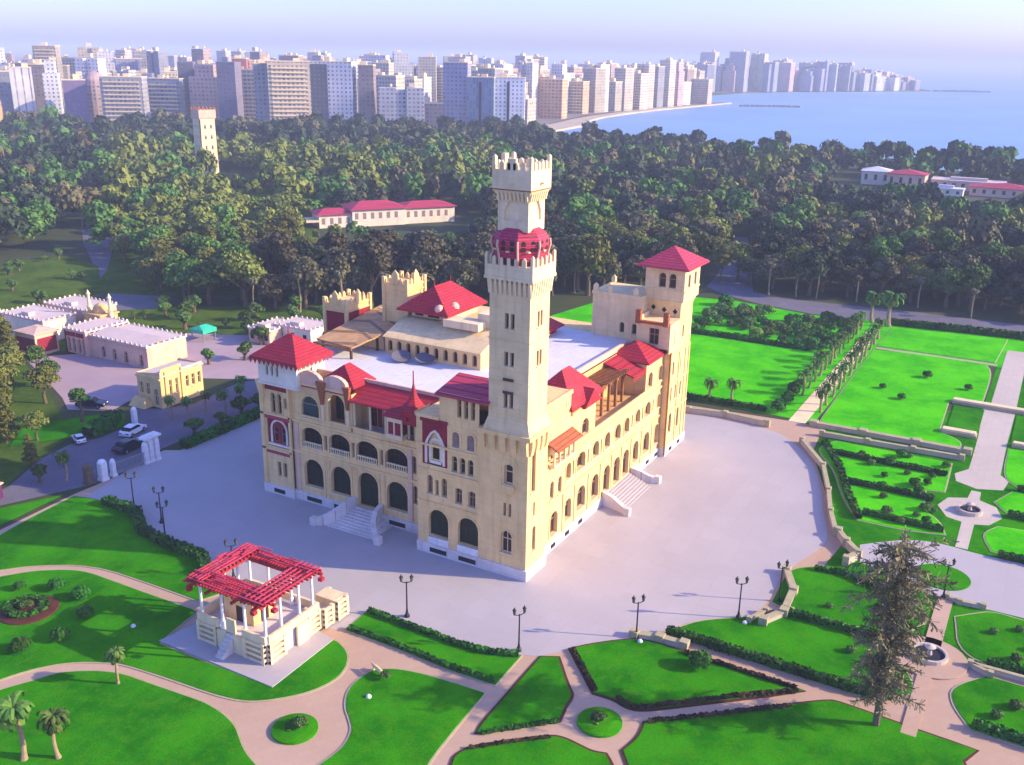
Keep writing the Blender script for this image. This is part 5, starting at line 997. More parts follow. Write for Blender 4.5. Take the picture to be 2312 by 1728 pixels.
b = MB(); b.box(9.5, 22.3, -45.3, -43.6, 0.07, 0.18); b.box(-6.2, 5.2, -45.2, -43.8, 0.07, 0.17); tag(b.build('axis_path', M['path']), kind='structure')
for x, y, r in ((-34.9, 5.3, 2.15), (-19.4, -18.8, 2.15)):
    b = MB(); b.lathe((x, y, 0.04), [(r, 0), (r, 0.22), (r*0.6, 0.4), (0.01, 0.5)], 28); tag(b.build('lawn', M['lawn']), kind='structure')
b = MB(); b.lathe((-34.6, 44.6, 0.15), [(3.2, 0), (3.1, 0.12), (2.4, 0.2), (0.01, 0.3)], 28); tag(b.build('flower_bed', M['soil']), 'round red soil bed with a green clump on the left lawn', 'flower bed')

# ---------------------------------------------------------------- plants
def inside(p, poly):
    c = False; j = len(poly)-1
    for i in range(len(poly)):
        xi, yi = poly[i]; xj, yj = poly[j]
        if (yi > p[1]) != (yj > p[1]) and p[0] < (xj-xi)*(p[1]-yi)/(yj-yi)+xi: c = not c
        j = i
    return c
nr = np.random.default_rng(11)
def leaf_quads(centers, normals, size, rng, jitter=0.6, aspect=1.0, tone=None):
    n = len(centers); nn = normals + rng.normal(0, jitter, (n, 3)); nn /= np.linalg.norm(nn, axis=1)[:, None] + 1e-9
    a = np.cross(nn, rng.normal(0, 1, (n, 3))); a /= np.linalg.norm(a, axis=1)[:, None] + 1e-9; bb = np.cross(nn, a)
    s = (size*rng.uniform(0.6, 1.3, n))[:, None]*0.5
    v = np.stack([centers-a*s-bb*s*aspect, centers+a*s-bb*s*aspect, centers+a*s+bb*s*aspect, centers-a*s+bb*s*aspect], 1).reshape(-1, 3)
    q = np.arange(n*4).reshape(-1, 4)
    t = np.repeat(tone if tone is not None else rng.random(n), 4)
    return v, q, t
def blob_cloud(blobs, n, size, rng, jitter=0.55):
    """leaf faces over and inside clumps; each clump has a tone of its own"""
    bc = np.array([b[:3] for b in blobs]); br = np.array([b[3:6] for b in blobs]); w = (br.prod(axis=1))**0.67; w /= w.sum()
    idx = rng.choice(len(blobs), n, p=w); d = rng.normal(0, 1, (n, 3)); d /= np.linalg.norm(d, axis=1)[:, None]
    d[:, 2] = np.where(d[:, 2] < -0.35, -d[:, 2], d[:, 2]); r = rng.uniform(0.72, 1.06, n)[:, None]
    c = bc[idx] + d*br[idx]*r; bt = rng.random(len(blobs)); tone = np.clip(bt[idx]*0.75 + rng.random(n)*0.35 - 0.05, 0, 1)
    return leaf_quads(c, d/br[idx]*br[idx].mean(), size, rng, jitter, 1.0, tone)
def crown_blobs(rng, R_, H, base, n=16, flat=0.75):
    out = []
    for i in range(n):
        t = rng.uniform(0, 2*np.pi); u = rng.uniform(-0.35, 1.0); rr_ = R_*0.68*math.sqrt(max(0.05, 1-u*u*0.85))*rng.uniform(0.55, 1.05)
        z = base + H*0.42 + u*H*0.40; s = R_*rng.uniform(0.30, 0.50)
        out.append((rr_*math.cos(t), rr_*math.sin(t), z, s, s, s*flat))
    out.append((0, 0, base+H*0.5, R_*0.5, R_*0.5, H*0.33))
    return out
def trunk_mb(rng, h, r, limbs=5, R_=3.0):
    b = MB(); b.tube([(0, 0, -0.1), (rng.uniform(-.2,.2), rng.uniform(-.2,.2), h*0.5), (rng.uniform(-.3,.3), rng.uniform(-.3,.3), h)], [r*1.3, r, r*0.6], 7)
    for i in range(limbs):
        t = 2*math.pi*i/limbs + rng.uniform(0, 1); b.tube([(0, 0, h*0.55+i*h*0.08), (R_*0.3*math.cos(t), R_*0.3*math.sin(t), h*0.95), (R_*0.62*math.cos(t), R_*0.62*math.sin(t), h*1.3)], [r*0.55, r*0.38, r*0.15], 5)
    return b
def tree_proto(name, cat, leafm, R_, H, trunk, n, size, seed, nb=16, flat=0.75):
    rng = np.random.default_rng(seed); t = thing(name, 'tree', cat)
    trunk_mb(rng, trunk+H*0.25, 0.22+R_*0.03, 5, R_).build('trunk', M['bark'], t)
    v, q, tn = blob_cloud(crown_blobs(rng, R_, H, trunk, nb, flat), n, size, rng); np_mesh('crown', v, q, leafm, t, tn)
    return t
def frond_crown(rng, n, L, width, droop, up0, z, segs=5, dry=False):
    vs, qs, ts = [], [], []; k = 0
    for i in range(n):
        az = 2*np.pi*i/n*2.618 + rng.uniform(-.2, .2); el = up0 + (1-2*(i/n))*0.75 if not dry else rng.uniform(-1.35, -0.9); l = L*rng.uniform(0.8, 1.1); tn = rng.uniform(0, 1)
        p = np.array([0, 0, z]); e = el; pts = [p.copy()]
        for s in range(segs):
            p = p + np.array([math.cos(az)*math.cos(e), math.sin(az)*math.cos(e), math.sin(e)])*l/segs; pts.append(p.copy()); e -= droop/segs*(1+s*0.5)
        side = np.array([-math.sin(az), math.cos(az), 0])
        for s in range(segs):
            w0 = width*math.sin(math.pi*(0.12+0.88*s/segs))**0.7 if s else width*0.25; w1 = width*math.sin(math.pi*min(0.97, 0.12+0.88*(s+1)/segs))**0.7
            for sg in (-1, 1):
                dz0, dz1 = np.array([0, 0, -w0*0.5]), np.array([0, 0, -w1*0.5])
                vs += [pts[s], pts[s+1], pts[s+1]+side*sg*w1+dz1, pts[s]+side*sg*w0+dz0]; qs.append([k, k+1, k+2, k+3]); ts += [tn]*4; k += 4
    return np.array(vs), np.array(qs), np.array(ts)
def palm_proto(name, h, L, n, width, droop, up0, mat_, seed, r=0.22, dry=10):
    rng = np.random.default_rng(seed); t = thing(name, 'palm', 'palm tree'); b = MB(); pts = [(0.25*math.sin(i*0.5), 0.12*i/8, h*i/8-0.05) for i in range(9)]
    b.tube(pts, [r*1.5]+[r*(1.05-0.25*i/8) for i in range(1, 9)], 8); top = pts[-1]; b.build('trunk', M['palmbark'], t)
    v, q, tn = frond_crown(rng, n, L, width, droop, up0, 0); v += np.array(top); np_mesh('crown', v, q, mat_, t, tn)
    if dry:
        v, q, tn = frond_crown(rng, dry, L*0.55, width*0.9, 0.3, 0, 0, 3, True); v += np.array(top) - np.array([0, 0, 0.2]); np_mesh('dry_fronds', v, q, M['palm_dry'], t, tn)
    return t
def bush_proto(name, cat, leafm, r, h, n, size, seed):
    rng = np.random.default_rng(seed); t = thing(name, 'bush', cat); b = MB(); b.tube([(0, 0, 0), (0, 0, h*0.6)], [0.09, 0.05], 6); b.build('stem', M['bark'], t)
    bl = [(0, 0, h*0.48, r*0.92, r*0.92, h*0.5)] + [(r*0.55*math.cos(a), r*0.55*math.sin(a), h*0.5, r*0.45, r*0.45, h*0.4) for a in rng.uniform(0, 6.28, 5)]
    v, q, tn = blob_cloud(bl, n, size, rng, 0.4); np_mesh('foliage', v, q, leafm, t, tn); return t
def hedge(pts, w, h, lab, leafm='hedge', n_per=55, size=0.28, group=None, cat='hedge', name='hedge'):
    h = h*0.78; w = w*0.85
    if leafm == 'hedgered': h *= 0.75; w *= 0.8
    t = thing(name, lab, cat, (pts[0][0], pts[0][1], 0.1), group=group); ox, oy = pts[0]; vs, qs, ts, k = [], [], [], 0; core = MB(); rng = np.random.default_rng(int(abs(ox*37+oy*91))+5)
    for (xa, ya), (xb, yb) in zip(pts[:-1], pts[1:]):
        d = np.array([xb-xa, yb-ya]); L = np.hypot(*d); d = d/L; nrm = np.array([-d[1], d[0]]); n = int(L*n_per*(0.5+h*0.6))
        s = rng.uniform(0, L, n); side = rng.integers(0, 3, n); uu = rng.uniform(-1, 1, n); off = np.where(side == 0, uu*w/2, np.where(side == 1, -w/2, w/2)); z = np.where(side == 0, h, rng.uniform(0, h, n))
        wob = np.sin(s*1.7+ox)*0.06+rng.normal(0, 0.04, n); off = off*(1+wob); z = np.maximum(0.02, z*(1+wob*0.8))
        c = np.stack([xa-ox+d[0]*s+nrm[0]*off, ya-oy+d[1]*s+nrm[1]*off, z], 1); nm = np.where(side[:, None] == 0, np.array([0, 0, 1.0]), np.where(side[:, None] == 1, np.array([-nrm[0], -nrm[1], 0.2]), np.array([nrm[0], nrm[1], 0.2])))
        v, q, tt_ = leaf_quads(c, nm, size, rng, 0.45, 1.0, np.clip(0.5+0.4*np.sin(s*0.9+oy)+rng.normal(0, 0.2, n), 0, 1)); vs.append(v); qs.append(q+k); ts.append(tt_); k += len(v)
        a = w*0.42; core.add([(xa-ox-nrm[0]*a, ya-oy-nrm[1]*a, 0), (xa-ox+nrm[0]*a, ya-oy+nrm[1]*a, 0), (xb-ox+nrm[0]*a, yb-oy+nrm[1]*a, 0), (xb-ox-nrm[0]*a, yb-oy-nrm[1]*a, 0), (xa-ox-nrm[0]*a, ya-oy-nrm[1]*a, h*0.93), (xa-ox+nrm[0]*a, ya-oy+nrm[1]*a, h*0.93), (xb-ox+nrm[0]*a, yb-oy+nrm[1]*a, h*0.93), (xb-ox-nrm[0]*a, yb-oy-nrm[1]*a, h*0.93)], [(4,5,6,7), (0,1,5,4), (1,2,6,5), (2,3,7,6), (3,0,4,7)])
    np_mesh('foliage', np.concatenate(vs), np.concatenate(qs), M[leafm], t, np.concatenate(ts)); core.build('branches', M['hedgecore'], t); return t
# border hedges of the front and right gardens
hedge([(-9.9, -11.3), (-13.7, -14.9), (-15.2, -16.4)], 0.5, 0.55, 'dark red border hedge on the left side of the lawn right of the round bed', 'hedgered')
hedge([(-15.2, -18.7), (-15.7, -20.6), (-15.2, -21.6), (-13.1, -24.0), (-8.7, -29.0), (-4.9, -33.8)], 0.5, 0.55, 'long maroon border hedge above the path running right from the round bed', 'hedgered')
hedge([(-17.0, -22.8), (-11.7, -29.1), (-7.6, -33.8)], 0.5, 0.5, 'maroon border hedge below the path running right from the round bed', 'hedgered')
hedge([(-4.5, -33.6), (-4.4, -25.5), (-4.4, -21.8)], 0.5, 0.55, 'maroon border hedge along the straight far edge of the lawn right of the round bed', 'hedgered')
hedge([(-1.7, -18.8), (-1.8, -28.4), (-1.9, -39.8), (-0.9, -42.2)], 0.9, 1.1, 'long dark clipped hedge along the diagonal path to the bare conifer')
hedge([(-1.8, -49.6), (-2.0, -58)], 0.9, 1.1, 'dark clipped hedge at the bottom right corner beside the path')
hedge([(9.0, -28.6), (8.9, -39.2)], 0.8, 1.0, 'dark clipped hedge below the small lawn behind the bare conifer')
hedge([(10.3, -49.9), (10.4, -58)], 0.9, 1.0, 'dark clipped hedge across the middle of the right edge lawns')
hedge([(21.0, -29.5), (21.6, -33), (19.0, -40.5)], 0.6, 0.8, 'dark hedge between the small lawn and the lower paving')
hedge([(-26.6, -9.9), (-23.6, -12.9), (-21.3, -15.3)], 0.35, 0.35, 'low dark edging along the near side of the triangular lawn', 'hedge'); hedge([(-29.0, -10.0), (-26.4, -12.7), (-23.7, -15.8)], 0.35, 0.35, 'low dark edging at the bottom lawn opposite the triangular lawn', 'hedgered')
hedge([(-15.3, 11.8), (-15.4, 5.3), (-15.6, -0.1), (-15.2, -3.9), (-14.0, -6.9)], 0.6, 0.7, 'clipped green hedge along the square side of the narrow lawn'); hedge([(-19.1, 11.5), (-19.0, 6.5), (-19.4, -2.0), (-19.2, -6.9)], 0.55, 0.55, 'clipped green hedge along the garden side of the narrow lawn')
hedge([(-11.8, 60.0), (-11.8, 54.0), (-15.2, 48.8), (-16.0, 44.0), (-16.2, 37.0), (-19.6, 31.6)], 1.6, 1.3, 'thick dark hedge along the left edge of the square')
hedge([(8.0, 66.4), (16, 66.4), (25.2, 66.6), (36, 67.6), (50, 68.6)], 2.0, 1.6, 'long dark hedge behind the square left of the palace', n_per=40, size=0.4)
hedge([(3.6, 83.4), (7.6, 83.8), (11.4, 86.6)], 3.0, 1.9, 'thick rounded green hedge beside the road by the white pillar', n_per=70, size=0.45)
for (x, ya, yb, lab) in [(61.0, -22.5, -40.0, 'farthest dark hedge across the terraced lawn right of the square'), (50.5, -27.5, -39.5, 'middle dark hedge across the terraced lawn right of the square'), (40.6, -31.5, -42.0, 'nearest dark hedge across the terraced lawn right of the square'), (61.2, -49.8, -58, 'far dark hedge at the right edge beside the white cross path'), (50.8, -49.2, -58, 'middle dark hedge at the right edge beside the white cross path'), (36.9, -49, -58, 'near dark hedge at the right edge above the lower paving')]:
    hedge([(x, ya), (x, yb)], 0.9, 0.95, lab, size=0.3, n_per=70)
hedge([(65.2, -20.6), (55.5, -25.2), (45.4, -28.6), (38.6, -31.4)], 0.9, 1.0, 'dark hedge following the curved wall at the right edge of the square', size=0.4, n_per=36)
hedge([(75.0, 16.5), (74.3, 7.0), (75.0, -8.2)], 1.0, 1.1, 'dark hedge between the square wall and the bright lawn', size=0.4, n_per=36)
hedge([(118.4, 22), (118.8, 15), (118.4, -5)], 1.2, 1.2, 'dark hedge at the far side of the bright lawn behind the end tower', size=0.5, n_per=30)
hedge([(152.4, -17), (154.6, -34), (157, -60)], 2.0, 1.6, 'long dark hedge along the near side of the far right road', size=0.6, n_per=30)
t = hedge([(-34.6+1.9*math.cos(a), 44.9+1.9*math.sin(a)) for a in np.linspace(0, 6.283, 13)], 1.1, 0.8, 'ring shaped green hedge in the round red soil bed on the left lawn')
# topiary domes, bushes
tp = bush_proto('topiary_dome', 'topiary', M['hedge'], 1.0, 1.35, 900, 0.17, 5)
TG = 'clipped domes round the red soil bed'
for x, y, s, lab in [(-32.3, 49.4, 0.75, 'clipped dome farthest to the left behind the round red soil bed'), (-30.1, 45.8, 1.0, 'clipped dome directly behind the round red soil bed'), (-30.0, 41.6, 1.1, 'dark clipped dome highest on the right of the round red soil bed'), (-32.3, 37.9, 1.0, 'clipped dome nearest to the pavilion terrace beside the red soil bed'), (-36.6, 36.5, 1.0, 'clipped dome in front and right of the round red soil bed'), (-40.0, 38.2, 1.1, 'clipped dome in front of the red soil bed nearest the viewer')]:
    place(tp, (x, y, 0.15), R.uniform(0, 6), s, lab, TG)
for x, y, s, lab in [(-6.0, -24.0, 1.3, 'grey green round bush by the junction of the diagonal path right of the lamp post')]: place(tp, (x, y, 0.15), 1.0, s, lab, 'garden bushes')
sb_ = bush_proto('flowering_shrub', 'shrub', M['leaf_green'], 0.85, 0.9, 500, 0.16, 8)
for x, y, s, lab in [(-34.6, 4.9, 1.0, 'pale crescent shrub in the round bed at the bottom left of centre'), (-19.4, -18.6, 0.9, 'small shrub in the middle of the round bed ringed by a path'), (-34.7, 44.9, 1.0, 'green clump in the middle of the round red soil bed'), (-24.4, 2.6, 0.7, 'low shrub near the curved tip of the centre lawn')]: place(sb_, (x, y, 0.4), R.uniform(0, 6), s, lab, 'shrubs in the garden beds')
# ring of paler foliage in the two round beds
for (x, y, lab) in ((-34.9, 5.3, 'ring of pale leaves in the bottom left round bed'), (-19.4, -18.8, 'ring of pale leaves in the bed at the path circle')):
    hedge([(x+0.75*math.cos(a), y+0.75*math.sin(a)) for a in np.linspace(-0.6, 3.4, 8)], 0.35, 0.65, lab, 'leaf_lime', 70, 0.14, cat='plants', name='bed_planting')
for x, y, lab in ((-30.9, 31.9, 'small white domed ground lamp on the grass left of the pavilion'), (-27.6, 2.3, 'small white domed ground lamp on the centre lawn'), (-4.9, -16.9, 'white ground lamp at the foot of the lamp post by the right lawn'), (4.6, -25.6, 'white ground lamp at the foot of the lamp post on the verge')):
    t = thing('ground_lamp', lab, 'lamp', (x, y, 0.15)); b = MB(); b.lathe((0, 0, 0), [(0.28, 0), (0.26, 0.15), (0.15, 0.28), (0.02, 0.33)], 10); b.build('shade', M['white_paint'], t); b = MB(); b.lathe((0, 0, -0.04), [(0.36, 0), (0.36, 0.04)], 10); b.build('base', M['steel'], t)
b = MB(); 
t = thing('garden_bench', 'pale bench at the curved edge of the centre lawn', 'bench', (-23.9, 3.9, 0.16), 1.2)
b = MB(); b.box(-0.9, 0.9, -0.22, 0.22, 0.38, 0.46); b.build('seat', M['trim'], t); b = MB(); b.box(-0.9, 0.9, 0.2, 0.27, 0.5, 0.9); b.build('backrest', M['trim'], t)
for x in (-0.7, 0.7): b = MB(); b.box(x-0.06, x+0.06, -0.2, 0.2, 0, 0.38); b.build('leg', M['trim'], t)
# palms near the viewer
pn = palm_proto('date_palm', 5.6, 2.8, 34, 0.26, 1.9, 0.35, M['palm'], 21, 0.24, 14)
for x, y, s, rz, lab in [(-50.3, 23.0, 1.0, 0.3, 'tall palm with a shaggy pale skirt in the bottom left corner, leftmost'), (-48.6, 20.6, 0.8, 2.0, 'bright green palm in the bottom left corner, right of the shaggy one'), (-38.6, 25.0, 0.62, 4.0, 'small leaning palm beside the curved path on the left')]: place(pn, (x, y, 0.1), rz, s, lab, 'palms on the left lawns')
pa = palm_proto('avenue_palm', 4.3, 2.6, 24, 0.2, 1.9, 0.45, M['palm'], 22, 0.26, 6)
AVG = 'palms lining the pale avenue'
for i in range(12):
    place(pa, (79.5+i*5.2+R.uniform(-.5, .5), -16.7, 0.1), R.uniform(0, 6), R.uniform(0.85, 1.1)*(0.85 if i == 0 else 1), 'palm in the row along the right side of the pale avenue', 'palms on the right side of the pale avenue')
for i in range(13):
    place(pa, (88+i*4.6+R.uniform(-.5, .5), -11.6, 0.1), R.uniform(0, 6), R.uniform(0.75, 1.0), 'palm in the row along the left side of the pale avenue', 'palms on the left side of the pale avenue')
av = bush_proto('avenue_bush', 'bush', M['hedge'], 1.3, 1.9, 500, 0.32, 9)
for i in range(7): place(av, (75.8+i*2.7, -10.0+R.uniform(-.4, .4), 0.1), R.uniform(0, 6), R.uniform(0.8, 1.1), 'dark bush at the near end of the avenue on its left side', 'dark bushes at the near end of the avenue')
for x, y, lab in [(74.6, 2.2, 'slim young palm on the bright lawn nearest to the end tower'), (76.6, -1.4, 'slim young palm on the bright lawn, second from the end tower')]: place(pa, (x, y, 0.1), 1, 0.9, lab, 'young palms on the bright lawn')
for x, y, s, lab in [(152, -12.5, 1.5, 'taller pale palm at the far end of the avenue by the road, left one'), (150, -16.8, 1.7, 'taller pale palm at the far end of the avenue by the road, right one')]: place(pa, (x, y, 0.1), 1, s, lab, 'tall palms at the far end of the avenue')
pg = palm_proto('fan_palm', 9.0, 2.1, 22, 0.26, 1.6, 0.1, M['palm_grey'], 23, 0.22, 10)
for x, y, s in [(84, 109, 1.05), (90, 101, 1.1), (96, 92, 1.05), (102, 85, 1.0), (78, 118, 0.9), (108, 77, 0.95), (167, 17, 0.95), (170, 5, 0.9), (172, -5, 0.75), (170, -33, 0.8), (168.5, 10, 0.7), (174, -20, 0.8), (140, 62, 0.8)]:
    place(pg, (x, y, 0), R.uniform(0, 6), s, 'tall bare trunked fan palm at the near edge of the dark wood', 'fan palms along the edge of the wood')
pk = palm_proto('road_palm', 4.2, 2.0, 22, 0.2, 1.8, 0.25, M['palm'], 24, 0.17, 8)
for i, (x, y) in enumerate([(16.5, 78.4), (17.6, 75.6), (21.8, 75.6), (22.0, 71.6), (27, 72.6), (30.5, 75.9), (36, 72.3), (-9.6, 71.3), (41, 75)]): place(pk, (x, y, 0.05), R.uniform(0, 6), R.uniform(0.85, 1.1), 'slim palm in the verge between the cream house and the hedge' if i != 7 else 'slim palm left of the gate by the road', 'palms by the gate road')
# foreground conifer: thin whorled branches with tufts, much bare wood
rng = np.random.default_rng(31); CT = thing('bare_conifer', 'tall sparse brown conifer with thin drooping branches in the right foreground', 'tree', (-6.2, -41.6, 0.0))
b = MB(); tr_ = [(0.25*math.sin(i*0.9)*(i/10), 0.12*i/10, 19.2*i/10-0.1) for i in range(11)]; b.tube(tr_, [0.34-0.03*i for i in range(11)], 8); b.build('trunk', M['bark'], CT)
br_ = MB(); VV, TT = [], []
for k in range(120):
    z = 3.0 + 16.3*(k/120.0)**0.95; az = k*2.4 + rng.uniform(-.4, .4); L = 1.5+1.5*math.sin(z*0.55)**2
    if z > 14.0: L = rng.uniform(2.0, 4.4)*(1 if z < 18.2 else 0.7)
    L *= rng.uniform(0.6, 1.15)
    p0 = np.array([0.25*math.sin(z*0.47)*(z/19), 0, z]); pts = [p0]; el = rng.uniform(0.0, 0.4); dirs = []; L *= 1.35
    for s in range(5):
        dv = np.array([math.cos(az)*math.cos(el), math.sin(az)*math.cos(el), math.sin(el)]); p0 = p0 + dv*L/5; pts.append(p0); dirs.append(dv); el -= rng.uniform(0.04, 0.16); az += rng.uniform(-.12, .12)
    br_.tube(pts, [0.07, 0.055, 0.045, 0.035, 0.025, 0.012], 5, 0, False); tone = rng.uniform(0, 1)
    for s in range(5):
        for _ in range(int(rng.integers(14, 22))):                  # drooping sprays of needles along the branch
            st_ = pts[s]+dirs[s]*rng.uniform(0, L/5); dd = dirs[s]*0.5 + rng.normal(0, 0.55, 3) + np.array([0, 0, -0.18]); dd /= np.linalg.norm(dd); ln = rng.uniform(0.35, 0.85); sd_ = np.cross(dd, rng.normal(0, 1, 3)); sd_ = sd_/np.linalg.norm(sd_)*rng.uniform(0.035, 0.07)
            VV.append([st_-sd_*0.5, st_+sd_*0.5, st_+dd*ln+sd_, st_+dd*ln-sd_]); TT += [min(1, max(0, tone+rng.normal(0, .2)))]*4
br_.build('branches', M['bark'], CT); VV = np.array(VV).reshape(-1, 3); np_mesh('needles', VV, np.arange(len(VV)).reshape(-1, 4), M['needle'], CT, np.array(TT))
# dense left-hand trees
def pine_proto(leafm, seed, h=11, r=2.6, n=2600):
    rng = np.random.default_rng(seed); t = thing('feathery_tree', 'tree', 'tree'); b = MB(); b.tube([(0, 0, -0.1), (0.1, 0, h*0.5), (0.1, 0.1, h*0.97)], [0.3, 0.2, 0.05], 7); bl = []
    for k in range(34):
        z = h*(0.16+0.80*k/34); L = r*(1.0-0.72*(k/34)**1.3)*rng.uniform(0.6, 1.1); az = k*2.4
        b.tube([(0, 0, z), (L*0.8*math.cos(az), L*0.8*math.sin(az), z+0.3)], [0.07, 0.02], 5, 0, False); s = L*0.42+0.2
        bl.append((L*0.6*math.cos(az), L*0.6*math.sin(az), z+0.2, s, s, s*0.6))
    b.build('trunk', M['bark'], t); v, q, tn = blob_cloud(bl, n, 0.30, rng, 0.9); np_mesh('crown', v, q, leafm, t, tn); return t
pp1 = pine_proto(M['leaf_olive'], 41); pp2 = tree_proto('leafy_tree', 'tree', M['leaf_olive'], 3.2, 6.0, 2.6, 2200, 0.34, 43, 22); pp3 = tree_proto('leafy_tree', 'tree', M['leaf_green'], 3.0, 5.5, 2.2, 2200, 0.34, 44, 22)
for i, (x, y, s) in enumerate([(1.5, 103, 1.05), (8, 112, 1.0), (-4, 97, 0.95), (14, 118, 0.9), (4, 117, 1.1), (-8, 106, 1.1), (-12, 92, 0.85), (10, 103, 0.85), (19, 126, 0.9), (-2, 88.5, 0.62), (-14, 84.5, 0.6), (-20, 95, 0.9), (-9, 80, 0.5), (-24, 86, 0.7), (-6, 112, 1.1), (4, 125, 1.0), (12, 127, 0.9), (-14, 100, 1.0), (20, 119, 0.75), (-18, 88, 0.75), (-5, 92, 0.8), (0, 108, 1.0), (16, 110, 0.7), (24, 137, 1.0), (16, 134, 1.0), (-28, 93, 0.8)]):
    pr = (pp1, pp2, pp3, pp2)[i % 4]; kd = {pp1: 'feathery olive', pp2: 'round olive', pp3: 'round green'}[pr]
    place(pr, (x, y, 0), R.uniform(0, 6), s, kd+' tree in the clump at the left edge', kd+' trees at the left edge')
st = tree_proto('round_tree', 'tree', M['leaf_green'], 1.9, 2.4, 3.4, 1100, 0.28, 51, 12); place(st, (7.2, 89.6, 0.1), 0, 1.0, 'small round headed tree on a slim trunk beside the dark parked car')
rb = tree_proto('round_tree', 'tree', M['leaf_green'], 1.5, 1.9, 0.8, 800, 0.26, 52, 12); RBG = 'low round trees by the gate road'
for x, y, s in [(-12, 74, 1.0), (-17, 77.5, 1.0), (-22, 79, 1.1), (-6.5, 75.8, 0.6), (13, 69.2, 1.1), (18.5, 68.8, 0.9), (24, 69.6, 1.2), (28, 69.2, 1.0), (33, 69.8, 1.2)]: place(rb, (x, y, 0), R.uniform(0, 6), s, 'low round green tree beside the gate road', RBG)
for k, (x, y, s) in enumerate([(42, 96, 1.2), (48, 92, 1.4), (52, 86, 1.3), (58, 97, 1.5), (61, 103, 1.4), (66, 108, 1.6), (47, 117, 1.2), (72, 112, 1.6), (76, 104, 1.5), (80, 98, 1.4), (84, 110, 1.5), (58, 120, 1.6), (64, 126, 1.7), (70, 130, 1.5), (90, 101, 1.4), (78, 88, 1.5), (86, 92, 1.4), (69, 84, 1.3)]): place(rb, (x, y, 0), R.uniform(0, 6), s, 'bushy green tree between the cream house and the palace', 'bushy trees behind the left corner turret')
for i in range(46):
    x, y = R.uniform(52, 98), R.uniform(74, 215)
    if (y < 140 and (x > 112-0.55*(y-72) or x < 56)) or (y >= 140 and not inside((x, y), [(52,160),(42,174),(62,196),(80,216),(96,214),(92,192),(72,168)])): continue
    place(rb, (x, y, 0), R.uniform(0, 6), R.uniform(0.5, 1.3), 'bushy tree on the rough meadow left of the palace', 'bushy trees on the rough meadow')
# shrubbery between the bright lawn and the far road
sh1 = bush_proto('garden_shrub', 'shrub', M['leaf_green'], 1.3, 1.7, 420, 0.34, 61); sh2 = bush_proto('garden_shrub', 'shrub', M['leaf_lime'], 1.2, 1.6, 420, 0.34, 62); sh3 = bush_proto('garden_shrub', 'shrub', M['hedge'], 1.4, 1.9, 420, 0.36, 63)
for i in range(95):
    x = R.uniform(119, 150); y = R.uniform(-10.5, 24); pr = R.choice([sh1, sh2, sh3, sh1]); lab = {sh1: 'mid green', sh2: 'bright lime green', sh3: 'dark green'}[pr]
    place(pr, (x, y, 0), R.uniform(0, 6), R.uniform(0.7, 1.5), lab+' shrub in the shrubbery between the bright lawn and the far road', lab+' shrubs between the bright lawn and the far road')
for (x, y) in [(95.2, -28.2), (108, -38.5), (112, -30.5), (100, -24)]: place(sh3, (x, y, 0.1), 0, R.uniform(0.5, 0.8), 'dark low bush alone on the big bright lawn', 'lone bushes on the big bright lawn')
for i in range(26): 
    x, y = R.uniform(40, 66), R.uniform(-41, -27)
    if y > -31.5 and x < 50: continue
    place(sh1 if i % 2 else sh3, (x, y, 0.1), 0, R.uniform(0.35, 0.7), 'small bush on the terraced lawn right of the square' , 'small bushes on the terraced lawn')
for x, y in [(17, -50), (15.5, -54), (19, -52.5), (3.5, -53), (1, -51.5), (13, -33), (16, -38), (5, -37), (12.5, -52.5), (6, -56.5)]: place(sh1, (x, y, 0.1), 0, R.uniform(0.35, 0.6), 'small bush on the lower right lawns', 'small bushes on the lower right lawns')

# ---------------------------------------------------------------- the wood
def to_px(x, y, z=6.0):
    p = Vector((x, y, z)) - CAM; w = p.dot(fw)
    return (HALF_W + F_PX*p.dot(ir)/w, 864 - F_PX*p.dot(iu)/w) if w > 1 else (-9999, 0)
WOOD = [(74, 128), (88, 108), (98, 92), (110, 78), (124, 64), (142, 56), (157, 46), (170, 40), (176, 24), (171, 10), (176, -20), (178, -75), (250, -160), (380, -250), (518, -180), (534, -25), (532, 130), (541, 224), (532, 270), (590, 340), (520, 405), (470, 480), (400, 560), (360, 640), (290, 620), (200, 420), (130, 330), (90, 268), (96, 240), (112, 236), (118, 232), (96, 190), (80, 160)]
WOOD_LEFT = [(82, 228), (100, 226), (116, 240), (138, 278), (200, 425), (100, 360), (66, 270)]
LOW = [[(330, 60), (392, 56), (385, -95), (318, -110)], [(112, 128), (152, 172), (196, 128), (150, 96)], [(205, 268), (240, 300), (262, 296), (230, 250)]]
HOLES = [[(152, 172), (185, 205), (240, 170), (226, 140), (196, 128)], [(385, 52), (475, 66), (470, -10), (462, -95), (370, -95), (378, -10)], [(236, 296), (254, 350), (288, 356), (290, 322), (262, 296)], [(165, 36), (250, 54), (255, 44), (190, 28)]]
def dens(x, y): return 5.1 + 0.006*max(0, math.hypot(x-CAM.x, y-CAM.y)-230)
cand = []; cell = {}
rw = random.Random(99)
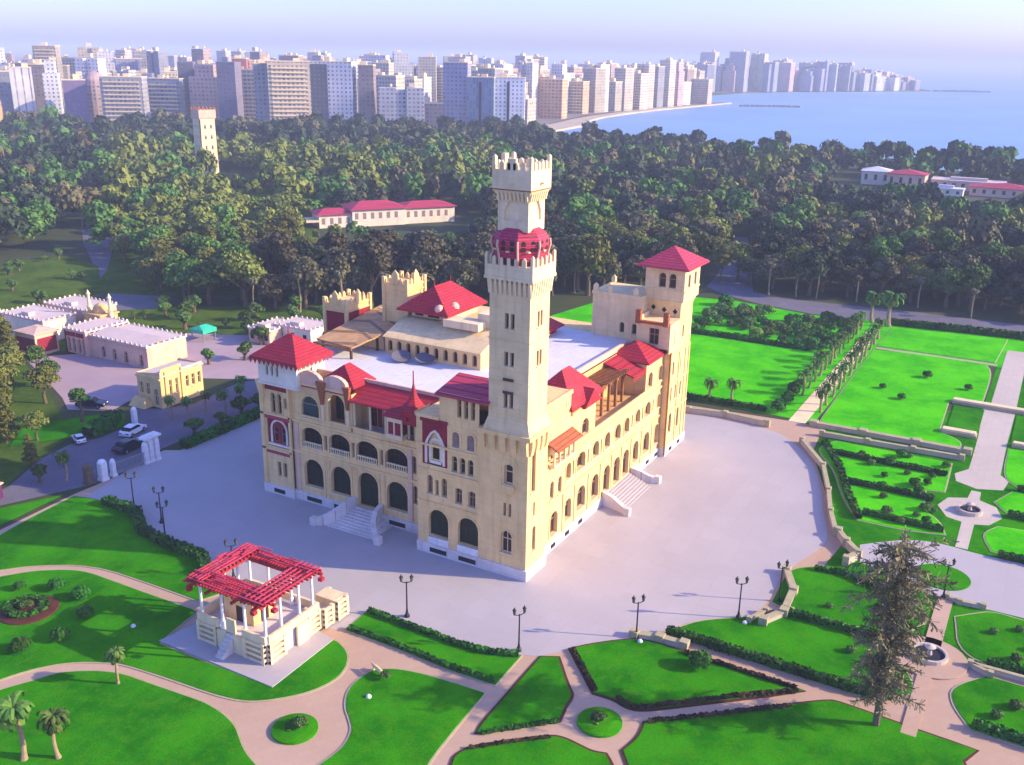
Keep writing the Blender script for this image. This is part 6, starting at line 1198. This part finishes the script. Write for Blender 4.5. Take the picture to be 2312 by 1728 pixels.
for _ in range(30000):
    d = 150 + 710*rw.random()**1.25; a = HEAD + math.radians(rw.uniform(-31, 31)); x = CAM.x + d*math.cos(a); y = CAM.y + d*math.sin(a)
    if not (inside((x, y), WOOD) or inside((x, y), WOOD_LEFT)) or any(inside((x, y), h) for h in HOLES): continue
    if x < 230 and y > 120 and math.sin(x*0.085+0.5)*math.sin(y*0.07+1.0) > 0.35: continue        # small clearings on the left
    g = dens(x, y)*rw.uniform(0.8, 1.25); kx, ky = int(x//8), int(y//8)
    if any((x-px)**2+(y-py)**2 < g*g for i in (-1, 0, 1) for j in (-1, 0, 1) for px, py in cell.get((kx+i, ky+j), ())): continue
    cell.setdefault((kx, ky), []).append((x, y)); cand.append((d, x, y))
cand.sort()
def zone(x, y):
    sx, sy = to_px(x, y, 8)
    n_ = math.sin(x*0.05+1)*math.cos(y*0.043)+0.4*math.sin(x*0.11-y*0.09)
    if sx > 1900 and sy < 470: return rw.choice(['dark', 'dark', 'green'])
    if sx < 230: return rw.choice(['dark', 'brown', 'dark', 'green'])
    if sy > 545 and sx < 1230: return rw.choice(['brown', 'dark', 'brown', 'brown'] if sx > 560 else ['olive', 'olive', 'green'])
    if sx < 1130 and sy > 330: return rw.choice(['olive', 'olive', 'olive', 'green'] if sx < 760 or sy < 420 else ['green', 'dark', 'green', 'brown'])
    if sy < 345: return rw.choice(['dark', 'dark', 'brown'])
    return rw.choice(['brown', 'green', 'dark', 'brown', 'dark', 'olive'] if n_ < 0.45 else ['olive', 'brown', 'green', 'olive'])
KM = dict(green='leaf_green', olive='leaf_olive', brown='leaf_brown', dark='leaf_dark', rust='leaf_rust')
protos = {}
for i, k in enumerate(KM):
    for j in range(3):
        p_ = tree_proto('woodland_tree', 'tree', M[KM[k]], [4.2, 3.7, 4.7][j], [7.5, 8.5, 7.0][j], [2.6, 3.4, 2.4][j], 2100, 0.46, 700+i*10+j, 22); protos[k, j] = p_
N_IND = 270
words_ = dict(green='green leaved', olive='olive green', brown='brownish grey', dark='very dark green', rust='rusty yellow')
rest = []
for d, x, y in cand:
    sx, sy = to_px(x, y)
    k = zone(x, y)
    lo = 0.5 if any(inside((x, y), p_) for p_ in LOW) else 1.0
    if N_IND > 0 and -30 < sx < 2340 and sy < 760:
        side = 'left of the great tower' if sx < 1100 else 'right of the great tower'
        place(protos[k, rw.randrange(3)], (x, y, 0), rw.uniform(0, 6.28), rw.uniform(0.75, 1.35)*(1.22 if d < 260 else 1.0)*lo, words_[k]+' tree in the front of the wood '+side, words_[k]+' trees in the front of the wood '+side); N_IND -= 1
    else: rest.append((d, x, y, k, lo))
for key, p_ in protos.items():                                    # prototypes that no spot used
    if not p_.get('_used'):
        for c in list(p_.children): bpy.data.objects.remove(c)
        bpy.data.objects.remove(p_)
# the rest of the wood reads as one mass: one object per leaf colour would still be one wood, so all in one
tmpl = {}
for lod, (n_, s_) in enumerate(((750, 0.72), (330, 1.1), (150, 1.6))):
    for j in range(4):
        rg = np.random.default_rng(900+lod*10+j); tmpl[lod, j] = blob_cloud(crown_blobs(rg, 4.3, 7.5, 2.0, 15), n_, s_, rg, 0.4)
kinds = list(KM); VS, QS, TS, MI = [], [], [], []; off = 0
for d, x, y, k, lo in rest:
    lod = 0 if d < 380 else (1 if d < 560 else 2); v, q, t_ = tmpl[lod, rw.randrange(4)]; a = rw.uniform(0, 6.28); s = lo*rw.uniform(0.65, 1.45)*(1+0.0003*max(0, d-300)); ca, sa = math.cos(a)*s, math.sin(a)*s
    vv = np.stack([v[:, 0]*ca-v[:, 1]*sa+x, v[:, 0]*sa+v[:, 1]*ca+y, v[:, 2]*s*rw.uniform(0.75, 1.4)], 1)
    VS.append(vv); QS.append(q+off); off += len(vv); TS.append(np.clip(t_*0.8+rw.uniform(-0.15, 0.3), 0, 1)); MI.append(np.full(len(q), kinds.index(k), np.int32))
wood = np_mesh('woodland', np.concatenate(VS), np.concatenate(QS), [M[KM[k]] for k in kinds], None, np.concatenate(TS))
wood.data.polygons.foreach_set('material_index', np.concatenate(MI)); tag(wood, 'wide wood of mixed dark and olive trees filling the middle distance', 'wood', kind='stuff')
print('trees', len(cand), 'rest', len(rest))

# ---------------------------------------------------------------- buildings among and beyond the trees
V = thing('villa', 'long pink villa with low red hipped roofs half hidden in the wood', 'villa', (203, 172, 0), math.radians(-36))
for (x0, x1, y0, y1, h, rh) in ((-26, -14, -5, 6, 4.6, 1.8), (-14, 6, -6, 8, 6.0, 2.4), (6, 26, -5, 7, 5.6, 2.0)):
    b = MB(); b.box(x0, x1, y0, y1, 0, h); w_ = b.build('wall', M['white'], V)
    for k in range(int((x1-x0)/3)): b = MB(); b.box(x0+1+k*3, x0+2.2+k*3, y0-0.06, y0-0.003, h-3.2, h-1.0); b.build('window', M['blind'], w_)
    b = MB(); b.hip(x0-0.8, x1+0.8, y0-0.8, y1+0.8, h+0.3, h+rh, (x1-x0)*0.5, 'x'); b.build('roof', M['tile2'], V)
b = MB(); b.box(-40, -26, -7, 3, 2.6, 3.0); b.build('terrace', M['trim'], V)
LH = thing('old_lookout_tower', 'slender cream tower with rows of small windows rising from the wood on the left', 'tower', (271, 334, 0), math.radians(-18))
b = MB()
wl_ = [rect(-1.6+3.2*j, 1.0, z, z+1.9) for z in (8, 13, 18, 23) for j in (0, 1)]
wall(b, 'x', -4.2, [(-4.0, 0), (4.0, 0), (3.5, 30), (-3.5, 30)], wl_, 0.4); wall(b, 'y', -4.2, [(-4.2, 0), (4.2, 0), (3.7, 30), (-3.7, 30)], wl_, 0.4); wall(b, 'x', 4.2, [(-4, 0), (4, 0), (3.5, 30), (-3.5, 30)], [], 0.2); wall(b, 'y', 4.2, [(-4.2, 0), (4.2, 0), (3.7, 30), (-3.7, 30)], [], 0.2)
sh_ = b.build('shaft', M['trim'], LH)
for h in wl_: window(sh_, 'x', -4.2, h, M['brownpane'], 0.35, M['trim'], 0, False); window(sh_, 'y', -4.2, h, M['brownpane'], 0.35, M['trim'], 0, False)
b = MB(); b.frustum((0, 0), 3.9, 3.9, 27.0, 4.5, 4.5, 28.5); b.box(-4.5, 4.5, -4.5, 4.5, 28.5, 32.2); b.build('crown', M['pink'], LH); b = MB(); crenels(b, -4.5, 4.5, -4.5, 4.5, 32.2, 1.0, 1.0, 0.9, 0.5, 0.2); b.build('battlement', M['brown'], LH)
def low_house(x, y, sx, sy, h, rz, lab, wallm, roofm, pitched=True, grp=None):
    t = thing('low_building', lab, 'building', (x, y, 0), rz, grp); b = MB(); b.box(-sx/2, sx/2, -sy/2, sy/2, 0, h); w_ = b.build('wall', M[wallm], t); b = MB()
    if pitched: b.hip(-sx/2-0.7, sx/2+0.7, -sy/2-0.7, sy/2+0.7, h+0.3, h+2.4, max(0.5, sx-sy), 'x')
    else: b.box(-sx/2-0.3, sx/2+0.3, -sy/2-0.3, sy/2+0.3, h+0.003, h+0.5); b.box(-sx/4, 0, -sy/4, sy/4, h+0.5, h+1.8)
    b.build('roof', M[roofm], t)
    for k in range(max(2, int(sy/4))): b = MB(); yy = -sy/2+sy*(k+0.5)/max(2, int(sy/4)); b.box(-sx/2-0.06, -sx/2-0.003, yy-0.7, yy+0.7, h*0.35, h*0.8); b.build('window', M['dark'], w_)
for a in [(452, 40, 12, 14, 6.5, 0.1, 'white pavilion with a swept pale roof at the left end of the right hand clearing', 'white', 'roofflat', True), (447, 24, 12, 18, 6.5, 0.0, 'pink two storey house with a low red roof in the right hand clearing', 'pink', 'tile2', True), (455, -4, 14, 34, 4.2, 0.05, 'long pinkish building with a pale flat roof in the right hand clearing', 'pink', 'roofpink', False), (436, -22, 12, 30, 4.0, 0.0, 'long pinkish building with a low red hipped roof in the right hand clearing', 'pink', 'tile2', True), (446, -50, 16, 36, 4.6, 0.1, 'broad pink building with a flat roof at the right edge', 'pink', 'pink', False), (425, 4, 7, 18, 3, 0.0, 'low white awning roof in front of the clearing buildings', 'white', 'roofflat', False), (432, -70, 14, 30, 4.2, 0.0, 'red roofed building cut by the right edge of the picture', 'pink', 'tile2', True), (560, 300, 10, 16, 6, 0.4, 'pinkish low house between the wood and the beach', 'pink', 'tile2', True), (600, 338, 8, 18, 5, 0.6, 'pale low house at the edge of the wood by the beach', 'white', 'pink', True), (420, 118, 9, 12, 8, 0.2, 'pale domed roof among the dark trees on the right', 'white', 'roofflat', True)]:
    low_house(*a)

# ---------------------------------------------------------------- the city
def facade_mat(name, c, glass=(0.10, 0.10, 0.14), fl=3.2, bay=3.4, wz=(0.30, 0.78), wu=(0.22, 0.78), strips=False):  # wall and glass tones paled, some of the haze put into their colour
    mm, n, l, b = mat(name, 0.75, 0.3); tc = N(n, 'ShaderNodeTexCoord'); sx = N(n, 'ShaderNodeSeparateXYZ'); l.new(tc.outputs['Object'], sx.inputs[0])
    def frac(src, div):
        d = N(n, 'ShaderNodeMath', operation='DIVIDE'); l.new(src, d.inputs[0]); d.inputs[1].default_value = div; f = N(n, 'ShaderNodeMath', operation='FRACT'); l.new(d.outputs[0], f.inputs[0]); return f.outputs[0], d.outputs[0]
    def between(v, lo, hi):
        a = N(n, 'ShaderNodeMath', operation='GREATER_THAN'); l.new(v, a.inputs[0]); a.inputs[1].default_value = lo; q = N(n, 'ShaderNodeMath', operation='LESS_THAN'); l.new(v, q.inputs[0]); q.inputs[1].default_value = hi
        m_ = N(n, 'ShaderNodeMath', operation='MULTIPLY'); l.new(a.outputs[0], m_.inputs[0]); l.new(q.outputs[0], m_.inputs[1]); return m_.outputs[0]
    ad = N(n, 'ShaderNodeMath', operation='ADD'); l.new(sx.outputs['X'], ad.inputs[0]); l.new(sx.outputs['Y'], ad.inputs[1])
    fu, du = frac(ad.outputs[0], bay); fz, dz = frac(sx.outputs['Z'], fl)
    mu = between(fu, *wu); mk = mu
    if not strips: m2 = N(n, 'ShaderNodeMath', operation='MULTIPLY'); l.new(mu, m2.inputs[0]); l.new(between(fz, *wz), m2.inputs[1]); mk = m2.outputs[0]
    ng = N(n, 'ShaderNodeNewGeometry'); sn = N(n, 'ShaderNodeSeparateXYZ'); l.new(ng.outputs['Normal'], sn.inputs[0]); ab = N(n, 'ShaderNodeMath', operation='ABSOLUTE'); l.new(sn.outputs['Z'], ab.inputs[0]); up_ = N(n, 'ShaderNodeMath', operation='LESS_THAN'); l.new(ab.outputs[0], up_.inputs[0]); up_.inputs[1].default_value = 0.5
    m3 = N(n, 'ShaderNodeMath', operation='MULTIPLY'); l.new(mk, m3.inputs[0]); l.new(up_.outputs[0], m3.inputs[1])
    fl1 = N(n, 'ShaderNodeMath', operation='FLOOR'); l.new(du, fl1.inputs[0]); fl2 = N(n, 'ShaderNodeMath', operation='FLOOR'); l.new(dz, fl2.inputs[0]); cb = N(n, 'ShaderNodeCombineXYZ'); l.new(fl1.outputs[0], cb.inputs[0]); l.new(fl2.outputs[0], cb.inputs[1])
    wn_ = N(n, 'ShaderNodeTexWhiteNoise'); l.new(cb.outputs[0], wn_.inputs['Vector'])
    gcol = mix(n, l, wn_.outputs['Value'], glass, tuple(min(1, x*0.4+0.12) for x in c))
    f = noise(n, l, 0.06, 5, 0.6, 'Object'); wc = ramp(n, l, f, [(0.3, tuple(x*0.72 for x in c)), (0.7, tuple(min(1, x*1.08) for x in c))])
    oi = N(n, 'ShaderNodeObjectInfo'); hs = N(n, 'ShaderNodeHueSaturation'); l.new(wc, hs.inputs['Color']); mr = N(n, 'ShaderNodeMapRange'); mr.inputs['To Min'].default_value = 0.7; mr.inputs['To Max'].default_value = 1.2; l.new(oi.outputs['Random'], mr.inputs['Value']); l.new(mr.outputs[0], hs.inputs['Value'])
    l.new(mix(n, l, m3.outputs[0], hs.outputs[0], gcol), b.inputs['Base Color']); return mm
CM = dict(grey=facade_mat('grey_facade', (0.44, 0.43, 0.47)), beige=facade_mat('beige_facade', (0.55, 0.46, 0.36)), cream=facade_mat('cream_facade', (0.62, 0.54, 0.44), bay=2.8), orange=facade_mat('orange_facade', (0.62, 0.38, 0.21), bay=4), pink=facade_mat('pink_facade', (0.58, 0.40, 0.40)), brown=facade_mat('brown_facade', (0.40, 0.29, 0.27)),
          white=facade_mat('white_facade', (0.74, 0.72, 0.74), wu=(0.3, 0.7)), whitestripe=facade_mat('striped_facade', (0.78, 0.76, 0.76), (0.16, 0.13, 0.22), bay=5.5, wu=(0.1, 0.3), strips=True), dark=facade_mat('dark_facade', (0.20, 0.17, 0.25)), navy=facade_mat('navy_facade', (0.07, 0.09, 0.17)), purple=facade_mat('purple_facade', (0.22, 0.14, 0.32)), blue=facade_mat('blue_facade', (0.28, 0.28, 0.42)),
          glass=facade_mat('glass_facade', (0.34, 0.42, 0.56), (0.10, 0.16, 0.30), bay=2.6, wu=(0.15, 0.85), strips=True), bluegrey=facade_mat('blue_grey_facade', (0.30, 0.32, 0.42)), red=facade_mat('red_facade', (0.40, 0.12, 0.14)), slab=M['trim'])
def tower_block(x, y, w, dpt, h, mkey, rz, style, rnd):
    t = bpy.data.objects.new('apartment_block', None); COL.objects.link(t); t.location = (x, y, 0); t.rotation_euler = (0, 0, rz)
    b = MB()
    if style == 'round': b.lathe((0, 0, 0), [(w/2, 0), (w/2, h*0.72), (w*0.46, h*0.84), (w*0.3, h*0.95), (0.3, h)], 18)
    elif style == 'step': b.box(-dpt/2, dpt/2, -w/2, w/2, 0, h*0.8); b.box(-dpt/2+1.5, dpt/2, -w/2+w*0.15, w/2-w*0.2, h*0.8, h)
    elif style == 'recess': b.box(-dpt/2, dpt/2, -w/2, -w*0.12, 0, h); b.box(-dpt/2+2.5, dpt/2, -w*0.12, w*0.12, 0, h-1.5); b.box(-dpt/2, dpt/2, w*0.12, w/2, 0, h)
    else: b.box(-dpt/2, dpt/2, -w/2, w/2, 0, h)
    b.build('body', CM[mkey], t)
    if style == 'bands':
        b = MB()
        for k in range(1, int(h/3.2)): b.box(-dpt/2-1.1, -dpt/2-0.003, -w*0.42, w*0.42, k*3.2-0.12, k*3.2+0.95)
        b.build('balconies', CM['slab'], t)
    if style == 'duo':
        b = MB(); b.box(-dpt/2-0.8, -dpt/2-0.003, w*0.02, w/2, 0, h*0.97); b.build('dark_wing', CM['navy'], t)
    if style == 'spine':
        b = MB(); b.box(-dpt/2-0.7, -dpt/2-0.003, -1.0, 1.0, 1, h-3); b.build('dark_spine', M['dark'], t)
    if style != 'round':
        b = MB(); b.box(-dpt/2-0.25, dpt/2+0.25, -w/2-0.25, w/2+0.25, h+0.004, h+0.7) if style not in ('step', 'recess') else None
        a = rnd.uniform(-0.3, 0.3)*w; b.box(-2.2, 2.2, a-2.4, a+2.4, h+0.7, h+rnd.uniform(2.6, 4.6))
        if rnd.random() < 0.6: a2 = -a*0.9+1.0; b.lathe((rnd.uniform(-1, 1), a2 if abs(a2-a) > 4.5 else a+5.2, h+0.7), [(1.1, 0), (1.1, 1.8), (0.2, 2.2)], 8)
        b.build('roof_hut', CM['slab'] if mkey not in ('dark', 'navy') else M['steel'], t)
        if rnd.random() < 0.3: b = MB(); b.tube([(0, a, h+2.5), (0, a, h+rnd.uniform(6, 9))], [0.18, 0.06], 5); b.build('mast', M['steel'], t)
    return t
rc = random.Random(5)
FRONT = [('orange', 313, 568, 11, 33, 'round', 'ochre rounded block cut by the left edge of the picture'), ('bluegrey', 458, 772, 14, 40, 'plain', 'blue grey block beside the white striped one at the far left'), ('whitestripe', 451, 734, 17, 44, 'plain', 'bright white block with vertical stripes at the far left of the skyline'), ('brown', 479, 752, 17, 46, 'plain', 'reddish brown block right of the white striped one'), ('white', 468, 718, 12, 50, 'step', 'stepped white block with a slim top near the left of the skyline'), ('purple', 444, 658, 17, 36, 'plain', 'deep violet block in the left part of the skyline'), ('pink', 472, 669, 20, 43, 'round', 'pink round topped block in the left part of the skyline'),
 ('grey', 461, 620, 32, 39, 'bands', 'wide grey balconied block, left one of the pair before the dark tower'), ('grey', 511, 629, 29, 37, 'bands', 'wide grey balconied block, right one of the pair before the dark tower'), ('dark', 545, 639, 13, 50, 'plain', 'narrow very dark tower left of the pink topped block'), ('pink', 535, 605, 25, 49, 'step', 'pale block with a pinkish stepped top behind the slender lookout tower'), ('dark', 527, 571, 15, 51, 'plain', 'narrow dark tower right of the slender lookout tower'), ('red', 560, 590, 12, 54, 'plain', 'red block showing between the two dark towers'), ('grey', 559, 579, 25, 45, 'bands', 'grey lilac balconied block right of the dark narrow tower'), ('grey', 512, 520, 14, 51, 'plain', 'slim grey block left of the beige wide block'),
 ('beige', 515, 496, 32, 53, 'bands', 'wide beige block with balcony bands left of the navy and white tower'), ('white', 548, 481, 38, 53, 'duo', 'big white tower with a navy wing in the middle left of the skyline'), ('brown', 560, 454, 12, 51, 'plain', 'narrow brown block right of the navy and white tower'), ('grey', 562, 422, 35, 35, 'recess', 'low grey block with a deep central slot'), ('brown', 605, 421, 19, 22, 'plain', 'low brown block right of the slotted grey one'), ('blue', 612, 402, 20, 54, 'plain', 'tall hazy violet blue block left of the glassy tower'), ('glass', 618, 382, 22, 43, 'spine', 'bluish glassy tower above the wood left of the great tower'), ('white', 634, 366, 27, 43, 'spine', 'whitish tower with a dark central spine behind the great tower'),
 ('beige', 690, 384, 19, 24, 'plain', 'low beige block at the near end of the shore row'), ('orange', 834, 427, 24, 38, 'plain', 'orange pink block near the start of the shore row'), ('orange', 933, 449, 22, 34, 'bands', 'bright orange block in the shore row'), ('beige', 971, 446, 18, 48, 'plain', 'plain beige block in the shore row right of the orange one'), ('white', 981, 441, 8, 52, 'plain', 'thin white tower in the shore row'), ('cream', 1014, 440, 13, 33, 'plain', 'low narrow cream block in the shore row'), ('cream', 1038, 438, 16, 48, 'plain', 'cream tower in the shore row right of the low one'), ('cream', 1083, 440, 25, 42, 'bands', 'wide cream block with balconies in the middle of the shore row'), ('beige', 1115, 442, 18, 53, 'recess', 'beige block with a dark slot in the shore row'), ('grey', 1145, 440, 17, 50, 'plain', 'pale grey block in the shore row'), ('cream', 1180, 438, 17, 58, 'plain', 'tallest cream block in the shore row'), ('pink', 1212, 436, 14, 56, 'step', 'pinkish stepped block in the shore row'), ('white', 1240, 440, 21, 30, 'plain', 'low white block near the point'), ('cream', 1300, 430, 24, 33, 'plain', 'low cream block at the end of the point')]
for mk_, x, y, w, h, stl, lab in FRONT:
    a = math.atan2(y-CAM.y, x-CAM.x); tag(tower_block(x, y, w, rc.uniform(14, 20), h, mk_, a+(rc.uniform(-0.8, -0.35) if x > 680 else rc.uniform(-0.35, 0.05)), stl, rc), lab, 'apartment block')
# blocks behind the front row, one by one
CITY = [(470, 800), (540, 690), (560, 560), (600, 480), (660, 400), (700, 392), (800, 440), (960, 470), (1180, 470), (1290, 490), (1300, 620), (1500, 680), (1760, 620), (2000, 700), (1900, 1100), (1400, 1500), (500, 1500), (300, 1000)]
pts_ = []
for _ in range(9000):
    if len(pts_) >= 190: break
    d = 700+1200*rc.random()**1.6; a = HEAD+math.radians(rc.uniform(-1.5, 30)); x = CAM.x+d*math.cos(a); y = CAM.y+d*math.sin(a)
    if inside((x, y), CITY) and all((x-p[0])**2+(y-p[1])**2 > 25**2 for p in pts_): pts_.append((x, y))
CN = dict(grey='grey', beige='beige', cream='cream', pink='pinkish', brown='brown', white='white', blue='violet blue', bluegrey='blue grey', dark='dark', orange='orange')
for x, y in pts_:
    mk_ = rc.choice(['grey', 'beige', 'beige', 'cream', 'pink', 'brown', 'white', 'blue', 'bluegrey', 'cream', 'beige', 'white']); a = math.atan2(y-CAM.y, x-CAM.x); d = math.hypot(x-CAM.x, y-CAM.y)
    h = rc.uniform(30, 53) if d < 1100 else rc.uniform(34, 62)
    tag(tower_block(x, y, rc.uniform(14, 28), rc.uniform(13, 20), h, mk_, a+rc.uniform(-0.7, 0.15), rc.choice(['plain', 'plain', 'bands', 'step', 'recess']), rc), CN[mk_]+' apartment block in the crowded rows behind the front of the city', 'apartment block', CN[mk_]+' blocks behind the front of the city')
for i in range(40):                                               # second row along the shore
    t_ = i/39; x = 720+620*t_+rc.uniform(-6, 6); y = 428+34*math.sin(t_*3)+rc.uniform(4, 26); mk_ = rc.choice(['beige', 'cream', 'pink', 'brown', 'grey', 'white', 'orange', 'cream']); a = math.atan2(y-CAM.y, x-CAM.x)
    tag(tower_block(x, y, rc.uniform(13, 22), 15, rc.uniform(34, 55), mk_, a+rc.uniform(-0.8, -0.35), rc.choice(['plain', 'bands', 'recess', 'step']), rc), CN[mk_]+' apartment block in the second row along the shore', 'apartment block', CN[mk_]+' blocks in the second row along the shore')
# the far shore of the bay
for i in range(84):
    t_ = i/83; x = 1790+ (2100-1790)*min(1, t_*2.2) + max(0, t_-0.45)*560 + rc.uniform(-20, 50); y = 600 - 300*t_ + rc.uniform(-5, 60)
    h = rc.uniform(36, 62)*(1.25 if 0.05 < t_ < 0.3 else 1.0)*(1-0.5*max(0, t_-0.6)/0.4); a = math.atan2(y-CAM.y, x-CAM.x)
    mk_ = rc.choice(['blue', 'bluegrey', 'grey', 'white', 'pink', 'beige']); tag(tower_block(x, y, rc.uniform(20, 38), 22, min(h, 76), mk_, a+rc.uniform(-0.7, -0.1), rc.choice(['plain', 'plain', 'step', 'recess']), rc), CN[mk_]+' hazy apartment block on the far shore of the bay', 'apartment block', CN[mk_]+' blocks on the far shore of the bay')
# breakwaters
b = MB()
for i in range(60): t_ = i/59; b.frustum((1300+40*t_+rc.uniform(-2, 2), 372-72*t_), 3.5, 3.0, -2.5, 1.8, 1.6, rc.uniform(0.2, 1.2))
tag(b.build('breakwater', M['steel']), 'dark rock breakwater in the middle of the bay', 'breakwater')
b = MB()
for i in range(60): t_ = i/59; b.frustum((2430+70*t_+rc.uniform(-3, 3), 262-110*t_), 6, 5, -2.5, 3, 2.6, rc.uniform(0.3, 2.5))
tag(b.build('breakwater', M['steel']), 'hazy low spit of rocks at the end of the far shore', 'breakwater')

# ---------------------------------------------------------------- haze: one closed box round the whole scene
hz = MB(); hz.box(-9500, 45500, -14500, 42500, -4.0, 92.0)
hm = bpy.data.materials.new('haze_air'); hm.use_nodes = True; hn = hm.node_tree.nodes; hl_ = hm.node_tree.links; hn.clear()
ho = hn.new('ShaderNodeOutputMaterial'); pvn = hn.new('ShaderNodeVolumePrincipled'); pvn.inputs['Color'].default_value = (0.68, 0.78, 1.0, 1); pvn.inputs['Density'].default_value = HAZE; pvn.inputs['Anisotropy'].default_value = 0.0
hl_.new(pvn.outputs[0], ho.inputs['Volume'])
tag(hz.build('haze', hm), 'thin bluish haze over the city and the bay', 'haze', kind='stuff')
